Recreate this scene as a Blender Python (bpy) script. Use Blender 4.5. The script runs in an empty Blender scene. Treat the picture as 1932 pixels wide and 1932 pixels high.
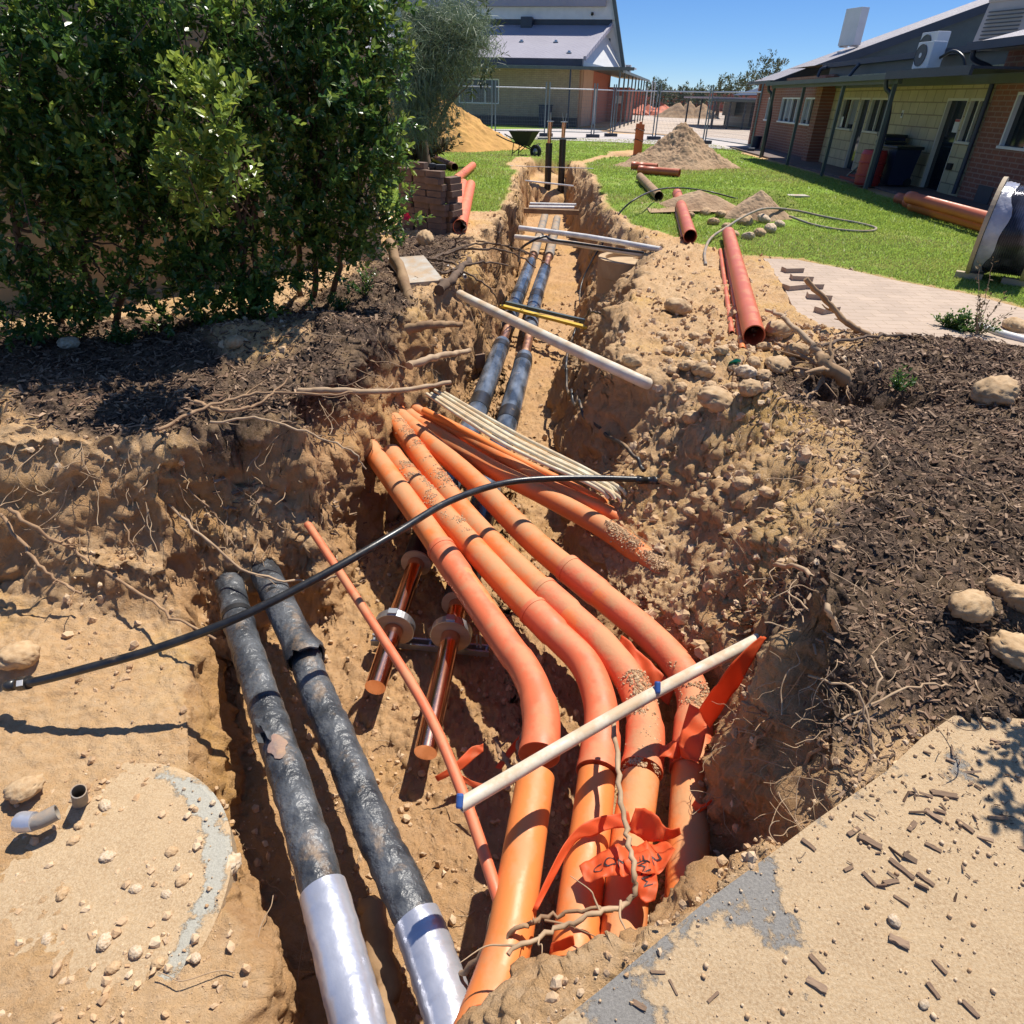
import bpy, bmesh, math, random
import numpy as np
from mathutils import Vector, Matrix, Euler
random.seed(7); RNG = np.random.default_rng(11)
SC = bpy.context.scene; COL = SC.collection
R = math.radians

# ------------------------------------------------------------ camera
FPX = 1217.0; PITCH = R(32.86); ROLL = R(1.55); CAM = np.array([0, 0, 1.6])
FW = np.array([0, math.cos(PITCH), -math.sin(PITCH)]); UP = np.array([0, math.sin(PITCH), math.cos(PITCH)]); RT = np.array([1.0, 0, 0])
cam_r = RT*math.cos(ROLL) + UP*math.sin(ROLL); cam_u = -RT*math.sin(ROLL) + UP*math.cos(ROLL)
cd = bpy.data.cameras.new("camera"); co = bpy.data.objects.new("camera", cd); COL.objects.link(co)
M4 = Matrix.Identity(4)
for i in range(3):
    M4[i][0] = cam_r[i]; M4[i][1] = cam_u[i]; M4[i][2] = -FW[i]; M4[i][3] = CAM[i]
co.matrix_world = M4
cd.sensor_width = 36; cd.lens = 36*FPX/1932; cd.clip_start = 0.02; cd.clip_end = 2000
SC.camera = co

# ------------------------------------------------------------ sky, sun, exposure
SUN_AZ = R(38); SUN_EL = R(62)      # azimuth from +y towards +x
w = bpy.data.worlds.new("World"); SC.world = w; w.use_nodes = True
nt = w.node_tree; bg = nt.nodes["Background"]
sky = nt.nodes.new("ShaderNodeTexSky"); sky.sky_type = 'NISHITA'; sky.sun_disc = False
sky.sun_elevation = SUN_EL; sky.sun_rotation = SUN_AZ; sky.altitude = 2500; sky.air_density = 0.75; sky.dust_density = 0.0; sky.ozone_density = 5.0
tcw = nt.nodes.new("ShaderNodeTexCoord"); sxw = nt.nodes.new("ShaderNodeSeparateXYZ"); rpw = nt.nodes.new("ShaderNodeValToRGB"); mxw = nt.nodes.new("ShaderNodeMix"); mxw.data_type = 'RGBA'; mxw.blend_type = 'MULTIPLY'; mxw.inputs[0].default_value = 1
e_ = rpw.color_ramp.elements; e_[0].position = 0.0; e_[0].color = (.42, .44, .46, 1); e_[1].position = .50; e_[1].color = (.85, .92, 1, 1)
for ps_, cl_ in ((.05, (.36, .43, .49, 1)), (.16, (.31, .445, .56, 1))): q_ = e_.new(ps_); q_.color = cl_
nt.links.new(tcw.outputs["Generated"], sxw.inputs[0]); nt.links.new(sxw.outputs[2], rpw.inputs[0]); nt.links.new(sky.outputs[0], mxw.inputs[6]); nt.links.new(rpw.outputs[0], mxw.inputs[7])
nt.links.new(mxw.outputs[2], bg.inputs[0]); bg.inputs[1].default_value = 0.15
sd = bpy.data.lights.new("sun", 'SUN'); sd.energy = 4.6; sd.angle = R(0.53); sd.color = (1, 0.94, 0.84)
so = bpy.data.objects.new("sun", sd); COL.objects.link(so)
SUNDIR = Vector((math.sin(SUN_AZ)*math.cos(SUN_EL), math.cos(SUN_AZ)*math.cos(SUN_EL), math.sin(SUN_EL)))
so.rotation_euler = SUNDIR.to_track_quat('Z', 'Y').to_euler(); so.location = (20, 20, 40)
SC.view_settings.view_transform = 'Standard'; SC.view_settings.look = 'None'
SC.view_settings.exposure = 0.58; SC.view_settings.gamma = 1

# ------------------------------------------------------------ photo survey: a pixel of the 1932 px photo and a known height or distance give a point
def ray(u, v):
    a = u-966.0; b = 966.0-v
    r = a*math.cos(ROLL) - b*math.sin(ROLL); s = a*math.sin(ROLL) + b*math.cos(ROLL)
    return FW*FPX + RT*r + UP*s
def W(u, v, z=None, y=None):
    d = ray(u, v)
    t = (z-CAM[2])/d[2] if z is not None else (y-CAM[1])/d[1]
    return CAM + d*t
def P(*l):                      # list of (u, v, z)
    return [Vector(W(u, v, z)) for u, v, z in l]
def depth(p): return float((np.array(p)-CAM) @ FW)

# ------------------------------------------------------------ noise
def vnoise(x, y, seed=0):
    xi = np.floor(x).astype(np.int64); yi = np.floor(y).astype(np.int64)
    fx = x-xi; fy = y-yi; fx = fx*fx*fx*(fx*(fx*6-15)+10); fy = fy*fy*fy*(fy*(fy*6-15)+10)
    def h(a, b):
        n = (a*374761393 + b*668265263 + seed*974634777) & 0x7fffffff
        n = ((n ^ (n >> 13))*1274126177) & 0x7fffffff
        n = n ^ (n >> 16)
        return (n & 0xffff)/32767.5-1.0
    return (h(xi, yi)*(1-fx)+h(xi+1, yi)*fx)*(1-fy) + (h(xi, yi+1)*(1-fx)+h(xi+1, yi+1)*fx)*fy
def fbm(x, y, s, o=3, seed=0):
    r = 0; a = 1.0; t = 0
    for k in range(o):
        r = r + a*vnoise(x*s+k*17.3, y*s-k*9.1, seed+k); t += a; a *= .5; s *= 2.03
    return r/t
def sstep(a, b, x):
    t = np.clip((x-a)/(b-a), 0, 1); return t*t*(3-2*t)

# ------------------------------------------------------------ polygons on the ground plan
def sdist(px, py, poly):        # signed distance, positive inside
    poly = np.asarray(poly, float); n = len(poly)
    d2 = np.full(px.shape, 1e9); ins = np.zeros(px.shape, bool)
    for i in range(n):
        ax, ay = poly[i]; bx, by = poly[(i+1) % n]
        ex, ey = bx-ax, by-ay; L = ex*ex+ey*ey+1e-12
        t = np.clip(((px-ax)*ex+(py-ay)*ey)/L, 0, 1)
        d2 = np.minimum(d2, (px-ax-t*ex)**2+(py-ay-t*ey)**2)
        if ay != by:
            c = ((ay > py) != (by > py)) & (px < (bx-ax)*(py-ay)/(by-ay)+ax)
            ins ^= c
    d = np.sqrt(d2); return np.where(ins, d, -d)
def G(z, *l): return [tuple(W(u, v, z)[:2]) for u, v in l]

NRM = np.array([-0.55, 0.83])   # away from the path edge, into the pit
def near(d, *l): return [tuple(W(u, v, 0)[:2]+NRM*d) for u, v in l]
edge_px = [(1580, 1395), (1560, 1475), (1490, 1540), (1410, 1602), (1300, 1685), (1215, 1752), (1132, 1815), (1000, 1915)]
PIT0 = ([(-6, 2.9), (-4, 2.9)] + G(0, (0, 840), (150, 830), (300, 818), (450, 805), (560, 793), (640, 782), (700, 765), (750, 730), (785, 690), (815, 640), (855, 590), (890, 550), (930, 515), (965, 470), (962, 430), (952, 400), (966, 360), (977, 335), (988, 321), (1002, 311), (1030, 307), (1080, 307), (1106, 312),
        (1122, 335), (1136, 360), (1152, 385), (1168, 410), (1192, 430), (1235, 452), (1243, 472), (1228, 497), (1208, 535), (1190, 575), (1165, 615), (1175, 675), (1250, 705), (1350, 735), (1450, 785), (1530, 850), (1575, 950), (1555, 1060), (1500, 1140), (1470, 1210), (1480, 1260), (1535, 1325))
        + near(.03, *edge_px) + [(-.1, .25), (-.35, -.2), (-.4, -4), (-6, -4)])
PIT1 = ([(-6, 2.5), (-4, 2.55)] + G(-.7, (0, 1100), (150, 1120), (250, 1112), (400, 1110), (470, 1080), (560, 1062), (630, 1058), (648, 1000), (645, 930), (690, 885), (740, 850), (790, 790), (830, 735), (870, 685), (905, 640), (937, 590), (955, 530), (972, 470), (980, 420), (985, 392), (1000, 372), (1062, 368), (1075, 374), (1092, 410), (1112, 450), (1122, 500), (1132, 540), (1130, 600), (1118, 640), (1086, 685), (1076, 735), (1086, 790), (1112, 850), (1122, 905), (1128, 950), (1140, 980), (1168, 1032), (1198, 1081), (1238, 1135), (1276, 1209), (1300, 1290), (1325, 1380), (1350, 1470))
        + near(.17, *edge_px[3:]) + [(-.25, .4), (-.5, -.2), (-.55, -4), (-6, -4)])
PIT2 = (G(-.8, (359, 1283), (350, 1230), (370, 1170), (430, 1120), (500, 1085), (600, 1075), (640, 1080), (660, 1000), (668, 935), (705, 890), (750, 855), (800, 795), (838, 745), (876, 692), (912, 645), (943, 595), (960, 532), (975, 470), (983, 422), (988, 395), (1002, 376), (1060, 372), (1073, 380), (1089, 414), (1107, 455), (1117, 505), (1126, 545), (1124, 600), (1110, 640), (1075, 690), (1066, 740), (1078, 790), (1100, 850), (1100, 930), (1100, 980), (1103, 1003), (1128, 1074), (1159, 1126), (1205, 1184), (1248, 1249), (1278, 1310), (1310, 1370), (1345, 1470))
        + near(.25, *edge_px[3:]) + [(-.33, .45), (-.45, -.2), (-.5, -4)] + [(-.42, -4), (-.45, .4)] + G(-.75, (534, 1932), (492, 1828), (450, 1740), (403, 1656), (397, 1582), (397, 1424), (373, 1318)))
PIT3 = (G(-1.2, (432, 1290), (420, 1230), (430, 1165), (520, 1105), (640, 1112), (690, 1040), (720, 960), (790, 862), (858, 772), (898, 692), (929, 622), (953, 562), (974, 500), (984, 450), (994, 402), (1008, 388), (1060, 387), (1075, 420), (1090, 470), (1100, 530), (1100, 590), (1085, 650), (1052, 700), (1046, 760), (1056, 850), (1044, 960), (1046, 1020), (1055, 1092), (1074, 1177), (1103, 1232), (1152, 1306), (1208, 1391), (1290, 1440), (1330, 1500))
        + near(.34, *edge_px[4:]) + [(-.38, .62), (-.5, .3), (-.6, .4)] + G(-1.2, (590, 1890), (550, 1800), (505, 1700), (470, 1600), (450, 1420)))
LEV = [(PIT0, 0.0), (PIT1, -.7), (PIT2, -.8), (PIT3, -1.2)]
PATH = G(0, (1050, 1932), (1132, 1868), (1331, 1701), (1449, 1615), (1540, 1547), (1671, 1456), (1739, 1392), (1800, 1350)) + [(2.2, 1.35), (2.4, -3), (-.25, -3), (-.1, .25)]
PAVING = G(0, (1440, 488), (1500, 490), (1590, 507), (1700, 532), (1830, 556), (1932, 583), (2400, 660), (2400, 900), (2150, 720), (1932, 655), (1840, 640), (1740, 636), (1640, 640), (1560, 622), (1500, 590), (1478, 540))
LAWN_R = G(0, (1100, 309), (1112, 322), (1128, 350), (1150, 392), (1190, 425), (1250, 440), (1290, 452), (1340, 468), (1400, 480), (1450, 486), (1500, 489), (1590, 505), (1700, 530), (1830, 553), (1932, 580), (2400, 655), (2400, 520), (1932, 424), (1830, 404), (1660, 369), (1600, 345), (1500, 317), (1438, 300), (1400, 290), (1395, 277), (1240, 266), (1200, 262), (1195, 280), (1202, 292), (1150, 297))
LAWN_L = G(0, (560, 400), (740, 400), (870, 398), (940, 402), (950, 385), (965, 350), (975, 325), (955, 308), (975, 302), (1100, 304), (1160, 285), (1205, 283), (1205, 260), (1100, 256), (1100, 242), (880, 233), (600, 230), (300, 300))
MULCH_R = G(0, (1640, 640), (1740, 634), (1840, 640), (1932, 655), (2300, 760), (2500, 1300), (2300, 1700), (1960, 1500), (1900, 1600), (1850, 1420), (1740, 1400), (1600, 1420), (1540, 1400), (1500, 1330), (1470, 1250), (1460, 1150), (1540, 1040), (1600, 960), (1570, 860), (1520, 800), (1450, 790), (1400, 770), (1420, 740), (1540, 700))
MULCH_L = G(0, (-200, 640), (300, 600), (480, 590), (640, 540), (720, 470), (760, 450), (900, 450), (860, 510), (780, 545), (770, 600), (760, 660), (700, 700), (640, 760), (520, 790), (380, 805), (200, 815), (110, 800), (-100, 690), (-500, 640))
SANDY = G(0, (400, 600), (460, 590), (580, 625), (600, 660), (500, 690), (420, 680), (360, 640))
MOUNDS = [  # u, v, z0, rx, ry, h
    (1700, 1000, 0, .9, .7, .10), (1560, 690, 0, .35, .25, .10), (1400, 700, 0, .35, .3, .08), (1440, 790, 0, .25, .2, .10), (1330, 690, 0, .3, .22, .07), (1560, 860, 0, .5, .3, .12), (1620, 1150, 0, .5, .4, .10), (1480, 640, 0, .25, .2, .08),
    (640, 640, 0, .5, .4, .16), (700, 560, 0, .5, .5, .10), (450, 650, 0, .4, .3, .12), (60, 760, 0, .5, .35, .12), (840, 470, 0, .5, .4, .08),
    (1130, 740, -.7, .2, .35, .32), (1330, 880, -.4, .25, .2, .10), (1400, 960, -.3, .3, .2, .10), (1360, 1090, -.35, .25, .2, .10), (250, 1110, -.7, .45, .12, .20), (410, 1125, -.7, .16, .12, .12), (110, 1090, -.7, .16, .12, .14), (30, 1260, -.75, .14, .12, .12),
    (1415, 1425, -.45, .24, .17, .40), (1370, 1340, -.5, .2, .15, .22), (1310, 400, 0, .5, .4, .12), (1470, 400, 0, .5, .3, .20), (1420, 400, 0, .6, .35, .25), (1230, 395, 0, .3, .4, .10), (985, 300, 0, 1.2, .8, .08)]
HOLES = [(1650, 735, 0, .34, .20, -.75), (1420, 1560, -.3, .12, .16, -.55), (1160, 292, 0, 1.1, .45, -.35)]
MW = [(W(u, v, z)[:2], rx, ry, h) for u, v, z, rx, ry, h in MOUNDS+HOLES]

def masks(x, y):
    n1 = fbm(x, y, 1.7, 3, 40)*.16 + fbm(x, y, 9, 2, 44)*.05
    g = np.maximum(sdist(x, y, LAWN_R), sdist(x, y, LAWN_L))
    big = np.clip((y-4)/16, .15, 1.0)
    grass = sstep(-.05, .10, g + n1*big*.9)
    far = sdist(x, y, [(-60, 20), (-3.2, 20), (-3.2, 49), (-60, 60)])
    grass = np.maximum(grass, sstep(0, .4, far))
    mul = sstep(-.06, .08, np.maximum(sdist(x, y, MULCH_R), sdist(x, y, MULCH_L)) + n1)
    sandy = sstep(-.05, .1, sdist(x, y, SANDY)+n1)
    return grass, mul*(1-sandy)
def height(x, y):
    x = np.asarray(x, float); y = np.asarray(y, float)
    s = np.clip((y+1)/4, .5, 1.6)
    wx = x + s*(.10*fbm(x, y, 1.9, 2, 1) + .025*fbm(x, y, 5, 1, 3))
    wy = y + s*(.10*fbm(x, y, 1.9, 2, 11) + .025*fbm(x, y, 5, 1, 13))
    sds = [sdist(wx, wy, p) for p, _ in LEV]
    z = np.zeros_like(x)
    for i in range(3):
        so_, si = sds[i], sds[i+1]
        t = np.clip(1+np.minimum(si, 0)/np.maximum(so_-si, (.18, .08, .14)[i]), 0, 1)
        t = .6*t + .4*t*t*(3-2*t)
        z += (LEV[i+1][1]-LEV[i][1])*t
    for c, rx, ry, h in MW:
        z += h*np.exp(-(((x-c[0])/rx)**2+((y-c[1])/ry)**2)*1.3)
    gr, mu = masks(x, y)
    flat = sstep(-.03, .05, sdist(x, y, PATH))
    pav = sstep(-.05, .1, sdist(x, y, PAVING))
    soil = (1-gr*.85)*(1-pav)*np.where(y < 26, 1, 0)*np.where(sdist(x, y, [(7.6, -5), (7.6, 30), (40, 30), (40, -5)]) > 0, 0, 1)
    lump = fbm(x, y, 11, 2, 21); lump = np.where(lump > 0, lump, lump*.4)
    pit = sstep(-.1, .2, sds[0])
    ledge = sstep(.05, .3, sds[1])*(1-sstep(-.1, .05, sds[2]))
    k = (1-.35*ledge)*(.45+.55*sstep(1.2, 2.4, y))
    z += soil*(.040*fbm(x, y, 1.4, 2, 25) + k*(.034*lump + .020*fbm(x, y, 26, 2, 27) + .008*(1-2*np.abs(fbm(x, y, 55, 2, 29)))))
    z += mu*.012*fbm(x, y, 40, 2, 33)
    z = np.where(flat > 0, z*(1-flat) + flat*-.05, z)
    z -= .03*pav
    return z
def gz(x, y): return float(height(np.array([x]), np.array([y]))[0])
def hit(u, v, tmin=1.0, tmax=60):
    d = ray(u, v); d = d/np.linalg.norm(d)
    t = tmin*(tmax/tmin)**(np.arange(700)/699)
    X = CAM[0]+d[0]*t; Y = CAM[1]+d[1]*t; Z = CAM[2]+d[2]*t
    b = np.nonzero(Z <= height(X, Y))[0]
    i = b[0] if len(b) else 699
    return Vector((X[i], Y[i], Z[i]))

# ------------------------------------------------------------ object helpers
def tag(o, label=None, cat=None, group=None, kind=None):
    if label: o["label"] = label
    if cat: o["category"] = cat
    if group: o["group"] = group
    if kind: o["kind"] = kind
    return o
def link(name, me, parent=None):
    o = bpy.data.objects.new(name, me); COL.objects.link(o)
    if parent is not None: o.parent = parent
    return o
def empty(name, loc=(0, 0, 0), rz=0):
    o = bpy.data.objects.new(name, None); COL.objects.link(o); o.location = loc; o.rotation_euler = (0, 0, rz); o.empty_display_size = .1
    return o
def copy_tree(o, parent=None):
    c = o.copy(); COL.objects.link(c)
    if parent is not None: c.parent = parent
    for ch in list(o.children): copy_tree(ch, c)
    return c
def np_mesh(name, verts, faces, mat, smooth=False, attrs=None):     # faces: (n,k) int array
    me = bpy.data.meshes.new(name); verts = np.asarray(verts, np.float32); faces = np.asarray(faces, np.int32)
    n, k = faces.shape
    me.vertices.add(len(verts)); me.vertices.foreach_set("co", verts.ravel())
    me.loops.add(n*k); me.loops.foreach_set("vertex_index", faces.ravel())
    me.polygons.add(n); me.polygons.foreach_set("loop_start", np.arange(0, n*k, k, dtype=np.int32))
    me.polygons.foreach_set("use_smooth", np.full(n, smooth, bool))
    for nm, a in (attrs or {}).items():
        at = me.attributes.new(nm, 'FLOAT', 'POINT'); at.data.foreach_set("value", np.asarray(a, np.float32))
    me.materials.append(mat); me.update(calc_edges=True); me.validate()
    return me
class MB:
    def __init__(s): s.v = []; s.f = []; s.sm = []
    def add(s, vs, fs, smooth=False):
        b = len(s.v); s.v += [tuple(q) for q in vs]; s.f += [tuple(b+i for i in q) for q in fs]; s.sm += [smooth]*len(fs); return s
    def box(s, c, size, rz=0, mat=None, bev=0):
        hx, hy, hz = size[0]/2, size[1]/2, size[2]/2
        m = mat if mat is not None else (Matrix.Translation(Vector(c)) @ Matrix.Rotation(rz, 4, 'Z'))
        if bev <= 0:
            vs = [m @ Vector((a*hx, b*hy, d*hz)) for a in (-1, 1) for b in (-1, 1) for d in (-1, 1)]
            return s.add(vs, [(0, 1, 3, 2), (4, 6, 7, 5), (0, 4, 5, 1), (2, 3, 7, 6), (0, 2, 6, 4), (1, 5, 7, 3)])
        bm = bmesh.new(); bmesh.ops.create_cube(bm, size=1)
        for q in bm.verts: q.co = Vector((q.co.x*2*hx, q.co.y*2*hy, q.co.z*2*hz))
        bmesh.ops.bevel(bm, geom=list(bm.edges), offset=bev, segments=2, affect='EDGES', profile=.6)
        bm.verts.index_update(); vs = [m @ q.co for q in bm.verts]; fs = [[q.index for q in f.verts] for f in bm.faces]; bm.free()
        return s.add(vs, fs)
    def bar(s, a, b, wd, th, upv=(0, 0, 1), bev=0):      # box from a to b
        a = Vector(a); b = Vector(b); x = (b-a); L = x.length; x.normalize(); u = Vector(upv); y = u.cross(x)
        if y.length < 1e-4: y = Vector((1, 0, 0)).cross(x)
        y.normalize(); z = x.cross(y)
        m = Matrix(((x.x, y.x, z.x, (a.x+b.x)/2), (x.y, y.y, z.y, (a.y+b.y)/2), (x.z, y.z, z.z, (a.z+b.z)/2), (0, 0, 0, 1)))
        return s.box((0, 0, 0), (L, wd, th), mat=m, bev=bev)
    def tube(s, pts, r, n=12, cap=True, inner=0):
        pts = [Vector(q) for q in pts]; N = len(pts); rr = r if hasattr(r, '__len__') else [r]*N
        T = []
        for i in range(N):
            t = pts[min(i+1, N-1)]-pts[max(i-1, 0)]; T.append(t.normalized() if t.length > 1e-9 else Vector((0, 0, 1)))
        u = T[0].orthogonal().normalized(); rings = []
        for i in range(N):
            u = (u - T[i]*u.dot(T[i])).normalized(); vv = T[i].cross(u); rings.append((u.copy(), vv))
        vs = []
        for i in range(N):
            for k in range(n):
                a = 2*math.pi*k/n; vs.append(pts[i]+(rings[i][0]*math.cos(a)+rings[i][1]*math.sin(a))*rr[i])
        fs = [(i*n+k, i*n+(k+1) % n, (i+1)*n+(k+1) % n, (i+1)*n+k) for i in range(N-1) for k in range(n)]
        s.add(vs, fs, True)
        if inner > 0:       # open pipe mouth
            vi = []
            for i in range(N):
                for k in range(n):
                    a = 2*math.pi*k/n; vi.append(pts[i]+(rings[i][0]*math.cos(a)+rings[i][1]*math.sin(a))*max(rr[i]-inner, .001))
            s.add(vi, [(i*n+(k+1) % n, i*n+k, (i+1)*n+k, (i+1)*n+(k+1) % n) for i in range(N-1) for k in range(n)], True)
            e = vs[:n]+vi[:n]; s.add(e, [((k+1) % n, k, n+k, n+(k+1) % n) for k in range(n)])
            e = vs[-n:]+vi[-n:]; s.add(e, [(k, (k+1) % n, n+(k+1) % n, n+k) for k in range(n)])
        elif cap:
            s.add(vs[:n], [tuple(range(n-1, -1, -1))]); s.add(vs[-n:], [tuple(range(n))])
        return s
    def lathe(s, prof, c, axis=(0, 0, 1), n=24):     # prof: list of (radius, along)
        c = Vector(c); ax = Vector(axis).normalized(); u = ax.orthogonal().normalized(); v = ax.cross(u); vs = []
        for r, h in prof:
            for k in range(n):
                a = 2*math.pi*k/n; vs.append(c+ax*h+(u*math.cos(a)+v*math.sin(a))*r)
        N = len(prof)
        return s.add(vs, [(i*n+k, i*n+(k+1) % n, (i+1)*n+(k+1) % n, (i+1)*n+k) for i in range(N-1) for k in range(n)], False)
    def prism(s, poly, z0, z1):
        n = len(poly); vs = [(a[0], a[1], z0) for a in poly]+[(a[0], a[1], z1) for a in poly]
        ar = sum(poly[i][0]*poly[(i+1) % n][1]-poly[(i+1) % n][0]*poly[i][1] for i in range(n))
        o = range(n) if ar > 0 else range(n-1, -1, -1); o = list(o)
        fs = [tuple(n+i for i in o), tuple(reversed(o))]
        for k in range(n):
            i, j = o[k], o[(k+1) % n]; fs.append((i, j, n+j, n+i))
        return s.add(vs, fs)
    def build(s, name, mat, parent=None):
        me = bpy.data.meshes.new(name); me.from_pydata(s.v, [], s.f); me.polygons.foreach_set("use_smooth", s.sm)
        me.materials.append(mat); me.update()
        return link(name, me, parent)
def spline(pts, n=6):
    pts = [Vector(q) for q in pts]
    if len(pts) < 3:
        return [pts[0].lerp(pts[-1], i/n) for i in range(n+1)]
    out = []
    for i in range(len(pts)-1):
        p0 = pts[max(i-1, 0)]; p1 = pts[i]; p2 = pts[i+1]; p3 = pts[min(i+2, len(pts)-1)]
        if i == 0: p0 = p1*2-p2
        if i == len(pts)-2: p3 = p2*2-p1
        for k in range(n):
            t = k/n; out.append(.5*((2*p1)+(p2-p0)*t+(2*p0-5*p1+4*p2-p3)*t*t+(3*p1-p0-3*p2+p3)*t*t*t))
    out.append(pts[-1]); return out
def along(pts, a, b, n=24):         # the stretch a..b (0..1 of length) of a polyline
    pts = [Vector(q) for q in pts]; L = [0]
    for i in range(1, len(pts)): L.append(L[-1]+(pts[i]-pts[i-1]).length)
    out = []
    for k in range(n+1):
        d = (a+(b-a)*k/n)*L[-1]; i = 1
        while i < len(pts)-1 and L[i] < d: i += 1
        t = (d-L[i-1])/max(L[i]-L[i-1], 1e-9); out.append(pts[i-1].lerp(pts[i], t))
    return out

# ------------------------------------------------------------ materials
def mat(name, c1, c2=None, scale=8.0, rough=.7, bump=0.0, bscale=None, metal=0.0, detail=4, dust=0.0, spec=None, wave=None, contrast=(.35, .65), coat=0, emit=None, attr=None, c3=None, transl=0, streak=None, coord='Object'):
    m = bpy.data.materials.new(name); m.use_nodes = True; t = m.node_tree; N = t.nodes; L = t.links
    b = N["Principled BSDF"]; b.inputs["Roughness"].default_value = rough; b.inputs["Metallic"].default_value = metal
    if spec is not None: b.inputs["Specular IOR Level"].default_value = spec
    if coat: b.inputs["Coat Weight"].default_value = coat; b.inputs["Coat Roughness"].default_value = .12
    tc = N.new("ShaderNodeTexCoord"); src = tc.outputs[coord]
    if streak:
        mp = N.new("ShaderNodeMapping"); mp.inputs["Scale"].default_value = streak; L.new(src, mp.inputs[0]); src = mp.outputs[0]
    c2 = c2 or tuple(x*.75 for x in c1)
    nz = N.new("ShaderNodeTexNoise"); nz.inputs["Scale"].default_value = scale; nz.inputs["Detail"].default_value = detail; L.new(src, nz.inputs["Vector"])
    mr = N.new("ShaderNodeMapRange"); mr.inputs[1].default_value = contrast[0]; mr.inputs[2].default_value = contrast[1]; L.new(nz.outputs[0], mr.inputs[0])
    mx = N.new("ShaderNodeMix"); mx.data_type = 'RGBA'; mx.inputs[6].default_value = (*c1, 1); mx.inputs[7].default_value = (*c2, 1); L.new(mr.outputs[0], mx.inputs[0])
    col = mx.outputs[2]
    if attr:
        at = N.new("ShaderNodeAttribute"); at.attribute_name = attr; m2 = N.new("ShaderNodeMix"); m2.data_type = 'RGBA'
        L.new(at.outputs["Fac"], m2.inputs[0]); L.new(col, m2.inputs[6]); m2.inputs[7].default_value = (*c3, 1); col = m2.outputs[2]
    if dust > 0:
        g = N.new("ShaderNodeNewGeometry"); sx = N.new("ShaderNodeSeparateXYZ"); L.new(g.outputs["Normal"], sx.inputs[0])
        n2 = N.new("ShaderNodeTexNoise"); n2.inputs["Scale"].default_value = 5; n2.inputs["Detail"].default_value = 6; n2.inputs["Roughness"].default_value = .7; L.new(tc.outputs["Object"], n2.inputs["Vector"])
        a1 = N.new("ShaderNodeMath"); a1.operation = 'MULTIPLY_ADD'; L.new(sx.outputs[2], a1.inputs[0]); a1.inputs[1].default_value = .35; L.new(n2.outputs[0], a1.inputs[2])
        r2 = N.new("ShaderNodeMapRange"); r2.inputs[1].default_value = .98-dust*.55; r2.inputs[2].default_value = 1.12-dust*.45; r2.inputs[4].default_value = min(.95, .35+dust*.6); L.new(a1.outputs[0], r2.inputs[0])
        m3 = N.new("ShaderNodeMix"); m3.data_type = 'RGBA'; L.new(r2.outputs[0], m3.inputs[0]); L.new(col, m3.inputs[6]); m3.inputs[7].default_value = (.47, .29, .14, 1); col = m3.outputs[2]
        rr = N.new("ShaderNodeMapRange"); rr.inputs[3].default_value = rough; rr.inputs[4].default_value = .95; L.new(r2.outputs[0], rr.inputs[0]); L.new(rr.outputs[0], b.inputs["Roughness"])
        if metal:
            rm = N.new("ShaderNodeMapRange"); rm.inputs[3].default_value = metal; rm.inputs[4].default_value = 0; L.new(r2.outputs[0], rm.inputs[0]); L.new(rm.outputs[0], b.inputs["Metallic"])
    L.new(col, b.inputs["Base Color"])
    if bump:
        nb = N.new("ShaderNodeTexNoise"); nb.inputs["Scale"].default_value = bscale or scale*4; nb.inputs["Detail"].default_value = 5; L.new(src, nb.inputs["Vector"])
        bp = N.new("ShaderNodeBump"); bp.inputs["Strength"].default_value = 1; bp.inputs["Distance"].default_value = bump; L.new(nb.outputs[0], bp.inputs["Height"]); L.new(bp.outputs[0], b.inputs["Normal"])
        if wave:
            wv = N.new("ShaderNodeTexWave"); wv.inputs["Scale"].default_value = wave[0]; wv.bands_direction = wave[1]; L.new(tc.outputs["Object"], wv.inputs["Vector"])
            b2 = N.new("ShaderNodeBump"); b2.inputs["Distance"].default_value = wave[2]; L.new(wv.outputs["Fac"], b2.inputs["Height"]); L.new(bp.outputs[0], b2.inputs["Normal"]); L.new(b2.outputs[0], b.inputs["Normal"])
    if transl:
        tr = N.new("ShaderNodeBsdfTranslucent"); L.new(col, tr.inputs[0]); ms = N.new("ShaderNodeMixShader"); ms.inputs[0].default_value = transl
        L.new(b.outputs[0], ms.inputs[1]); L.new(tr.outputs[0], ms.inputs[2]); L.new(ms.outputs[0], N["Material Output"].inputs[0])
    return m
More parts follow.
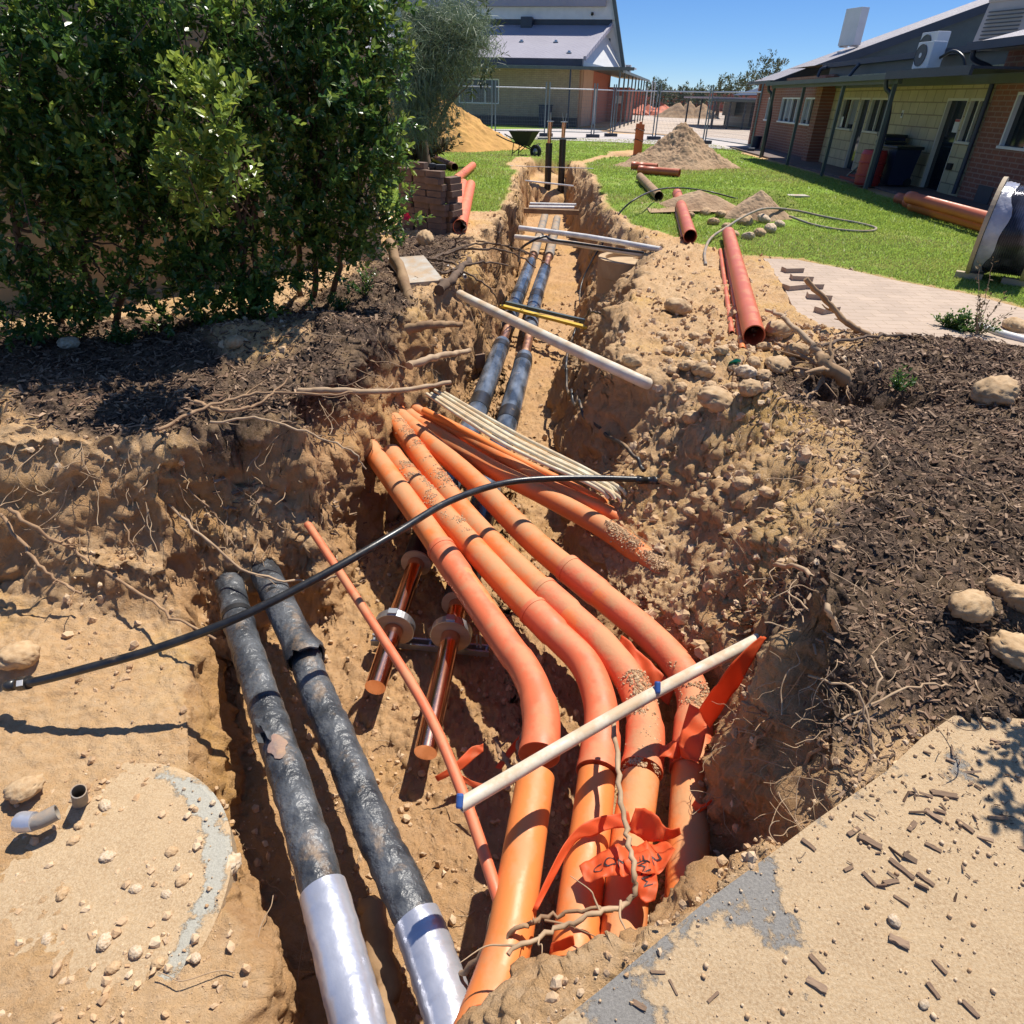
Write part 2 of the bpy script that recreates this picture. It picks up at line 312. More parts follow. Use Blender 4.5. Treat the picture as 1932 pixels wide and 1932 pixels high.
def brick_mat(name, c1, c2, mortar, bw, bh, axis, ms=.012, rough=.85, offset=.5, bump=.004):
    m = bpy.data.materials.new(name); m.use_nodes = True; t = m.node_tree; N = t.nodes; L = t.links; b = N["Principled BSDF"]; b.inputs["Roughness"].default_value = rough
    tc = N.new("ShaderNodeTexCoord"); sp = N.new("ShaderNodeSeparateXYZ"); L.new(tc.outputs["Object"], sp.inputs[0])
    cb = N.new("ShaderNodeCombineXYZ")
    if axis == 'xy+z':      # both wall directions share one course
        ad = N.new("ShaderNodeMath"); L.new(sp.outputs[0], ad.inputs[0]); L.new(sp.outputs[1], ad.inputs[1]); L.new(ad.outputs[0], cb.inputs[0]); L.new(sp.outputs[2], cb.inputs[1])
    else:
        L.new(sp.outputs['xyz'.index(axis[0])], cb.inputs[0]); L.new(sp.outputs['xyz'.index(axis[1])], cb.inputs[1])
    br = N.new("ShaderNodeTexBrick"); br.inputs["Scale"].default_value = 1; br.inputs["Brick Width"].default_value = bw; br.inputs["Row Height"].default_value = bh
    br.inputs["Mortar Size"].default_value = ms; br.inputs["Color1"].default_value = (*c1, 1); br.inputs["Color2"].default_value = (*c2, 1); br.inputs["Mortar"].default_value = (*mortar, 1); br.offset = offset
    L.new(cb.outputs[0], br.inputs["Vector"])
    nz = N.new("ShaderNodeTexNoise"); nz.inputs["Scale"].default_value = 3; nz.inputs["Detail"].default_value = 6; L.new(tc.outputs["Object"], nz.inputs["Vector"])
    mr = N.new("ShaderNodeMapRange"); mr.inputs[3].default_value = .75; mr.inputs[4].default_value = 1.2; L.new(nz.outputs[0], mr.inputs[0])
    mx = N.new("ShaderNodeMix"); mx.data_type = 'RGBA'; mx.blend_type = 'MULTIPLY'; mx.inputs[0].default_value = 1; L.new(br.outputs["Color"], mx.inputs[6]); L.new(mr.outputs[0], mx.inputs[7]); L.new(mx.outputs[2], b.inputs["Base Color"])
    bp = N.new("ShaderNodeBump"); bp.invert = True; bp.inputs["Distance"].default_value = bump; L.new(br.outputs["Fac"], bp.inputs["Height"]); L.new(bp.outputs[0], b.inputs["Normal"])
    return m

def ground_material():
    m = bpy.data.materials.new("soil_ground"); m.use_nodes = True; t = m.node_tree; N = t.nodes; L = t.links; b = N["Principled BSDF"]; b.inputs["Roughness"].default_value = .95; b.inputs["Specular IOR Level"].default_value = .15
    tc = N.new("ShaderNodeTexCoord"); co_ = tc.outputs["Object"]
    def noise(s, d=5, r=.6, dim='3D'):
        n = N.new("ShaderNodeTexNoise"); n.inputs["Scale"].default_value = s; n.inputs["Detail"].default_value = d; n.inputs["Roughness"].default_value = r; L.new(co_, n.inputs["Vector"]); return n.outputs[0]
    def rng(x, a, bb, c=0, d=1):
        r = N.new("ShaderNodeMapRange"); L.new(x, r.inputs[0]); r.inputs[1].default_value = a; r.inputs[2].default_value = bb; r.inputs[3].default_value = c; r.inputs[4].default_value = d; return r.outputs[0]
    def mix(f, a, bb):
        x = N.new("ShaderNodeMix"); x.data_type = 'RGBA'
        L.new(f, x.inputs[0])
        for k, q in ((6, a), (7, bb)):
            if isinstance(q, tuple): x.inputs[k].default_value = (*q, 1)
            else: L.new(q, x.inputs[k])
        return x.outputs[2]
    def at(n):
        a = N.new("ShaderNodeAttribute"); a.attribute_name = n; return a.outputs["Fac"]
    c = mix(rng(noise(2.2), .35, .65), (.57, .375, .20), (.50, .30, .14))
    c = mix(rng(noise(.9, 3), .5, .68), c, (.53, .32, .11))          # yellow clayey sand
    c = mix(rng(noise(30, 4, .7), .42, .75, 0, .55), c, (.62, .46, .30))
    c = mix(rng(noise(7, 6, .75), .55, .75, 0, .6), c, (.37, .22, .115))
    c = mix(at("earth"), c, mix(rng(noise(4, 5), .35, .65), (.42, .225, .09), (.33, .165, .07)))  # browner soil mix, weighted by slope and depth
    vo = N.new("ShaderNodeTexVoronoi"); vo.inputs["Scale"].default_value = 60; L.new(co_, vo.inputs["Vector"])
    mul = mix(rng(noise(45, 4, .7), .4, .62), (.026, .018, .013), (.16, .108, .078))
    mul = mix(rng(noise(3, 5, .7), .48, .66, 0, .75), mul, (.27, .18, .105))
    c = mix(at("mulch"), c, mul)
    gr = mix(rng(noise(60, 3), .35, .65), (.15, .24, .025), (.22, .32, .045)); gr = mix(rng(noise(1.2, 5), .55, .72, 0, .7), gr, (.36, .32, .12))
    c = mix(at("grass"), c, gr)
    L.new(c, b.inputs["Base Color"])
    b1 = N.new("ShaderNodeBump"); b1.inputs["Distance"].default_value = .022; L.new(noise(24, 8, .72), b1.inputs["Height"])
    b2 = N.new("ShaderNodeBump"); b2.inputs["Distance"].default_value = .006; L.new(noise(120, 4, .7), b2.inputs["Height"]); L.new(b1.outputs[0], b2.inputs["Normal"]); L.new(b2.outputs[0], b.inputs["Normal"])
    return m
M = {}
M['ground'] = ground_material()
M['orange'] = mat('orange_conduit_plastic', (.74, .195, .05), (.68, .17, .045), 5, .5, .0006, 60, dust=.54)
M['orange_clean'] = mat('orange_plastic', (.76, .225, .055), (.70, .20, .05), 5, .46, .0006, 60, dust=.34)
M['orange_caked'] = mat('mud_caked_orange_plastic', (.76, .225, .055), (.70, .20, .05), 5, .5, .002, 40, dust=.58); M['red_caked'] = mat('mud_caked_red_orange_plastic', (.72, .165, .07), (.66, .145, .06), 5, .5, .002, 40, dust=.54)
M['red_orange'] = mat('red_orange_plastic', (.72, .165, .07), (.66, .145, .06), 5, .46, .0006, 60, dust=.40)
M['terracotta'] = mat('terracotta_plastic', (.56, .135, .055), (.49, .115, .05), 4, .42, .0005, 60, dust=.3)
M['pvc'] = mat('white_pvc', (.72, .66, .55), (.62, .53, .40), 9, .45, .0005, 80, dust=.5)
M['conduit_w'] = mat('cream_conduit', (.70, .64, .48), (.58, .50, .34), 12, .5, .0006, 90, dust=.5)
M['pvc_clean'] = mat('grey_white_pvc', (.74, .72, .68), (.60, .56, .50), 9, .4, .0004, 80, dust=.2)
M['black_poly'] = mat('black_polythene', (.012, .012, .013), (.03, .03, .03), 20, .32, .0004, 120, dust=.12)
M['black_dusty'] = mat('black_polythene_dusty', (.016, .016, .017), (.05, .045, .04), 20, .4, .0005, 120, dust=.35)
M['wrap'] = mat('clear_film_over_black', (.035, .045, .06), (.17, .20, .25), 9, .22, .006, 16, detail=7, contrast=(.42, .70), dust=.06, streak=(1, .35, 1))
M['tar'] = mat('cracked_black_wrap', (.028, .031, .036), (.115, .122, .13), 7, .34, .014, 30, dust=.20)
M['foil'] = mat('silver_foil_tape', (.62, .63, .68), (.44, .45, .51), 3, .30, .004, 16, metal=.55, dust=.12)
M['pinkfoam'] = mat('bare_pink_insulation', (.34, .20, .15), (.22, .17, .15), 14, .85, .006, 40, dust=.3)
M['copper'] = mat('copper', (.88, .50, .36), (.70, .34, .22), 6, .17, .0004, 30, metal=1.0, contrast=(.3, .7))
M['copper_old'] = mat('dull_copper', (.62, .34, .22), (.42, .20, .12), 8, .38, .0004, 30, metal=.9, dust=.3)
M['blackband'] = mat('black_tape', (.012, .012, .014), (.03, .03, .03), 9, .35, .0006, 40, dust=.15)
M['greyins'] = mat('dusty_grey_insulation', (.19, .18, .17), (.30, .26, .21), 9, .8, .002, 30, dust=.45)
M['timber'] = mat('pale_timber', (.56, .38, .21), (.46, .29, .15), 3, .7, .0008, 60, streak=(1, 1, 8))
M['galv'] = mat('galvanised_steel', (.55, .57, .60), (.40, .42, .45), 14, .38, .0003, 60, metal=.9)
M['galv_dark'] = mat('weathered_galvanised_steel', (.20, .25, .27), (.15, .19, .21), 14, .45, .0003, 60, metal=.4)
M['wood'] = mat('weathered_wood', (.36, .23, .12), (.24, .14, .07), 7, .85, .004, 30, streak=(1, 1, .25))
M['root'] = mat('root_bark', (.38, .24, .13), (.24, .14, .075), 12, .85, .002, 60)
M['darkroot'] = mat('dark_root_bark', (.15, .095, .06), (.09, .06, .04), 12, .9, .002, 60)
M['twig'] = mat('pale_twig', (.44, .31, .19), (.32, .21, .12), 12, .8, .001, 60)
M['rock'] = mat('limestone_rock', (.50, .35, .20), (.38, .24, .12), 3, .92, .0022, 9, detail=8)
M['rock_small'] = mat('small_stone', (.52, .36, .21), (.40, .255, .13), 3, .92, .0006, 9, detail=6)
M['palerock'] = mat('pale_limestone', (.62, .50, .36), (.46, .32, .19), 3, .9, .0022, 9, detail=8)
M['clod'] = mat('soil_clod', (.50, .32, .17), (.40, .24, .12), 6, .95, .008, 40, attr='tint', c3=(.62, .47, .31))
M['chip'] = mat('bark_chip', (.045, .027, .018), (.16, .092, .058), 4, .85, .001, 60, attr='tint', c3=(.42, .29, .19), spec=.2)  # paler tint mixes light bark tone with painted sun glint
M['concrete'] = mat('concrete', (.46, .42, .36), (.36, .32, .26), 5, .9, .003, 60, dust=.35)
M['cover_c'] = mat('grey_green_concrete', (.37, .36, .29), (.43, .33, .19), 2.6, .9, .003, 60, detail=6, contrast=(.44, .56))
M['concrete_s'] = mat('sandy_concrete', (.47, .34, .20), (.40, .27, .15), 5, .92, .004, 50)
M['yellow'] = mat('yellow_paint', (.62, .42, .03), (.5, .33, .03), 6, .5, .0006, 50, dust=.2)
M['tape'] = mat('orange_warning_tape', (.90, .19, .06), (.86, .17, .05), 6, .55, 0, transl=.5, dust=.25)
M['ink'] = mat('black_ink', (.03, .02, .02), (.05, .03, .03), 9, .6)
M['bluecap'] = mat('blue_plastic', (.035, .09, .30), (.05, .12, .35), 9, .4)
M['leaf'] = mat('shrub_leaf', (.085, .185, .042), (.042, .11, .026), 2, .30, 0, attr='tint', c3=(.36, .44, .07), transl=.42, spec=.6)
M['needle'] = mat('she_oak_needle', (.14, .19, .115), (.10, .15, .09), 3, .55, 0, attr='tint', c3=(.24, .30, .17), transl=.2)
M['gumleaf'] = mat('gum_leaf', (.06, .085, .04), (.045, .065, .032), 1, .6, 0, attr='tint', c3=(.11, .14, .06), transl=.2)
M['dryleaf'] = mat('dry_leaf', (.20, .14, .07), (.13, .09, .05), 6, .8, 0, attr='tint', c3=(.10, .12, .05), transl=.2)
M['grass'] = mat('grass_blade', (.36, .43, .08), (.28, .37, .065), .8, .55, 0, attr='tint', c3=(.42, .37, .14), transl=.4)
M['bark'] = mat('shrub_bark', (.13, .085, .055), (.08, .05, .035), 9, .9, .003, 40)
M['flower'] = mat('red_petal', (.62, .01, .05), (.5, .01, .04), 6, .5, transl=.25)
M['green_plastic'] = mat('green_plastic', (.01, .30, .16), (.01, .25, .13), 6, .4)
M['black_rubber'] = mat('black_rubber', (.012, .012, .012), (.02, .02, .02), 6, .6)
M['dark_metal'] = mat('dark_green_steel', (.012, .013, .013), (.018, .020, .019), 6, .7)
M['sand_o'] = mat('orange_sand', (.56, .31, .085), (.47, .25, .07), 3, .95, .02, 9, detail=7)
M['sand_g'] = mat('brown_sand', (.43, .29, .17), (.32, .20, .11), 3, .95, .02, 20, detail=7)
M['paver'] = mat('brown_paver', (.20, .125, .085), (.14, .09, .065), 9, .9, .002, 60, dust=.2)
M['palepaver'] = mat('sandy_paver', (.46, .35, .25), (.36, .27, .20), 9, .9, .002, 60)
M['paint_w'] = mat('white_paint', (.74, .74, .72), (.68, .68, .66), 3, .5)
M['cream'] = mat('cream_paint', (.66, .62, .50), (.60, .56, .45), 3, .6)
M['navy'] = mat('dark_navy_steel', (.030, .042, .065), (.025, .034, .052), 3, .45)
M['greygreen'] = mat('grey_green_steel', (.085, .11, .105), (.07, .09, .09), 3, .45)
M['glass'] = mat('dark_window_glass', (.012, .016, .022), (.02, .025, .03), 1, .06, spec=.6)
M['blind'] = mat('grey_blind', (.22, .23, .25), (.18, .19, .21), 2, .6)
M['roof'] = mat('lilac_grey_roof_sheet', (.40, .38, .44), (.36, .34, .40), .6, .5, .0005, 3, wave=(4.2, 'X', .03))
M['roof_r'] = mat('grey_roof_sheet', (.36, .33, .33), (.32, .29, .30), .6, .5, .0005, 3, wave=(4.2, 'Y', .03))
M['ac'] = mat('white_casing', (.66, .67, .68), (.60, .61, .62), 3, .4)
M['acdark'] = mat('fan_grille', (.06, .065, .07), (.09, .095, .10), 30, .5)
M['cooler'] = mat('beige_casing', (.46, .42, .38), (.40, .37, .34), 3, .5)
M['redbrick'] = brick_mat('red_brick', (.30, .11, .065), (.24, .09, .06), (.33, .20, .15), .24, .086, 'yz')
M['redbrick2'] = brick_mat('orange_red_wall', (.46, .13, .07), (.42, .12, .065), (.45, .16, .10), .24, .086, 'yz')
M['limeblock'] = brick_mat('cream_limestone_blocks', (.56, .47, .28), (.50, .42, .25), (.30, .24, .15), .42, .24, 'yz', .012)
M['beigebrick'] = brick_mat('beige_brick', (.44, .37, .26), (.40, .33, .235), (.30, .25, .19), .30, .10, 'xz', .012)
M['limewall'] = brick_mat('limestone_wall', (.50, .37, .21), (.44, .31, .17), (.34, .24, .14), .6, .3, 'xy+z', .015, bump=.012)
M['plinth'] = mat('dark_plinth', (.10, .09, .085), (.08, .07, .07), 3, .8)
M['peach'] = mat('peach_render', (.56, .36, .24), (.52, .33, .22), 2, .8)
M['redbin'] = mat('red_plastic', (.42, .035, .03), (.36, .03, .03), 2, .45)
M['bluebin'] = mat('dark_blue_plastic', (.012, .02, .05), (.016, .026, .06), 2, .45)
M['darkbin'] = mat('dark_green_plastic', (.012, .02, .02), (.016, .026, .024), 2, .45)
M['cable'] = mat('shiny_cable_under_film', (.045, .045, .06), (.30, .30, .36), 1.6, .14, .006, 10, detail=4, metal=.5, contrast=(.45, .6))
M['film'] = mat('stretch_film', (.42, .42, .48), (.24, .25, .30), 5, .18, .010, 14)
M['reelwood'] = mat('reel_timber', (.42, .33, .22), (.34, .26, .17), 5, .8, .001, 40)
M['reelblue'] = mat('blue_reel_paint', (.10, .27, .46), (.09, .24, .42), 5, .5)
M['fabric'] = mat('faded_paint', (.30, .05, .03), (.26, .04, .03), 6, .7)
M['paper'] = mat('white_paper', (.75, .74, .70), (.68, .66, .62), 30, .7)
M['verandah'] = brick_mat('verandah_paving', (.17, .125, .105), (.14, .10, .09), (.10, .08, .07), .22, .11, 'xy', .006, bump=.002)
M['yard'] = mat('gravel_yard', (.50, .41, .33), (.44, .35, .27), .6, .95, .01, 20)
M['apron'] = mat('concrete_apron', (.48, .43, .39), (.42, .38, .35), .8, .9, .004, 30)
M['farsoil'] = mat('far_red_soil', (.42, .20, .12), (.36, .17, .10), .5, .95)
M['redfab'] = mat('orange_barrier_mesh', (.62, .14, .05), (.5, .12, .05), 3, .7)

def path_material(nm="sand_covered_path", g1=(.20, .185, .165), g2=(.29, .27, .24)):
    m = bpy.data.materials.new(nm); m.use_nodes = True; t = m.node_tree; N = t.nodes; L = t.links; b = N["Principled BSDF"]; b.inputs["Roughness"].default_value = .9
    tc = N.new("ShaderNodeTexCoord"); o = tc.outputs["Object"]
    def noise(s, d=5, r=.6):
        n = N.new("ShaderNodeTexNoise"); n.inputs["Scale"].default_value = s; n.inputs["Detail"].default_value = d; n.inputs["Roughness"].default_value = r; L.new(o, n.inputs["Vector"]); return n.outputs[0]
    at = N.new("ShaderNodeAttribute"); at.attribute_name = "bare"
    ad = N.new("ShaderNodeMath"); ad.operation = 'ADD'; L.new(noise(5.5, 7, .68), ad.inputs[0]); L.new(at.outputs["Fac"], ad.inputs[1])
    mr = N.new("ShaderNodeMapRange"); mr.inputs[1].default_value = .555; mr.inputs[2].default_value = .60; L.new(ad.outputs[0], mr.inputs[0])
    def mix(f, a, c):
        x = N.new("ShaderNodeMix"); x.data_type = 'RGBA'; L.new(f, x.inputs[0])
        for k, q in ((6, a), (7, c)):
            if isinstance(q, tuple): x.inputs[k].default_value = (*q, 1)
            else: L.new(q, x.inputs[k])
        return x.outputs[2]
    r2 = N.new("ShaderNodeMapRange"); r2.inputs[1].default_value = .35; r2.inputs[2].default_value = .68; L.new(noise(140, 3, .7), r2.inputs[0])
    r3 = N.new("ShaderNodeMapRange"); r3.inputs[1].default_value = .4; r3.inputs[2].default_value = .65; L.new(noise(9, 5), r3.inputs[0])
    sand = mix(r2.outputs[0], mix(r3.outputs[0], (.45, .305, .165), (.37, .24, .125)), (.56, .42, .26))
    grey = mix(r2.outputs[0], g1, g2)
    L.new(mix(mr.outputs[0], sand, grey), b.inputs["Base Color"])
    inv = N.new("ShaderNodeMath"); inv.operation = 'SUBTRACT'; inv.inputs[0].default_value = 1; L.new(mr.outputs[0], inv.inputs[1])
    b0 = N.new("ShaderNodeBump"); b0.inputs["Distance"].default_value = .004; L.new(inv.outputs[0], b0.inputs["Height"])
    b1 = N.new("ShaderNodeBump"); b1.inputs["Distance"].default_value = .007; L.new(noise(60, 7, .8), b1.inputs["Height"]); L.new(b0.outputs[0], b1.inputs["Normal"])
    L.new(b1.outputs[0], b.inputs["Normal"])
    return m
M['path'] = path_material(); M['cover'] = path_material('sand_covered_concrete', (.36, .34, .28), (.46, .44, .37))
M['paving'] = brick_mat('sandy_brick_paving', (.44, .335, .25), (.39, .295, .22), (.36, .26, .17), .23, .115, 'xy', .004, bump=.003)

# ============================================================ SETTING: ground, path, paving
def build_ground():
    ys = list(np.linspace(-3.5, .15, 34)); y = .2
    while y < 27: ys.append(y); y += .0040*(y+1.0)
    while y < 900: ys.append(y); y += .04*y
    ys = np.array(ys); t = np.linspace(-1, 1, 920); s = t*(.40+.60*t*t)
    X = s[None, :]*(4+1.3*np.maximum(ys, 0))[:, None]; Y = np.repeat(ys[:, None], len(t), 1)
    # gather the rows and columns of the sheet where the ground is steep, so cut faces get enough vertices
    ii = np.unique(np.append(np.arange(0, len(ys), 2), len(ys)-1)); jj = np.unique(np.append(np.arange(0, len(t), 2), len(t)-1))
    Xc, Yc = X[np.ix_(ii, jj)].copy(), Y[np.ix_(ii, jj)].copy()
    def smooth(a, ax, k=5):
        for _ in range(2):
            c = np.cumsum(np.concatenate([np.repeat(np.take(a, [0], ax), k+1, ax), a, np.repeat(np.take(a, [-1], ax), k, ax)], ax), ax)
            a = (np.take(c, np.arange(2*k+1, c.shape[ax]), ax)-np.take(c, np.arange(0, c.shape[ax]-2*k-1), ax))/(2*k+1)
        return a
    for ax in (1, 0):
        Zc = height(Xc.ravel(), Yc.ravel()).reshape(Xc.shape)
        ds = np.hypot(np.diff(Xc, axis=ax), np.diff(Yc, axis=ax)); sl = np.abs(np.diff(Zc, axis=ax))/np.maximum(ds, 1e-5)
        wt = np.minimum(np.sqrt(1+(.9*sl)**2), 5.0); wt = smooth(smooth(wt, 1-ax, 4), ax, 2)
        if ax == 0: wt[Yc[:-1] > 20] = 1
        cdf = np.concatenate([np.zeros_like(np.take(wt, [0], ax)), np.cumsum(wt, ax)], ax); n_ = Xc.shape[ax]; base = np.arange(n_)
        for q in range(Xc.shape[1-ax]):
            cv = cdf[q] if ax == 1 else cdf[:, q]; pos = np.interp(np.linspace(0, cv[-1], n_), cv, base)
            if ax == 1: Xc[q] = np.interp(pos, base, Xc[q]); Yc[q] = np.interp(pos, base, Yc[q])
            else: Xc[:, q], Yc[:, q] = np.interp(pos, base, Xc[:, q]), np.interp(pos, base, Yc[:, q])
    def up(a):
        b = np.stack([np.interp(np.arange(len(t)), jj, r_) for r_ in a]); return np.stack([np.interp(np.arange(len(ys)), ii, b[:, j]) for j in range(b.shape[1])], 1)
    X, Y = up(Xc), up(Yc)
    xf = X.ravel(); yf = Y.ravel(); z = height(xf, yf)
    nr, nc = X.shape; Z = z.reshape(nr, nc)
    def grads():
        xi, xj = np.gradient(X, axis=0), np.gradient(X, axis=1); yi, yj = np.gradient(Y, axis=0), np.gradient(Y, axis=1); zi, zj = np.gradient(Z, axis=0), np.gradient(Z, axis=1)
        det = xi*yj-xj*yi; det = np.where(np.abs(det) < 1e-9, 1e-9, det); return (zi*yj-zj*yi)/det, (zj*xi-zi*xj)/det
    gx, gy = grads(); slope = np.hypot(gx, gy).ravel(); g_ = np.maximum(slope, 1e-6); nx_, ny_ = gx.ravel()/g_, gy.ravel()/g_
    am = sstep(.5, 2.0, slope)*(yf < 24)
    def n3(s, o, sd): return np.abs(nx_)*fbm(yf, z*1.15+xf*.3, s, o, sd)+np.abs(ny_)*fbm(xf, z*1.15+yf*.3, s, o, sd+50)
    lp = n3(9, 2, 400); dsp = am*(.075*n3(3.2, 2, 300)+.055*np.where(lp > 0, lp, .5*lp)+.022*n3(24, 2, 320)+.008*n3(60, 2, 340))
    x2, y2 = xf-nx_*dsp, yf-ny_*dsp
    if False: gy = np.gradient(Z, axis=0)/np.maximum(np.gradient(Y, axis=0), 1e-6); gx = 0
    gr, mu = masks(xf, yf)
    gr = gr*(1-sstep(.5, 1.2, slope)*(z < -.1)); mu = mu*(1-sstep(-.22, -.40, z)*1.0)
    mu = mu*np.where(z < -.12, 1-sstep(-.12, -.4, z), 1)
    earth = sstep(.9, 2.2, slope)*sstep(-.05, -.25, z)*.5  # browner soil on steep faces below the rim
    earth = np.maximum(earth, .4*sstep(-1.02, -1.12, z))  # same browner soil on the deepest floor
    i = np.arange(nr-1)[:, None]*nc + np.arange(nc-1)[None, :]
    f = np.stack([i, i+1, i+nc+1, i+nc], -1).reshape(-1, 4)
    me = np_mesh("ground", np.stack([x2, y2, z], 1), f, M['ground'], True, {"grass": gr, "mulch": mu, "earth": earth})
    return tag(link("ground", me), kind="structure")
build_ground()
def sheet(name, poly, mat_, z0, th=.05, label=None):
    mb = MB(); mb.prism(poly, z0-th, z0); o = mb.build(name, mat_); tag(o, kind="structure"); return o
# path by the camera: a fine slab whose sand film is part of its material
def build_path():
    nx, ny = 150, 150; xs = np.linspace(-.3, 2.5, nx); ys = np.linspace(-3, 1.75, ny)
    o = sheet("path", PATH, M['path'], 0.0, .09)
    me = o.data; bm = bmesh.new(); bm.from_mesh(me)
    bmesh.ops.triangulate(bm, faces=bm.faces[:])
    for _ in range(5):
        bmesh.ops.subdivide_edges(bm, edges=[e for e in bm.edges if e.calc_length() > .09], cuts=1, use_grid_fill=True)
    bm.to_mesh(me); bm.free()
    n = len(me.vertices); c = np.zeros(n*3, np.float32); me.vertices.foreach_get("co", c); c = c.reshape(-1, 3)
    e = np.array(PATH); sdp = sdist(c[:, 0], c[:, 1], e)
    bare = .07*np.exp(-np.maximum(sdp, 0)/.05) - .05
    for u, v, r in [(1345, 1740, .12), (1340, 1800, .10), (1530, 1820, .07), (1480, 1730, .05), (1630, 1895, .09), (1900, 1840, .06), (1170, 1900, .10), (1310, 1910, .05), (1680, 1480, .08), (1440, 1650, .05)]:
        q = W(u, v, 0); bare += .11*np.exp(-((c[:, 0]-q[0])**2+(c[:, 1]-q[1])**2)/(r*r))
    for u, v, r in [(1700, 1650, .25), (1560, 1900, .12), (1800, 1800, .25), (1430, 1850, .07)]:
        q = W(u, v, 0); bare -= .10*np.exp(-((c[:, 0]-q[0])**2+(c[:, 1]-q[1])**2)/(r*r))
    a = me.attributes.new("bare", 'FLOAT', 'POINT'); a.data.foreach_set("value", bare.astype(np.float32))
build_path()
sheet("paving", PAVING, M['paving'], .004, .05)
sheet("apron", G(0, (600, 246), (880, 259), (1150, 268), (1240, 273), (1400, 284), (1436, 292), (1437, 270), (1390, 262), (1240, 255), (1150, 252), (1120, 243)), M['apron'], .012, .03)
sheet("yard", G(0, (1150, 247), (1240, 252), (1436, 268), (1445, 240), (1400, 214), (1290, 211), (1200, 214), (1170, 225)), M['yard'], .008, .03)
sheet("far_soil", G(0, (1190, 209), (1290, 210.5), (1400, 213), (1600, 218), (1600, 209), (1200, 199)), M['farsoil'], .004, .03)
sheet("verandah_floor", [(7.9, 9), (8.05, 16), (8.3, 26.2), (8.4, 30), (10.6, 30), (10.6, 9)], M['verandah'], .05, .12)

# ============================================================ pipes in the trench
def pipe(name, pts, r, m, label, cat, group=None, n=20, inner=0, sp=8, parent=None):
    mb = MB(); mb.tube(spline(pts, sp) if sp else pts, r, n, True, inner); o = mb.build(name, m, parent)
    if label: tag(o, label, cat, group)
    return o
def ring(mb, pts, at, r, wd=.012):
    a = along(pts, max(0, at-.0005), min(1, at+.0005), 1); d = (a[1]-a[0]).normalized(); mb.tube([a[0]-d*wd, a[0]-d*wd*.6, a[0]+d*wd*.6, a[0]+d*wd], [r-.006, r, r, r-.006], 24)
ZO = -.67
def bent(tr, i_socket, i_end, r, label, zo=ZO, caked=False):
    """orange conduit: straight length, red bend with two sockets, lower length to the path"""
    pts = P(*[(u, v, zo) for u, v in tr]); rt = random.Random(int(tr[0][0]))
    o = pipe("orange_conduit", pts[:i_socket+1], r, M['orange'], label, "conduit", "large orange conduits crossing the trench", 28)
    bp = spline(pts[i_socket-1:i_end+2], 10); n = len(bp); a = along(bp, 10/n, 1-10/n, 40)
    mb = MB(); L = len(a); rr = []
    for k in range(L):
        t = k/(L-1); rr.append(r*1.10 if (t < .20 or t > .80) else r*1.005)
    for k in range(1, L-1): pass
    mb.tube(a, rr, 28); mb.tube([a[0], a[1]], [r*1.14, r*1.14], 28); mb.tube([a[-2], a[-1]], [r*1.14, r*1.14], 28)
    mb.build("bend", M['red_caked' if caked else 'red_orange'], o)
    mb = MB(); mb.tube(spline(pts[i_end:], 6), r, 28); mb.build("lower_length", M['orange_caked' if caked else 'orange_clean'], o)
    return o
RO = .075
bent([(668, 803), (690, 835), (798, 986), (951, 1209), (979, 1245), (1004, 1290), (1020, 1345), (1020, 1398), (1011, 1465), (996, 1557), (975, 1685), (957, 1790), (915, 1915), (892, 1975)], 3, 8, RO, "leftmost of the large orange bent conduits, crossed by the white tube near its lower socket")
bent([(738, 855), (760, 885), (817, 948), (955, 1102), (1047, 1194), (1103, 1252), (1131, 1322), (1134, 1393), (1126, 1465), (1113, 1572), (1098, 1670), (1086, 1780), (1076, 1850)], 4, 8, RO, "second large orange bent conduit from the left, its upper end under crumbled soil")
bent([(735, 783), (752, 805), (863, 953), (975, 1071), (1113, 1194), (1154, 1237), (1190, 1285), (1213, 1347), (1217, 1403), (1208, 1470), (1195, 1557), (1185, 1660), (1175, 1760), (1170, 1820)], 4, 9, RO, "third large orange bent conduit, with loose soil caked on its lower bend", caked=True)
bent([(748, 776), (762, 792), (891, 905), (1011, 1025), (1165, 1148), (1226, 1199), (1282, 1258), (1308, 1315), (1308, 1370), (1304, 1440), (1299, 1583), (1297, 1660), (1297, 1730)], 4, 9, RO, "rightmost of the large orange bent conduits, half hidden behind torn orange tape", caked=True)
pipe("orange_conduit", P((775, 785, -.66), (792, 799, -.66), (911, 875, -.66), (1028, 935, -.66), (1144, 999, -.665), (1226, 1061, -.67), (1262, 1092, -.70)), .068, M['orange'], "large orange conduit running straight into the sandy shelf on the right", "conduit")
pipe("orange_conduit", P((785, 770, -.62), (799, 782, -.62), (945, 862, -.62), (1044, 921, -.63), (1137, 962, -.66), (1175, 985, -.70)), .05, M['orange'], "medium orange conduit lying just under the cream conduits", "conduit")
pipe("orange_conduit", P((800, 775, -.56), (880, 815, -.57), (978, 868, -.59), (1060, 908, -.61), (1124, 940, -.63), (1150, 955, -.68)), .03, M['orange_clean'], "thin bright orange conduit between the cream conduits and the larger orange ones", "conduit")
pipe("orange_tube", P((580, 990, -.5), (592, 1006, -.5), (690, 1155, -.53), (800, 1330, -.57), (876, 1505, -.6), (942, 1700, -.66), (955, 1740, -.68)), .022, M['red_orange'], "slim orange tube running diagonally across the copper pipe ends", "conduit", n=14)
cw = [(822, 742), (891, 785), (961, 828), (1031, 865), (1094, 895), (1148, 923)]
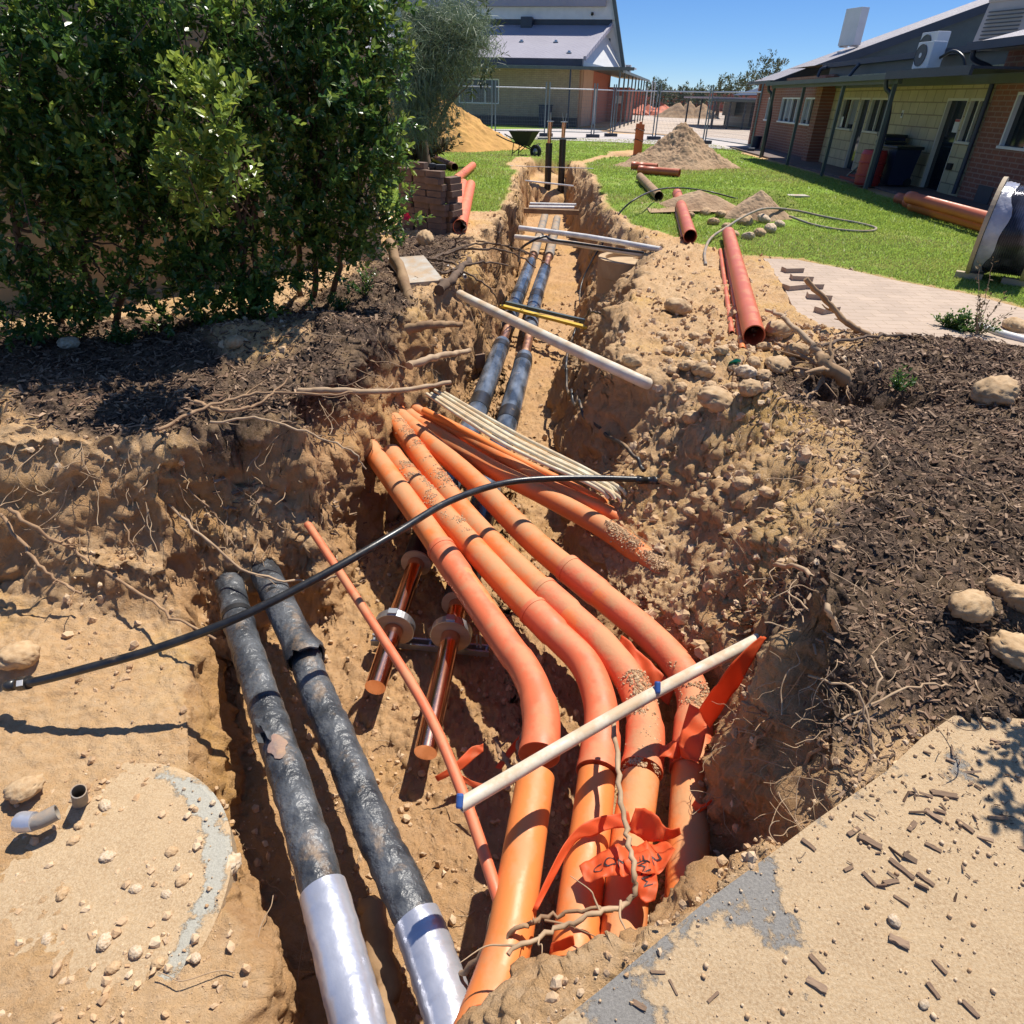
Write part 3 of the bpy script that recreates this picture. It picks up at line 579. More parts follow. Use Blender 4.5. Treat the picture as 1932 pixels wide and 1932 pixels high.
for k in range(6):
    dx = (k-2.5)*.026; b = [W(u, v, z) for (u, v), z in zip(cw, [-.38, -.40, -.42, -.45, -.49, -.53])]
    pts = []
    for i, q in enumerate(b):
        d = b[min(i+1, 5)]-b[max(i-1, 0)]; nrm = np.array([d[1], -d[0], 0]); nrm /= np.linalg.norm(nrm)
        ex = d/np.linalg.norm(d)*((k % 3)*.04-.03) if i in (0, 5) else 0
        pts.append(Vector(q - nrm*dx*(1+.25*math.sin(i+k)) + ex + np.array([0, 0, (.012 if k % 2 else 0)])))
    pts.append(pts[-1]+(pts[-1]-pts[-2]).normalized()*.06+Vector((0, 0, -.03)))
    pipe("cream_conduit", pts, .0135, M['conduit_w'], "thin cream conduit in the bundle of six crossing above the orange conduits", "conduit", "bundle of cream conduits", 10)

# insulated copper mains: two, each with its bare copper stretches
def collar(name, c, ax, r0, r1, th, par):
    mb = MB(); mb.lathe([(r0, -th/2), (r1-.004, -th/2), (r1-.004, th/2), (r0, th/2)], c, ax, 32); o = mb.build(name, M['timber'], par)
    m2 = MB(); m2.lathe([(r1-.004, -th*.52), (r1, -th*.52), (r1, th*.52), (r1-.004, th*.52)], c, ax, 32); d = Vector(ax).orthogonal().normalized()
    m2.bar(Vector(c)+Vector((0, 0, r1+.004))-Vector(ax)*th*.4, Vector(c)+Vector((0, 0, r1+.004))+Vector(ax)*th*.4, .05, .016)
    m2.build("clamp_band", M['galv'], o); return o
def main_pipe(tr, segs, label):
    pts = spline(P(*tr), 8); root = empty("insulated_main", pts[0]); tag(root, label, "pipe")
    def loc(mb, nm, m):
        o = mb.build(nm, m); o.parent = root; o.matrix_parent_inverse = Matrix.Translation(pts[0]).inverted(); return o
    for kind, a, b in segs:
        q = along(pts, a, b, 20)
        if kind == 'cu': mb = MB(); mb.tube(q, .055, 24); loc(mb, "copper_pipe", M['copper'])
        elif kind == 'cuold': mb = MB(); mb.tube(q, .055, 20); loc(mb, "copper_pipe", M['copper_old'])
        elif kind == 'grey': mb = MB(); mb.tube(q, [.088]*21, 24); loc(mb, "grey_sleeve", M['greyins'])
        elif kind == 'dark': mb = MB(); mb.tube(q, .098, 24); loc(mb, "insulation", M['blackband'])
        elif kind == 'wrap':
            mb = MB(); mb.tube(q, [.102*(.93 if i in (0, 20) else 1) for i in range(21)], 28); loc(mb, "wrapped_insulation", M['wrap'])
        elif kind == 'band': mb = MB(); mb.tube(q, .1055, 28); loc(mb, "tape_band", M['blackband'])
        elif kind == 'collar':
            c = q[0]; d = (q[-1]-q[0]).normalized(); o = collar("timber_collar", c, d, .056, .118, .05, None)
            for oo in (o,): oo.parent = root; oo.matrix_parent_inverse = Matrix.Translation(pts[0]).inverted()
        elif kind == 'face':
            c = q[0]; d = (q[-1]-q[0]).normalized(); mb = MB(); mb.lathe([(.056, 0), (.101, 0), (.101, .012), (.056, .012)], c, d, 28); loc(mb, "insulation_end", M['timber'])
    return root
def frac(tr, v):            # where along the track the photo row v falls
    pts = spline(P(*tr), 8); L = [0]
    for i in range(1, len(pts)): L.append(L[-1]+(pts[i]-pts[i-1]).length)
    vs = []
    for q in pts:
        d = np.array(q)-CAM; a = d@cam_r; b = d@cam_u; vs.append(966-FPX*b/(d@FW))
    return float(np.interp(v, vs, np.array(L)/L[-1]))
TL = [(1028, 407, -.88), (1007, 480, -.90), (971, 575, -.93), (954, 629, -.95), (905, 762, -.98), (885, 815, -.99), (790, 1050, -1.0), (708, 1297, -1.0)]
TR = [(1051, 413, -.88), (1036, 483, -.90), (1011, 563, -.93), (996, 646, -.95), (960, 785, -.98), (925, 905, -1.0), (885, 1065, -1.0), (862, 1150, -1.0), (803, 1420, -1.0)]
fl = lambda v: frac(TL, v); fr = lambda v: frac(TR, v)
main_pipe(TL, [('grey', 0, fl(482)), ('cuold', fl(482), fl(496)), ('wrap', fl(495), fl(618)), ('band', fl(556), fl(562)), ('cuold', fl(618), fl(650)), ('wrap', fl(648), fl(1030)), ('band', fl(654), fl(662)), ('band', fl(755), fl(775)), ('dark', fl(1000), fl(1062)), ('face', fl(1062), fl(1066)), ('cu', fl(1060), 1), ('collar', fl(1184), fl(1190))], "left insulated copper main in the trench floor, its shorter bare copper end in front")
main_pipe(TR, [('grey', 0, fr(484)), ('cuold', fr(484), fr(508)), ('wrap', fr(507), fr(628)), ('band', fr(556), fr(568)), ('cuold', fr(626), fr(676)), ('wrap', fr(674), fr(1060)), ('band', fr(682), fr(690)), ('band', fr(780), fr(800)), ('dark', fr(1060), fr(1140)), ('face', fr(1140), fr(1146)), ('cu', fr(1140), 1), ('collar', fr(1196), fr(1202))], "right insulated copper main in the trench floor, its longer bare copper end in front")
# support channel under the copper ends
a = Vector(W(700, 1212, -1.12)); b = Vector(W(922, 1234, -1.12)); mb = MB()
for dy in (0, .05):
    mb.bar(a+Vector((0, dy, 0)), b+Vector((0, dy, 0)), .012, .04)
for t in (.02, .25, .5, .75, .98):
    q = a.lerp(b, t); mb.bar(q, q+Vector((0, .05, 0)), .012, .012)
for t in (.9, .93): q = a.lerp(b, t); mb.bar(q+Vector((0, .02, -.05)), q+Vector((0, .02, .12)), .01, .01)
tag(mb.build("support_channel", M['galv']), "slotted steel channel lying under the two copper pipe ends", "metal bracket")

def crinkle(mb, amp, sc_, seed):
    v = np.array(mb.v); a = fbm(v[:, 0]+v[:, 2]*.7, v[:, 1]-v[:, 2]*.6, sc_, 3, seed)*amp; b = fbm(v[:, 1]+v[:, 2]*.5, v[:, 0]+v[:, 2], sc_*2.5, 2, seed+9)*amp*.6
    mb.v = [tuple(q) for q in v+np.stack([b, a*.3, a+b], 1)]
# black pipes at the left, part silver
def black_pipe(tr, r, foil_v, label, broken=None):
    pts = spline(P(*tr), 8); o = None
    f = frac(tr, foil_v); mb = MB(); q = along(pts, 0, f+.02, 60)
    rr = [r*(1+.025*math.sin(i*1.7)+.02*math.sin(i*.6+1)) for i in range(61)]
    if broken: rr = [x*(1.0) for x in rr]
    mb.tube(q, rr, 30); crinkle(mb, .007, 14, 3); o = mb.build("foil_ended_pipe", M['tar']); tag(o, label, "pipe")
    mb = MB(); q = along(pts, f, 1, 60); mb.tube(q, [r*(1.07+.03*((i % 10)/10.0)) for i in range(61)], 32); crinkle(mb, .004, 10, 5); mb.build("foil_wrap", M['foil'], o)
    return o, pts
p1o, p1p = black_pipe([(432, 1100, -.84), (440, 1130, -.84), (452, 1180, -.84), (500, 1330, -.84), (556, 1500, -.84), (612, 1690, -.84), (668, 1900, -.84), (690, 2000, -.84)], .078, 1680, "left black wrapped pipe with a torn patch and a silver foil lower end")
p2o, p2p = black_pipe([(575, 1235, -.86), (592, 1290, -.86), (640, 1400, -.86), (705, 1560, -.86), (780, 1720, -.86), (838, 1880, -.86), (870, 1990, -.86)], .078, 1735, "right black wrapped pipe with cracked skin and a silver foil lower end")
mb = MB(); q = spline(P((486, 1050, -.84), (500, 1080, -.84), (540, 1165, -.835), (580, 1245, -.83)), 8); mb.tube(q, [.084]*(len(q)-4)+[.088, .096, .102, .100], 30, True, .010)
ed_ = q[-1]; dr_ = (q[-1]-q[-2]).normalized(); rj_ = random.Random(4); jag = [rj_.uniform(-.035, .03) for _ in range(16)]
for i_, v_ in enumerate(mb.v):
    vv_ = Vector(v_)
    if (vv_-ed_).dot(dr_) > -.012:
        a_ = math.atan2((vv_-ed_).dot(dr_.cross(Vector((0, 0, 1))).normalized()), vv_.z-ed_.z); mb.v[i_] = tuple(vv_+dr_*jag[int((a_+math.pi)/6.284*16) % 16])
crinkle(mb, .006, 14, 8); o = mb.build("broken_sleeve", M['tar']); tag(o, "broken outer black sleeve with a jagged open mouth over the right black pipe", "pipe sleeve")
mb = MB(); mb.tube(along(q, .42, .46, 4), .084, 30); mb.build("tape_band", M['blackband'], o)
mb = MB(); mb.tube(along(p1p, .12, .135, 4), .0815, 30); mb.build("tape_band", M['blackband'], p1o)
mb = MB()                                   # the torn lip and bare patch on the left pipe
for k, (t, an) in enumerate([(.47, 1.0), (.485, 1.25), (.5, .8), (.505, 1.35)]):
    c = along(p1p, t, t+.01, 1); d = (c[1]-c[0]).normalized(); up_ = Vector((0, 0, 1)); sd_ = d.cross(up_).normalized()
    nrm = (up_*math.sin(an)+sd_*math.cos(an)*.6).normalized(); b0 = c[0]+nrm*.076
    mb.add([b0-d*.03, b0+d*.03+sd_*.01, b0+d*.035+nrm*.035+sd_*.02, b0-d*.02+nrm*.03+sd_*.025], [(0, 1, 2, 3)], False)
mb.build("torn_flap", M['tar'], p1o)
def bare_patch(pp, t0, t1, an, w_, par, seed):
    r_ = random.Random(seed); q = along(pp, t0, t1, 8); mb = MB(); vs = []
    for i, c in enumerate(q):
        d = (q[min(i+1, 8)]-q[max(i-1, 0)]).normalized(); sd_ = d.cross(Vector((0, 0, 1))).normalized(); hw = w_*math.sin(math.pi*(i+.4)/8.8)*r_.uniform(.7, 1.2)
        for j in range(5): a = an+hw*(j/2-1); vs.append(c+(sd_*math.sin(a)+Vector((0, 0, 1))*math.cos(a))*.0835)
    mb.add(vs, [(i*5+j, i*5+j+1, (i+1)*5+j+1, (i+1)*5+j) for i in range(8) for j in range(4)], True); mb.build("bare_patch", M['pinkfoam'], par)
bare_patch(p1p, .505, .56, .1, .55, p1o, 3)

# white PVC pieces and hoses
pipe("white_pipe", P((868, 555, -.01), (890, 567, .03), (1040, 640, .03), (1195, 712, -.03), (1228, 726, -.10), (1250, 738, -.22)), .041, M['pvc'], "long dusty white pipe bridging the trench from bank to bank", "pipe", sp=4)
wp = P((868, 1520, -.34), (1215, 1318, -.32), (1448, 1196, -.26)); mb = MB(); mb.tube(spline(wp, 8), .024, 18, True, .004); o = mb.build("white_tube", M['pvc']); tag(o, "thin white tube with two blue caps, lying over the orange bends", "tube")
for t, s in ((0.0, .03), (.60, .028)):
    q = along(wp, t, min(1, t+.02), 1); d = (q[1]-q[0]).normalized(); u = d.cross(Vector((0, 0, 1))).normalized(); nn = u.cross(d)
    c = q[0]+nn*.026; mb = MB(); mb.lathe([(.0001, -.022), (.010, -.022), (.012, -.016), (.012, .016), (.010, .022), (.0001, .022)], c, (d*.45+nn*.6-u*.6).normalized(), 14); mb.tube([c-nn*.02, c], .009, 10); mb.build("blue_cap", M['bluecap'], o)
hose = P((28, 1292, -.60), (75, 1284, -.56), (160, 1262, -.50), (300, 1222, -.42), (450, 1165, -.34), (600, 1090, -.28), (740, 1010, -.24), (850, 945, -.27), (960, 910, -.34), (1080, 902, -.37), (1190, 904, -.41), (1222, 906, -.42))
ho = pipe("black_hose", hose, .0195, M['black_poly'], "thick black hose curving across the pit over the orange conduits", "hose", n=16, sp=8)
d0 = (hose[1]-hose[0]).normalized(); mb = MB(); mb.tube([hose[0]-d0*.05, hose[0]-d0*.04, hose[0]+d0*.0, hose[0]+d0*.0, hose[0]+d0*.03, hose[0]+d0*.03, hose[0]+d0*.075], [.018, .024, .024, .021, .021, .031, .030], 14); fo = mb.build("hose_fitting", M['black_poly'], ho)
mb = MB(); c = hose[0]+d0*.055+Vector((0, -.022, .024)); mb.bar(c-d0*.016, c+d0*.016, .024, .003, upv=(0, -.66, .75)); mb.build("fitting_sticker", M['paper'], fo)
d1 = (hose[-1]-hose[-2]).normalized(); mb = MB(); e = hose[-1]
mb.tube([e-d1*.07, e-d1*.07, e-d1*.03, e-d1*.03, e+d1*.03, e+d1*.03, e+d1*.075, e+d1*.075], [.022, .028, .028, .023, .023, .029, .029, .012], 14); mb.tube([e+d1*.06, e+d1*.14], .012, 10); mb.build("hose_coupling", M['black_poly'], ho)
def surf(u, v, dz): q = hit(u, v); return Vector((q.x, q.y, q.z+dz))
cable = [surf(u, v, .15) for u, v in ((1130, 618), (1114, 612), (1094, 628), (1078, 660), (1068, 700), (1066, 750), (1078, 785), (1098, 818), (1140, 855), (1180, 885))]+P((1212, 905, -.42))
cable = [Vector((q.x, q.y, max(q.z, gz(q.x, q.y)+.13))) for q in spline(cable, 5)]
pipe("black_cable", cable, .0135, M['black_dusty'], "black cable looping down the right side of the pit to the hose coupling", "cable", n=12)
pipe("black_cable", P((1398, 377, .03), (1340, 362, .10), (1290, 355, .22), (1245, 357, .30), (1205, 372, .28), (1175, 395, .12), (1155, 425, -.10), (1140, 455, -.35), (1115, 495, -.65), (1096, 540, -.95), (1096, 585, -1.08), (1115, 605, -1.1), (1150, 622, -1.0), (1162, 630, -.9)), .0135, M['black_dusty'], "black cable arching over the lawn and hanging down into the far trench", "cable", n=12)
pipe("black_cable", P((978, 492, -.4), (982, 470, -.1), (1010, 452, .06), (1030, 446, .09), (1040, 452, .07), (1080, 458, .045), (1150, 468, .04), (1215, 477, .03)), .016, M['black_poly'], "short black cable kinked over the pale pipes across the trench", "cable", n=12)
pipe("grey_hose", [surf(1331, 503, .02), surf(1329, 480, .03), surf(1340, 458, .06), Vector(W(1372, 428, .10)), Vector(W(1410, 405, .18)), Vector(W(1447, 393, .20)), Vector(W(1500, 397, .10)), Vector(W(1560, 410, .03)), Vector(W(1620, 421, .02)), Vector(W(1652, 430, .02)), Vector(W(1640, 436, .02)), Vector(W(1590, 434, .02)), Vector(W(1535, 424, .02)), Vector(W(1490, 408, .05))], .0175, M['greyins'], "grey hose looped on the lawn with its end on the sand", "hose", n=12)

# things laid across the far trench
pipe("pale_pipe", P((980, 430, .02), (1110, 447, .02), (1246, 471, .05)), .034, M['pvc_clean'], "clean pale pipe across the trench, in front of the risers", "pipe", sp=3)
pipe("pale_pipe", P((972, 447, -.04), (1060, 457, -.03), (1215, 481, -.06)), .034, M['pvc'], "dirty pale pipe under the kinked black cable", "pipe", sp=3)
pipe("pale_pipe", P((1000, 385, -.36), (1087, 387, -.34)), .035, M['pvc_clean'], "upper of two short white pipes lying on the board across the far trench", "pipe", sp=0)
pipe("pale_pipe", P((998, 391, -.36), (1083, 392, -.36)), .035, M['pvc_clean'], "lower of two short white pipes lying on the board across the far trench", "pipe", sp=0)
mb = MB(); mb.bar(W(988, 397, -.42), W(1092, 401, -.42), .10, .09); tag(mb.build("timber_board", M['wood']), "brown timber board wedged across the far trench under white pipes", "board")
pipe("thin_rail", P((991, 341, -.05), (1082, 351, -.10)), .018, M['pvc_clean'], "slim white rod across the far trench behind the risers", "rod", sp=0)
pipe("thin_rail", P((962, 313, .02), (1120, 318, .03)), .010, M['pvc_clean'], "very thin pale rod across the far end of the trench, at lawn level", "rod", sp=0)
mb = MB(); mb.bar(W(945, 577, -.80), W(1150, 629, -.78), .075, .035, bev=.004); tag(mb.build("yellow_bar", M['yellow']), "yellow painted bar across the insulated mains", "bar")
mb = MB(); mb.bar(W(955, 571, -.79), W(1152, 617, -.77), .05, .04); tag(mb.build("dark_bar", M['greygreen']), "dark grey-green bar lying behind the yellow bar", "bar")
# orange offcuts lying in the far trench
pipe("orange_offcut", P((1000, 362, -.72), (1040, 357, -.70)), .075, M['red_orange'], "stubby orange offcut in the far trench with its mouth open", "pipe", sp=0, inner=.01)
pipe("orange_offcut", P((996, 374, -.9), (1048, 362, -.85)), .045, M['orange_clean'], "thin orange offcut leaning below the stubby one in the far trench", "pipe", sp=0, inner=.008)
# risers
def riser(u, vt, lab, ub):
    b = W(ub, 384, -1.0); y = b[1]; top = W(u, vt, y=y); ct = W(u+1.5, vt-(30 if ub < 1040 else 29), y=y); ct2 = W(u+2.5, vt-(40 if ub < 1040 else 32), y=y)
    c0 = Vector(b); c1 = Vector(top); c2 = Vector(ct2)
    root = empty("pipe_riser", c0); tag(root, lab, "pipe riser")
    def add(mb, nm, m): o = mb.build(nm, m); o.parent = root; o.matrix_parent_inverse = Matrix.Translation(c0).inverted()
    mb = MB(); mb.tube([c0-Vector((0, 0, .2)), c1], .094, 24); add(mb, "insulation", M['black_poly'])
    mb = MB(); mb.tube([c1-Vector((0, 0, .05)), c2], .052, 20); add(mb, "copper_pipe", M['copper'])
    mb = MB(); mb.lathe([(.0, 0), (.095, 0), (.095, .02), (0, .02)], c2, n=20); add(mb, "flange", M['galv'])
    mb = MB()
    for s in ((-1, 1) if ub > 1040 else (-.25, .25)): mb.tube([c2+Vector((.02*s, 0, 0)), c2+Vector((.06*s, 0, .22))], .007, 6)
    add(mb, "threaded_rod", M['galv'])
    return root, c1
r1, e1 = riser(1036, 270, "left black insulated riser with a copper top, standing in the far trench", 1032)
r2, e2 = riser(1062, 263, "right, taller black insulated riser with a copper top, standing in the far trench", 1057)
q = e2+Vector((0, -.06, .05)); mb = MB(); a = Vector(W(1014, 261, y=q.y-.03)); b = Vector(W(1088, 261.5, y=q.y-.03)); mb.bar(a, b, .04, .04)
for k in range(18): mb.bar(a.lerp(b, (k+.3)/18)+Vector((0, -.022, 0)), a.lerp(b, (k+.7)/18)+Vector((0, -.022, 0)), .004, .018)
tag(mb.build("riser_bracket", M['galv_dark']), "perforated steel rail clamped across the two risers", "metal bracket")

# concrete manhole shaft in the right trench wall
mc = W(1182, 486, -.18); mb = MB(); hr = .43
mb.lathe([(.0, -.05), (hr-.09, -.05), (hr-.09, 0), (hr, 0), (hr, -.22)], (mc[0]+.06, mc[1], mc[2]), n=40); o = mb.build("manhole_shaft", M['concrete_s']); tag(o, "round concrete manhole shaft half buried in the trench wall", "manhole")
mb = MB(); mb.lathe([(hr-.012, -.225), (hr-.012, -1.3)], (mc[0]+.06, mc[1], mc[2]), n=40); mb.build("shaft_ring", M['concrete_s'], o)

# ============================================================ rocks, clods, chips, roots
def ico(sub):
    bm = bmesh.new(); bmesh.ops.create_icosphere(bm, subdivisions=sub, radius=1); bm.verts.index_update()
    v = np.array([q.co[:] for q in bm.verts]); f = np.array([[q.index for q in t.verts] for t in bm.faces]); bm.free(); return v, f
IV, IF = ico(4); IV1, IF1 = ico(1); IV2, IF2 = ico(2)
def rock_mesh(seed, m, flat=.75):
    r = np.random.default_rng(seed); n = np.concatenate([r.normal(size=(9, 3)), np.array([[1, .1, 0], [-1, 0, .2], [0, 1, .1], [.1, -1, 0], [0, .2, 1]])+r.normal(0, .25, (5, 3))]); n /= np.linalg.norm(n, axis=1)[:, None]; d = r.uniform(.46, .92, 14)
    dots = IV@n.T; q = np.where(dots > .08, d[None, :]/np.maximum(dots, .08), 9)
    k = 60.0; rad = -np.log(np.sum(np.exp(-k*q), 1)+1e-9)/k; rad = np.clip(rad, .45, 1.2)
    a = IV*1.0
    nz = fbm(a[:, 0]*2+a[:, 2]*1.3+seed, a[:, 1]*2-a[:, 2]*.7, 1.3, 4, seed)*.07 + fbm(a[:, 0]*5+a[:, 2]*4+seed, a[:, 1]*5, 1.5, 3, seed+9)*.07
    v = IV*(rad+nz)[:, None]; v /= np.abs(v[:, :2]).max(); v[:, 2] *= flat; v[:, 0] *= 1.12
    return np_mesh("rock", v, IF, m, True)
RS = [rock_mesh(60+s, M['rock_small'], .7) for s in range(6)]; RK = [rock_mesh(s, M['rock'], .62+.05*(s % 4)) for s in range(7)]; RP = [rock_mesh(30+s, M['palerock'], .7) for s in range(3)]
def rock(u, v, wpx, label, group=None, pale=False, k=0, tilt=0, name="rock", sink=.25, onz=None):
    q = hit(u, v) if onz is None else Vector(W(u, v, onz)); s = wpx*depth(q)/FPX/2/1.1
    small = wpx < 38 and not pale; o = link(name, RS[k % 6] if small else (RP if pale else RK)[k % (3 if pale else 7)]); o.location = (q.x, q.y, q.z+s*(.72-sink)); o.scale = (s, s*random.uniform(.8, 1.0), s*random.uniform(.85, 1.05)); o.rotation_euler = (random.uniform(-.3, .3)+tilt, random.uniform(-.3, .3), random.uniform(0, 6.28))
    return tag(o, label, "rock", group)
rock(1277, 592, 64, "tan boulder alone on the smooth sand right of the trench", k=1)
rock(1350, 772, 84, "largest tan boulder in the rubble, nearest to the mulch", k=2)
rock(1412, 745, 62, "tan boulder touching the largest one on its right", k=3)
rock(1405, 712, 46, "upright pale jagged rock beside the green plastic scrap", pale=True, k=0)
rock(1465, 700, 60, "rough rock between the pale jagged rock and the uprooted stump", k=4)
rock(1468, 636, 66, "orange-brown clod beside the open mouth of the large pipe", k=5)
rock(1870, 757, 92, "squarish brown rock alone on the mulch at the right", k=6)
rock(1822, 1160, 108, "big yellowish rock on the mulch, left of a pair", k=0)
rock(1885, 1122, 70, "small yellowish rock behind the big one on the mulch", k=3)
rock(1928, 1148, 90, "rounded yellowish rock on the mulch, cut by the photo edge", k=5)
rock(1908, 1245, 110, "flat yellowish slab rock below the rock pair on the mulch", k=2)
rock(425, 1650, 74, "white limestone rock at the ledge beside the left black pipe", pale=True, k=1, onz=-.86, sink=.0)
rock(52, 1497, 74, "brown rock on the round concrete cover behind the foil-wrapped stub", k=4, onz=-.735)
rock(445, 655, 46, "tan stone lying on the sandy patch under the shrubs", k=1)
rock(803, 462, 48, "yellowish limestone lump at the foot of the brick stack", k=3)
rock(1192, 690, 44, "tan clod resting at the end of the long white pipe", k=6)
rock(1296, 700, 50, "brown rock at the left edge of the rubble below the slim orange tubes", k=0)
rock(1325, 712, 52, "brown pointed rock in the middle of the rubble heap", k=2, tilt=.5)
rock(1305, 797, 46, "round clod below the largest boulder", k=5)
rock(40, 1250, 80, "yellow-green clay lump by the fitting of the black hose", k=2)
rock(132, 655, 40, "pale stone in the deep shade under the left shrub", pale=True, k=2)
for i, (u, v, s) in enumerate([(1250, 640, 30), (1262, 668, 26), (1300, 665, 26), (1360, 668, 30), (1385, 700, 26), (1440, 660, 28), (1340, 735, 28), (1376, 735, 26), (1285, 735, 26), (1370, 790, 24), (1500, 672, 46), (1438, 715, 32), (1505, 712, 30), (1420, 690, 28), (1270, 705, 24), (1310, 640, 24)]):
    rock(u, v, s*1.1, "fist-sized tan rock in the rubble heap right of the trench", "rubble rocks right of the trench", k=i)
for i, (u, v, s) in enumerate([(1410, 452, 26), (1385, 447, 24), (1432, 445, 26), (1452, 438, 30), (1370, 432, 24), (1405, 424, 34), (1440, 420, 30), (1345, 425, 26), (1330, 405, 24), (1470, 428, 22), (1360, 410, 26), (1300, 412, 22)]):
    rock(u, v, s, "tan rock tipped out between the two heaps of soil on the lawn", "rocks dumped on the lawn", k=i+2, pale=i % 3 == 0)
for i, (u, v, s) in enumerate([(1400, 920, 46), (1445, 935, 34), (1330, 905, 30), (1470, 960, 26), (1375, 1005, 32), (1300, 970, 26), (1420, 1000, 24), (1345, 1060, 28), (1300, 1040, 22), (1455, 1040, 26)]):
    rock(u, v, s, "crumbly brown clod on the slope below the mulch", "clods on the right slope", k=i+1)
for i, (u, v, s) in enumerate([(200, 1523, 28), (150, 1560, 24), (205, 1620, 30), (325, 1610, 24), (258, 1680, 26), (345, 1665, 26), (315, 1690, 22), (120, 1690, 30), (200, 1780, 36), (215, 1830, 30), (258, 1800, 34), (300, 1820, 26), (370, 1810, 22), (140, 1590, 26), (90, 1775, 26)]):
    rock(u, v, s, "small stone scattered on the round concrete cover", "stones on the concrete cover", k=i, pale=i % 2 == 0, onz=-.772)
rock(1686, 1740, 26, "small white stone on the sandy path, above two bark pieces", pale=True, k=0, onz=.0)
rock(1742, 1897, 22, "small white pebble on the path among bark bits, bottom right", pale=True, k=2, onz=.0)
rock(1920, 1400, 60, "grey stone in the shade at the right edge", pale=True, k=2)

def scatter(n, region, seed, zone=None):
    """random points over a pixel window, returned as plan points"""
    r = np.random.default_rng(seed); u0, v0, u1, v1, zz = region; out = []
    U = r.uniform(u0, u1, n); V = r.uniform(v0, v1, n)
    A = np.array([W(a, b, zz) for a, b in zip(U, V)]); return A[:, 0], A[:, 1]
def stuff_bits(name, X, Y, S, base, seed, m, label, zoff=.3, chips=False, zfix=None):
    r = np.random.default_rng(seed); n = len(X); Z = height(X, Y) if zfix is None else np.full(n, zfix)
    if chips:
        bv = np.array([(a, b, c) for a in (-1, 1) for b in (-1, 1) for c in (-1, 1)], float); bf = np.array([(0, 1, 3, 2), (4, 6, 7, 5), (0, 4, 5, 1), (2, 3, 7, 6), (0, 2, 6, 4), (1, 5, 7, 3)])
    else: bv, bf = base
    az = r.uniform(0, 6.283, n); tx = r.normal(0, .45 if chips else 1.5, n); ty = r.normal(0, .36 if chips else 1.5, n)
    V = np.repeat(bv[None], n, 0)
    if chips:
        V = V*np.stack([S*r.uniform(.7, 1.6, n), S*r.uniform(.14, .5, n), S*r.uniform(.05, .2, n)], 1)[:, None, :]
        V[:, :, 1] *= np.where(V[:, :, 0] > 0, r.uniform(.4, 1, n)[:, None], 1)
    else:
        V = V*(1+r.uniform(-.38, .34, (n, len(bv), 1)))*np.stack([S*r.uniform(.8, 1.3, n), S, S*r.uniform(.6, .95, n)], 1)[:, None, :]
    x, y, z = V[..., 0], V[..., 1], V[..., 2]
    c, s = np.cos(tx)[:, None], np.sin(tx)[:, None]; y, z = y*c-z*s, y*s+z*c
    c, s = np.cos(ty)[:, None], np.sin(ty)[:, None]; x, z = x*c+z*s, -x*s+z*c
    c, s = np.cos(az)[:, None], np.sin(az)[:, None]; x, y = x*c-y*s, x*s+y*c
    P_ = np.stack([x+X[:, None], y+Y[:, None], z+(Z+S*zoff)[:, None]], -1).reshape(-1, 3)
    F_ = (bf[None]+(np.arange(n)*len(bv))[:, None, None]).reshape(-1, bf.shape[1])
    tint = np.repeat(np.clip(r.beta(1, 2.2, n), 0, 1), len(bv))
    return tag(link(name, np_mesh(name, P_, F_, m, False, {"tint": tint})), label, None, None, "stuff")
def region_pts(n, poly, seed, bias=1.0):
    r = np.random.default_rng(seed); p = np.array(poly); lo, hi = p.min(0), p.max(0); lo[0] = max(lo[0], -4.5); hi[0] = min(hi[0], 5.0)
    X = r.uniform(lo[0], hi[0], n*3); Y = lo[1]+(hi[1]-lo[1])*r.uniform(0, 1, n*3)**bias
    k = sdist(X, Y, poly) > r.uniform(-.30, .16, n*3); return X[k][:n], Y[k][:n]
# soil crumbs everywhere in and round the pit
r = np.random.default_rng(5); n = 60000
Y = .4+11*r.uniform(0, 1, n)**1.7; X = r.uniform(-1, 1, n)*(1.2+.75*Y)*.75
gr, mu = masks(X, Y); cl = fbm(X, Y, 2.6, 3, 77); keep = (gr < .3) & (sdist(X, Y, PATH) < .03) & (sdist(X, Y, PAVING) < -.05) & (r.uniform(-.9, .75, n) < cl) & (mu < .6)
X, Y = X[keep], Y[keep]; S = (.0030+.020*r.uniform(0, 1, len(X))**7)*np.clip(.65+.18*Y, .8, 1.6)
stuff_bits("soil_crumbs", X[:12000], Y[:12000], S[:12000], (IV1, IF1), 6, M['clod'], "loose soil crumbs and small clods all over the diggings", .35)
# bigger clods by the right slope
X, Y = region_pts(420, G(-.3, (1230, 660), (1330, 640), (1560, 700), (1600, 860), (1560, 1000), (1450, 1240), (1380, 1300), (1290, 1180), (1260, 1000), (1190, 880)), 12)
stuff_bits("slope_clods", X, Y, .012+.03*RNG.uniform(0, 1, len(X))**2.5, (IV2, IF2), 13, M['clod'], "brown clods tumbled on the right-hand slope", .3)
# bark mulch
X, Y = region_pts(33000, MULCH_R, 21, 1.5); S = .005+.016*RNG.uniform(0, 1, len(X))**2.6
stuff_bits("bark_mulch", X, Y, S*np.clip(.6+.12*Y, .7, 1.3), None, 22, M['chip'], "dark bark mulch spread on the right-hand bed", .5, True)
X, Y = region_pts(14000, MULCH_L, 23, 1.3); k = np.abs(fbm(X, Y, 1, 2, 3)) > -1; S = .006+.018*RNG.uniform(0, 1, len(X))**2.5
stuff_bits("leaf_litter", X, Y, S, None, 24, M['chip'], "dark mulch and leaf litter on the bank under the shrubs", .5, True)
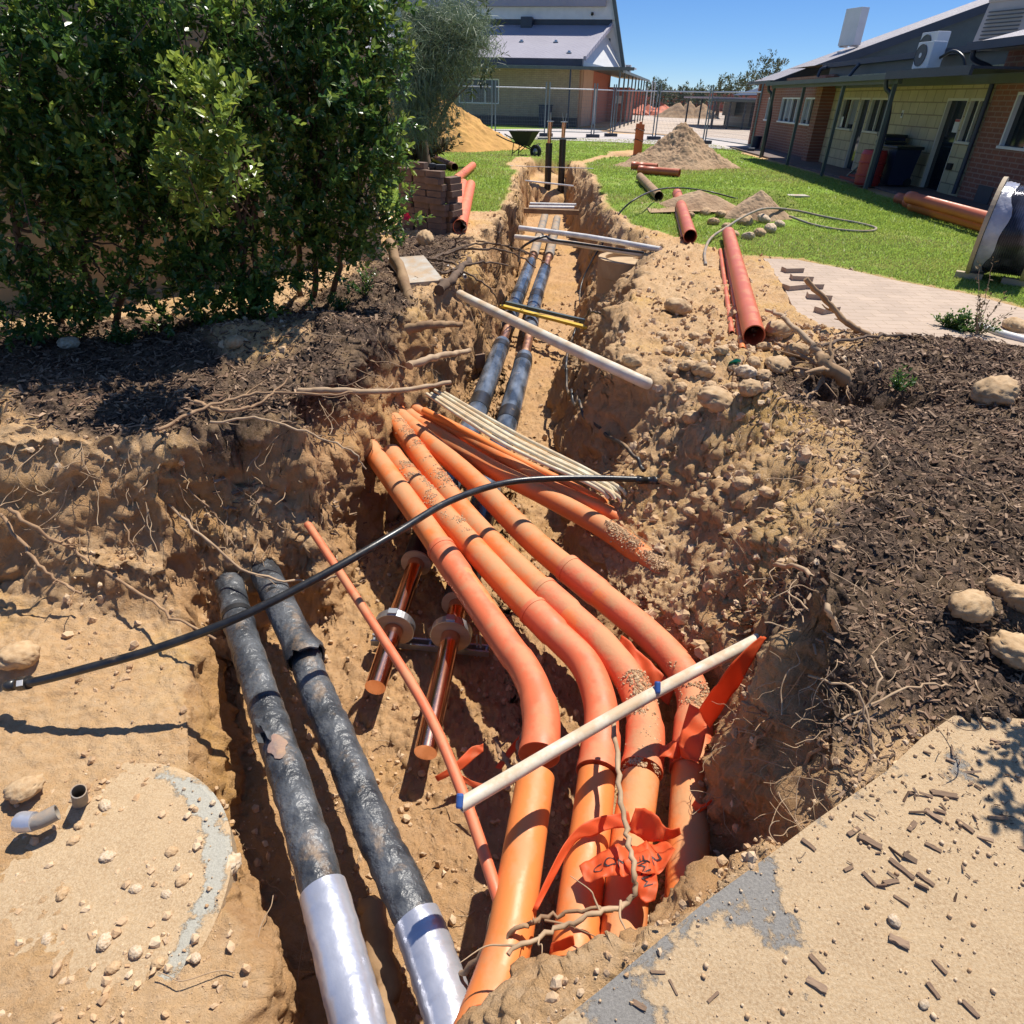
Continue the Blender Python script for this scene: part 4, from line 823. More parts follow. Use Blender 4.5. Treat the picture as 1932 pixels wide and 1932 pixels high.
# grit on the path
X, Y = region_pts(11000, PATH, 31, .8); k = (Y > .3); X, Y = X[k], Y[k]
def path_bits(X, Y):
    rr = np.random.default_rng(33); n = len(X); S = .0010+.0058*rr.uniform(0, 1, n)**6
    V = np.repeat(IV1[None], n, 0)*(1+rr.uniform(-.25, .25, (n, len(IV1), 1)))*S[:, None, None]; V += np.stack([X, Y, S*.5+.001], 1)[:, None, :]
    F_ = (IF1[None]+(np.arange(n)*len(IV1))[:, None, None]).reshape(-1, 3)
    tag(link("path_grit", np_mesh("path_grit", V.reshape(-1, 3), F_, M['clod'], True, {"tint": np.repeat(rr.uniform(0, 1, n), len(IV1))})), "coarse grit and sand grains on the path", None, None, "stuff")
k = sdist(X, Y, PATH) > .01
path_bits(X[k], Y[k])
spill = G(0, (1560, 1530), (1700, 1440), (1760, 1385), (1960, 1330), (1990, 1600), (1900, 1680), (1800, 1640), (1700, 1720), (1620, 1660))
X, Y = region_pts(520, spill, 35); k = (sdist(X, Y, PATH) > .01) & (sdist(X, Y, spill) > RNG.uniform(-.1, .35, len(X))*.8); X, Y = X[k], Y[k]
stuff_bits("spilled_bark", X, Y, .003+.014*RNG.uniform(0, 1, len(X))**3, None, 36, M['chip'], "bark mulch spilled over the corner of the path", .25, True, .003)
X, Y = region_pts(9000, PATH, 37, .8); sd_ = sdist(X, Y, PATH); k = (sd_ > -.03) & (sd_ < np.abs(RNG.normal(0, .022, len(X)))+.01) & (Y > .3); X, Y = X[k], Y[k]
stuff_bits("edge_crumbs", X, Y, .002+.010*RNG.uniform(0, 1, len(X))**3, (IV1, IF1), 38, M['clod'], "soil crumbs strewn along the path edge", .3, False, .001)
# single bark pieces on the path
def bark_piece(u, v, L, wd, an, red=False):
    q = W(u, v, 0); r_ = random.Random(int(u*v)); bm = bmesh.new(); bmesh.ops.create_cube(bm, size=1)
    bmesh.ops.subdivide_edges(bm, edges=bm.edges[:], cuts=3, use_grid_fill=True)
    for a in bm.verts: a.co = Vector((a.co.x*L*(1+r_.uniform(-.12, .12)), a.co.y*wd*(1+r_.uniform(-.2, .2)), a.co.z*wd*.45*(1+r_.uniform(-.3, .3))))
    me = bpy.data.meshes.new("bark_piece"); bm.to_mesh(me); bm.free(); at = me.attributes.new("tint", 'FLOAT', 'POINT'); at.data.foreach_set("value", np.full(len(me.vertices), .55 if red else .3, np.float32))
    me.materials.append(M['chip']); o = link("bark_piece", me); o.location = (q[0], q[1], wd*.24+.001); o.rotation_euler = (r_.uniform(-.1, .1), r_.uniform(-.1, .1), an); return o
bk = [(1540, 1860, 34, 13, -.6, 1), (1695, 1778, 32, 14, -.5, 1), (1541, 1818, 32, 9, -1.0, 0), (1206, 1898, 26, 9, -.5, 0), (1241, 1835, 26, 5, .0, 0), (1270, 1863, 26, 4, -1.2, 0), (1345, 1882, 28, 5, .6, 0), (1760, 1870, 26, 9, -1.2, 0), (1772, 1825, 26, 7, -1.1, 0), (1830, 1905, 30, 9, -1.0, 0), (1525, 1595, 26, 8, -.8, 0), (1640, 1590, 40, 12, -.5, 0), (1610, 1570, 30, 8, .5, 0), (1700, 1640, 44, 9, -.9, 0), (1680, 1665, 32, 8, .2, 0), (1745, 1660, 30, 8, -.8, 0), (1780, 1500, 44, 10, -.2, 0), (1760, 1540, 30, 9, -.8, 1), (1720, 1560, 26, 8, .7, 0), (1640, 1660, 28, 7, -1.0, 0), (1700, 1700, 26, 6, -.7, 0), (1760, 1600, 26, 7, -.6, 0), (1820, 1560, 30, 8, -.9, 0), (1600, 1640, 20, 6, .4, 0)]
for i, (u, v, L, wd, an, red) in enumerate(bk):
    s = depth(W(u, v, 0))/FPX; o = bark_piece(u, v, L*s, wd*s, an, red)
    tag(o, "reddish bark piece on the path left of the bottom pebbles" if i == 0 else "reddish bark piece on the path just below the small white stone" if i == 1 else "brown bark chip lying on the sandy path", "bark chip", None if i < 2 else "bark chips on the path")

# roots and sticks
def wig(pts, amp, seed, n=7):
    r_ = random.Random(seed); q = spline(pts, n)
    return [a+Vector((r_.gauss(0, amp), r_.gauss(0, amp), r_.gauss(0, amp*.6))) for a in q]
def rooty(pts, r0, r1, m, label, cat="root", amp=.006, seed=1, group=None, name="root", forks=0, n=7):
    q = wig(pts, amp, seed, n); N = len(q); rr = [(r0+(r1-r0)*i/(N-1))*(1+.12*math.sin(i*2.3+seed)) for i in range(N)]; mb = MB(); mb.tube(q, rr, 8)
    r_ = random.Random(seed+50)
    for k in range(forks):
        i = r_.randrange(2, N-2); d = (q[i+1]-q[i-1]).normalized(); sd_ = Vector((r_.gauss(0, 1), r_.gauss(0, 1), r_.gauss(0, .5))).normalized(); L = r_.uniform(.06, .22)*(1+5*r0)
        b = [q[i]+(d*.6+sd_*.7)*L*t+Vector((r_.gauss(0, .008), r_.gauss(0, .008), -.06*t*t*L)) for t in (0, .3, .6, 1)]
        mb.tube(spline(b, 4), [rr[i]*.55*(1-.7*t/12) for t in range(13)], 6)
    o = mb.build(name, m); return tag(o, label, cat, group)
sp_ = lambda *l: [surf(u, v, dz) for u, v, dz in l]
rooty(P((15, 960, -.25), (60, 990, -.3), (150, 1045, -.5), (250, 1110, -.6), (340, 1170, -.62), (410, 1205, -.66)), .011, .006, M['root'], "long thin root slanting down the left bank towards the black pipes", seed=3, forks=4)
rooty(P((0, 970, -.3), (60, 1050, -.45), (110, 1095, -.55), (150, 1120, -.6)), .010, .006, M['root'], "root hanging at the far left edge of the bank", seed=4, forks=3)
rooty(P((200, 850, -.15), (280, 920, -.3), (380, 1010, -.5), (470, 1080, -.68), (580, 1098, -.78), (640, 1085, -.75)), .009, .006, M['twig'], "pale root crossing the bank face down to the black pipes", seed=5, forks=4)
rooty(P((255, 880, -.18), (340, 915, -.3), (420, 985, -.5), (430, 1030, -.6)), .006, .003, M['root'], "thin branching root in the middle of the bank face", seed=6, forks=7)
rooty(P((210, 880, -.2), (230, 980, -.4), (265, 1060, -.55), (285, 1100, -.62)), .005, .003, M['root'], "thin dark root hanging straight down the bank face", seed=7, forks=5)
rooty(P((395, 800, .03), (480, 790, .04), (560, 810, .0), (660, 850, -.1), (690, 885, -.2)), .009, .004, M['twig'], "pale curved root along the top lip of the left bank", seed=8, forks=3)
rooty(P((370, 760, .05), (430, 775, .05), (490, 760, .05), (545, 715, .12)), .014, .005, M['root'], "forked root lying on dark mulch under the shrubs", seed=9, forks=5)
rooty(P((300, 810, .04), (400, 765, .06), (500, 740, .08), (620, 745, .07), (700, 735, .05)), .011, .006, M['root'], "long stick along the edge of the left mulch", seed=10, forks=2, cat="stick", name="stick")
rooty(P((565, 738, .06), (640, 737, .07), (740, 738, .02), (850, 722, -.03)), .022, .014, M['twig'], "thick pale branch lying level on the bank above the orange conduits", "stick", .005, 11, name="stick")
rooty(P((735, 455, .42), (750, 500, .25), (765, 550, .08), (780, 585, -.05)), .05, .055, M['wood'], "leaning weathered timber stake in front of the pale slab", "stake", .008, 12, name="timber_stake", n=4)
rooty(P((770, 622, -.02), (820, 612, .02), (868, 612, -.03)), .045, .022, M['wood'], "short stub of rotten timber sticking from the left bank", "stick", .008, 13, name="stick")
rooty(P((770, 690, -.05), (830, 672, -.06), (885, 662, -.16)), .03, .02, M['twig'], "broken pale stub on the bank below the long white pipe", "stick", .006, 14, name="stick")
rooty(P((828, 548, .03), (860, 520, .06), (885, 490, .10)), .05, .03, M['darkroot'], "dark driftwood stump beside the pale slab", "stump", .012, 15, name="stump")
for i, (tr, r0) in enumerate([([(800, 500, .05), (850, 475, .1), (920, 470, .12), (970, 478, .05), (1010, 505, -.3)], .016), ([(820, 485, .08), (880, 465, .12), (940, 460, .12), (1000, 480, .0)], .013), ([(830, 520, .06), (900, 495, .1), (955, 500, .04)], .016), ([(790, 490, .06), (830, 490, .12), (860, 500, .10), (865, 530, .02)], .018), ([(850, 470, .08), (870, 440, .25), (880, 420, .35)], .012), ([(930, 470, .06), (940, 445, .22), (948, 425, .3)], .009), ([(810, 510, .05), (870, 515, .08), (920, 540, .0), (945, 580, -.3)], .012), ([(900, 455, .1), (980, 470, .06), (1020, 490, -.2), (1040, 505, -.4)], .010)]):
    rooty(P(*tr), r0, r0*.5, M['darkroot'], "dark tangled root on the bank behind the pale slab", seed=20+i, forks=6, group="tangled roots on the left bank", amp=.012)
rooty([surf(1640, 640, .02), Vector(W(1600, 610, .12)), Vector(W(1560, 570, .26)), Vector(W(1520, 526, .44))], .026, .020, M['wood'], "straight thick stick poking up over the pavers", "stick", .004, 30, name="stick", forks=2)
st = surf(1575, 700, .0)
rooty([st, Vector(W(1560, 680, .12)), Vector(W(1520, 640, .22)), Vector(W(1480, 600, .28)), Vector(W(1450, 585, .22))], .03, .012, M['twig'], "longest bent branch of the uprooted stump by the dark hole", "branch", .01, 31, name="branch", forks=5)
rooty([Vector(W(1590, 715, .05)), Vector(W(1560, 690, .15)), Vector(W(1545, 670, .18))], .05, .032, M['wood'], "split uprooted stump at the edge of the dark hole", "stump", .012, 32, name="stump", forks=6, n=4)
for i, tr in enumerate([[(1575, 712, .06), (1530, 700, .08), (1480, 690, .06)], [(1570, 700, .08), (1500, 665, .12), (1460, 645, .1)], [(1590, 715, .04), (1600, 740, -.02), (1605, 765, -.1)], [(1560, 700, .08), (1540, 735, .02), (1520, 750, .0)]]):
    rooty(P(*tr), .016, .006, M['root'], "short root spreading from the uprooted stump", seed=40+i, forks=4, group="roots of the uprooted stump")
rooty(sp_((1540, 660, .03), (1600, 655, .06), (1680, 645, .05), (1720, 640, .03)), .014, .008, M['darkroot'], "dark twig lying between stump and pavers", "stick", .008, 36, name="stick", forks=3)
rooty(sp_((1460, 1070, .02), (1510, 1100, .06), (1550, 1160, .05), (1572, 1200, .02)), .010, .008, M['twig'], "pale straight root on the mulch slope right of the conduits", seed=37, forks=2)
for i, tr in enumerate([[(1640, 1250, .03), (1640, 1330, .08), (1600, 1380, .03)], [(1520, 1290, .03), (1600, 1350, .10), (1640, 1420, .02)], [(1580, 1370, .02), (1700, 1330, .08), (1790, 1300, .02)], [(1600, 1300, .02), (1620, 1360, .06), (1645, 1425, .02)]]):
    rooty(sp_(*tr), .004, .003, M['twig'], "thin pale creeper on the mulch at the pit edge", "root", .004, 50+i, group="pale creepers at the pit edge")
for i, tr in enumerate([[(1440, 1555, .02), (1500, 1500, .05), (1560, 1445, .03)], [(1400, 1340, .04), (1440, 1370, .06), (1480, 1360, .03)], [(1410, 1430, .05), (1450, 1390, .08), (1460, 1350, .04)], [(1500, 1470, .0), (1540, 1420, .04), (1560, 1390, .03)]]):
    rooty(sp_(*tr), .007, .004, M['root'], "knotty root at the hollow beside the path edge", "root", .006, 60+i, forks=4, group="roots in the hollow by the path")
rooty(P((1157, 1350, -.42), (1165, 1450, -.40), (1180, 1560, -.42), (1195, 1640, -.40), (1190, 1700, -.45), (1130, 1720, -.42), (1050, 1750, -.45), (960, 1800, -.45)), .010, .007, M['twig'], "long grey root hanging down in front of the orange conduits", seed=70, forks=4, amp=.004)
rooty(P((935, 1395, -.95), (950, 1430, -.9), (980, 1460, -.88), (1015, 1480, -.85)), .014, .008, M['root'], "gnarled root with short stubs between copper end and orange bend", seed=71, forks=5)
rooty(P((985, 1385, -.9), (980, 1420, -.88), (1010, 1460, -.86)), .012, .008, M['root'], "curled root stub beside the leftmost orange bend", seed=72, forks=3)
rooty(P((870, 1840, -.8), (940, 1775, -.62), (1000, 1745, -.56), (1060, 1725, -.55), (1160, 1715, -.5)), .010, .005, M['root'], "root bowing across the lower orange conduits near the path", seed=73, forks=4)
# weathered timber in the pit floor
mb = MB(); a = Vector(W(700, 1690, -1.08)); b = Vector(W(738, 1960, -1.02)); q = wig([a, a.lerp(b, .5), b], .008, 5, 8); mb.tube(q, [.025+.03*math.sin(math.pi*(.15+.8*i/(len(q)-1)))*(1+.15*math.sin(i*2.2)) for i in range(len(q))], 9); tag(mb.build("rotten_timber", M['wood']), "split rotten timber lying in the pit between the two black pipes", "timber")
# hair roots
mb = MB(); r_ = random.Random(99)
def hair(u, v, L, dirv, rad, dz=.01):
    q = surf(u, v, dz); pts = [q]; d = Vector(dirv)
    for k in range(6):
        d = (d+Vector((r_.gauss(0, .35), r_.gauss(0, .35), r_.gauss(0, .25)))).normalized(); pts.append(pts[-1]+d*L/6)
    mb.tube(spline(pts, 3), rad, 4, False)
for k in range(150): hair(r_.uniform(20, 640), r_.uniform(790, 1030), r_.uniform(.08, .3), (r_.gauss(0, .5), -.5, -.7), r_.uniform(.0012, .0028), .015)
for k in range(130): hair(r_.uniform(560, 960), r_.uniform(500, 780), r_.uniform(.1, .4), (r_.gauss(0, .6), -.3, -.3), r_.uniform(.0015, .004), .02)
for k in range(150): hair(r_.uniform(1300, 1580), r_.uniform(1280, 1600), r_.uniform(.05, .2), (r_.gauss(-.3, .5), r_.gauss(0, .5), -.2), r_.uniform(.0006, .0014), .012)
for k in range(60): hair(r_.uniform(440, 900), r_.uniform(1400, 1900), r_.uniform(.06, .25), (r_.gauss(0, .6), r_.gauss(0, .6), 0), r_.uniform(.001, .0022), .02)
for k in range(90): hair(r_.uniform(1240, 1560), r_.uniform(640, 1250), r_.uniform(.06, .25), (r_.gauss(0, .6), r_.gauss(0, .6), 0), r_.uniform(.0012, .003), .015)
for k in range(60): hair(r_.uniform(1560, 1930), r_.uniform(780, 1400), r_.uniform(.08, .3), (r_.gauss(0, .6), r_.gauss(0, .6), .1), r_.uniform(.001, .002), .02)
tag(mb.build("hair_roots", M['twig']), "fine hair roots hanging from the cut banks and strewn on the soil", None, None, "stuff")

# pale slab, round cover and its stubs
mb = MB(); sl = P((732, 492, .06), (800, 487, .10), (838, 534, .04), (770, 540, .03)); n_ = (sl[1]-sl[0]).cross(sl[3]-sl[0]).normalized(); n_ = n_ if n_.z > 0 else -n_
mb.add([a+n_*.03 for a in sl]+[a-n_*.03 for a in sl], [(0, 3, 2, 1), (4, 5, 6, 7), (0, 1, 5, 4), (1, 2, 6, 5), (2, 3, 7, 6), (3, 0, 4, 7)]); o = mb.build("stone_slab", M['concrete']); tag(o, "flat pale concrete slab on the bank beside the stake", "slab")
mb = MB(); c = W(120, 1700, -.73); rc = .57; c = W(95, 1690, -.73); p_ = [(0.0001, .0)]
mb.lathe([(.0001, .012), (.2, .012), (.4, .008), (rc-.02, 0), (rc, -.012), (rc, -.12)], (c[0], c[1], -.772), n=72); 
bmc = bmesh.new()
o = mb.build("concrete_cover", M['cover']); bmc.from_mesh(o.data)
for _ in range(4): bmesh.ops.subdivide_edges(bmc, edges=[e for e in bmc.edges if e.calc_length() > .06], cuts=1, use_grid_fill=True)
bmc.to_mesh(o.data); bmc.free(); nn = len(o.data.vertices); cc = np.zeros(nn*3, np.float32); o.data.vertices.foreach_get("co", cc); cc = cc.reshape(-1, 3)
rad = np.hypot(cc[:, 0]-c[0], cc[:, 1]-c[1]); an = np.arctan2(cc[:, 1]-c[1], cc[:, 0]-c[0])
ba = .34*np.exp(-np.abs(rad-rc+.05)/.05)*np.clip(np.cos(an-.35)*1.5-.1, 0, 1) - .12
at_ = o.data.attributes.new("bare", 'FLOAT', 'POINT'); at_.data.foreach_set("value", ba.astype(np.float32)); tag(o, "round concrete cover half buried in sand at the lower left", "manhole cover")
pipe("pipe_stub", P((152, 1514, -.76),)+[Vector(W(152, 1514, -.70))+Vector((.012, .005, .065))], .027, M['greyins'], "short upright black pipe stub on the round cover", "pipe stub", sp=0, inner=.004, n=18)
q = [Vector(W(35, 1552, -.68)), Vector(W(70, 1550, -.675)), Vector(W(108, 1532, -.67))]; o = pipe("pipe_stub", q, .029, M['greyins'], "broken stub with silver foil lying on the round cover", "pipe stub", inner=.005, n=18)
mb = MB(); a = along(spline(q, 5), 0, .45, 8); mb.tube([x+Vector((0, .0, .004)) for x in a], [.034, .036, .037, .037, .036, .036, .035, .035, .034], 18); mb.build("foil_wrap", M['foil'], o)
mb = MB(); mb.add(*[[Vector(x) for x in (W(1378, 690, .05), W(1392, 688, .09), W(1393, 697, .06), W(1380, 698, .04))], [(0, 1, 2, 3)]]); a = surf(1384, 697, .02)
mb = MB(); mb.add([a+Vector(x) for x in [(-.04, 0, .03), (.03, -.02, .05), (.04, .03, .01), (-.03, .04, .0), (0, 0, .06)]], [(0, 1, 4), (1, 2, 4), (2, 3, 4), (3, 0, 4), (0, 3, 2, 1)]); tag(mb.build("plastic_scrap", M['green_plastic']), "small green plastic scrap among the rubble", "scrap")
pipe("white_offcut", P((846, 503, .02), (878, 522, .02)), .02, M['pvc_clean'], "thin white pipe stub sticking out by the pale slab", "pipe stub", sp=0, inner=.004, n=12)
mb = MB(); a = surf(905, 690, .0); mb.box((a.x, a.y, a.z+.06), (.12, .05, .16), .5); tag(mb.build("brick_shard", M['paver']), "grey brick shard jutting from the left trench wall", "brick")

rr_ = np.random.default_rng(71); an_ = rr_.uniform(0, 6.283, 900); ra_ = rc*np.sqrt(rr_.uniform(0, .96, 900)); X = c[0]+ra_*np.cos(an_); Y = c[1]+ra_*np.sin(an_); k = fbm(X, Y, 4, 2, 8) > rr_.uniform(-.5, .6, 900); X, Y = X[k], Y[k]
S = .003+.016*rr_.uniform(0, 1, len(X))**4; V = np.repeat(IV1[None], len(X), 0)*(1+rr_.uniform(-.35, .3, (len(X), len(IV1), 1)))*S[:, None, None]; V += np.stack([X, Y, S*.4-.768], 1)[:, None, :]
tag(link("cover_crumbs", np_mesh("cover_crumbs", V.reshape(-1, 3), (IF1[None]+(np.arange(len(X))*len(IV1))[:, None, None]).reshape(-1, 3), M['clod'], False, {"tint": np.repeat(rr_.uniform(0, 1, len(X)), len(IV1))})), "loose crumbs of soil on the round concrete cover", None, None, "stuff")

def caked(tr, a0, a1, r0, n, seed, z0=ZO):
    pts = along(spline(P(*[(u, v, z0) for u, v in tr]), 8), a0, a1, n); r_ = np.random.default_rng(seed); c_ = np.array([list(q) for q in pts]); d_ = np.gradient(c_, axis=0); d_ /= np.linalg.norm(d_, axis=1)[:, None]
    sd_ = np.cross(d_, np.array([0, 0, 1.])); an = r_.normal(0, .5, len(c_)); return c_+(sd_*np.sin(an)[:, None]+np.array([0, 0, 1.])*np.cos(an)[:, None])*r0*1.04
CK = np.concatenate([caked([(1154, 1237), (1190, 1285), (1213, 1347), (1217, 1403), (1208, 1470)], .25, 1, .0745, 4200, 1), caked([(1282, 1258), (1308, 1315), (1308, 1370), (1304, 1440)], .0, .9, .0745, 3000, 2), caked([(760, 885), (817, 948), (885, 1020)], 0, 1, .0725, 4500, 3), caked([(752, 805), (863, 953)], 0, .9, .0725, 3600, 4), caked([(1144, 999), (1226, 1061), (1262, 1092)], 0, 1, .0655, 4000, 5, -.66)])
rr_ = np.random.default_rng(6); CK = CK[fbm(CK[:, 0], CK[:, 1], 11, 3, 5) > rr_.uniform(-.10, .16, len(CK))]; S = .0014+.0062*rr_.uniform(0, 1, len(CK))**6; n_ck = len(CK)
V = np.repeat(IV1[None], n_ck, 0)*(1+rr_.uniform(-.38, .34, (n_ck, len(IV1), 1)))*S[:, None, None]+CK[:, None, :]
tag(link("caked_soil", np_mesh("caked_soil", V.reshape(-1, 3), (IF1[None]+(np.arange(n_ck)*len(IV1))[:, None, None]).reshape(-1, 3), M['clod'], False, {"tint": np.repeat(rr_.uniform(0, .5, n_ck), len(IV1))})), "crumbs of soil caked on top of the orange conduits", None, None, "stuff")

# ============================================================ torn warning tape
def ribbon(sect, label, text=None, tpos=None, seed=1, group="torn orange warning tape"):
    """sect: list of (uL,vL,zL,uR,vR,zR) across the tape; smooth sheet with small crumples"""
    A = spline([W(a, b, c) for a, b, c, *_ in sect], 8); B = spline([W(*s[3:]) for s in sect], 8); n = len(A); m = 8; r_ = random.Random(seed)
    ph = [r_.uniform(0, 6) for _ in range(4)]
    def S(i, k):
        fi = min(max(i, 0), n-1); i0 = min(int(fi), n-2); f = fi-i0; a = A[i0].lerp(A[i0+1], f); b = B[i0].lerp(B[i0+1], f); p = a.lerp(b, k); wd = (b-a).length
        return p+Vector((0, 0, 1))*wd*(.10*math.sin(fi*.35+k*2.5+ph[0])+.05*math.sin(fi*.7-k*5+ph[1])+.018*math.sin(fi*1.5+k*9+ph[2]))
    mb = MB(); vs = [S(i, k/m) for i in range(n) for k in range(m+1)]
    mb.add(vs, [(i*(m+1)+k, i*(m+1)+k+1, (i+1)*(m+1)+k+1, (i+1)*(m+1)+k) for i in range(n-1) for k in range(m)], True)
    o = mb.build("warning_tape", M['tape']); tag(o, label, "warning tape", group)
    mod = o.modifiers.new("thick", 'SOLIDIFY'); mod.thickness = .0012; mod.offset = 0
    if text:
        cu = bpy.data.curves.new("lettering", 'FONT'); cu.body = text; cu.size = 1; to = bpy.data.objects.new("lettering", cu); COL.objects.link(to)
        dg = bpy.context.evaluated_depsgraph_get(); me = bpy.data.meshes.new_from_object(to.evaluated_get(dg)); bpy.data.objects.remove(to)
        bm = bmesh.new(); bm.from_mesh(me); bmesh.ops.triangulate(bm, faces=bm.faces[:])
        for _ in range(2): bmesh.ops.subdivide_edges(bm, edges=[e for e in bm.edges if e.calc_length() > .12], cuts=1)
        bmesh.ops.triangulate(bm, faces=[f for f in bm.faces if len(f.verts) > 4])
        xs = [v.co.x for v in bm.verts]; w_ = max(xs); i0, i1, k0, k1 = tpos
        for v in bm.verts:
            i = i0+(i1-i0)*v.co.x/w_; k = k0+(k1-k0)*v.co.y/.75; p = S(i, k); e = 1e-2
            nn = (S(i+.2, k)-p).cross(S(i, k+.05)-p); nn.normalize()
            if nn.dot(Vector(CAM)-p) < 0: nn = -nn
            v.co = p+nn*.0025
        bm.to_mesh(me); bm.free(); me.materials.clear(); me.materials.append(M['ink']); link("lettering", me, o)
    return o
ribbon([(1005, 1715, -.62, 1014, 1718, -.62), (1034, 1650, -.58, 1046, 1656, -.6), (1072, 1580, -.55, 1084, 1592, -.58), (1110, 1550, -.54, 1120, 1576, -.57), (1150, 1536, -.53, 1155, 1564, -.56), (1185, 1532, -.52, 1192, 1566, -.55)], "narrow twisted tail of orange tape looping up across the second bent conduit", seed=2)
ribbon([(1184, 1570, -.56, 1200, 1520, -.48), (1210, 1580, -.54, 1222, 1528, -.46), (1240, 1590, -.52, 1248, 1550, -.46), (1262, 1584, -.50, 1264, 1564, -.46), (1285, 1574, -.48, 1282, 1562, -.46)], "wide upper flap of orange tape sticking up between the third and last bent conduits", seed=3)
ribbon([(1092, 1636, -.54, 1104, 1662, -.52), (1120, 1615, -.53, 1130, 1660, -.50), (1150, 1600, -.53, 1158, 1652, -.49), (1180, 1596, -.54, 1190, 1648, -.49), (1205, 1594, -.55, 1222, 1650, -.49), (1226, 1592, -.56, 1250, 1640, -.50), (1256, 1586, -.56, 1274, 1604, -.52)], "wide lettered band of orange tape draped over the second and third bent conduits", "COMMUN", (6, 42, .72, .40), 4)
ribbon([(1176, 1618, -.50, 1222, 1602, -.51), (1190, 1650, -.49, 1232, 1630, -.50), (1200, 1680, -.50, 1242, 1662, -.50), (1218, 1705, -.52, 1236, 1700, -.52)], "hanging lower flap of orange tape with dark lettering in front of the third bent conduit", "IMM", (4, 16, .8, .3), 5)
ribbon([(1436, 1198, -.07, 1446, 1204, -.09), (1400, 1232, -.12, 1418, 1250, -.16), (1362, 1275, -.20, 1392, 1298, -.28), (1338, 1310, -.30, 1362, 1340, -.38), (1318, 1340, -.40, 1340, 1372, -.46)], "orange tape stretched from the white tube's far end down to the last bent conduit", seed=6)
ribbon([(1300, 1330, -.48, 1334, 1340, -.46), (1288, 1370, -.52, 1332, 1376, -.48), (1280, 1405, -.55, 1326, 1412, -.50), (1286, 1424, -.57, 1316, 1440, -.53)], "orange tape hanging over the front of the last bent conduit", seed=7)
ribbon([(1172, 1200, -.66, 1164, 1226, -.70), (1205, 1224, -.66, 1196, 1262, -.72), (1240, 1262, -.68, 1226, 1296, -.74), (1272, 1300, -.72, 1262, 1330, -.78)], "orange tape trapped between the third and last bent conduits near their sockets", seed=8)
ribbon([(1250, 1408, -.60, 1240, 1424, -.60), (1268, 1398, -.58, 1262, 1432, -.60), (1290, 1402, -.57, 1282, 1430, -.6)], "small crumpled bit of orange tape on soil beside the last bent conduit", seed=9)
ribbon([(820, 1465, -1.05, 826, 1474, -1.07), (858, 1440, -1.0, 866, 1456, -1.03), (890, 1410, -.98, 900, 1426, -1.0), (912, 1402, -.97, 912, 1420, -1.0)], "strip of orange tape lying beside the longer copper end", seed=10)
ribbon([(862, 1456, -1.02, 860, 1466, -1.04), (890, 1472, -1.0, 888, 1484, -1.02), (930, 1484, -.98, 926, 1496, -1.0)], "thin strip of orange tape on the pit floor below the white tube's end", seed=11)
ribbon([(1034, 1312, -.86, 1044, 1300, -.86), (1004, 1360, -.9, 1022, 1352, -.9), (960, 1412, -.94, 975, 1412, -.94), (934, 1448, -.97, 946, 1452, -.97)], "long dusty orange tape slanting up behind the leftmost bent conduit", seed=12)
ribbon([(1036, 1800, -.55, 1040, 1778, -.52), (1060, 1792, -.54, 1062, 1772, -.50), (1084, 1784, -.54, 1082, 1764, -.50)], "scrap of orange tape tucked under the second bent conduit at the path edge", seed=13)
ribbon([(880, 1925, -.58, 885, 1900, -.55), (905, 1918, -.56, 912, 1892, -.52), (930, 1900, -.56, 940, 1884, -.52)], "scrap of orange tape around the foot of the leftmost bent conduit", seed=14)
ribbon([(1298, 1530, -.62, 1310, 1512, -.58), (1318, 1534, -.6, 1328, 1516, -.56), (1340, 1520, -.58, 1344, 1508, -.55)], "torn orange tape end poking from soil above the last conduit's lower length", seed=15)

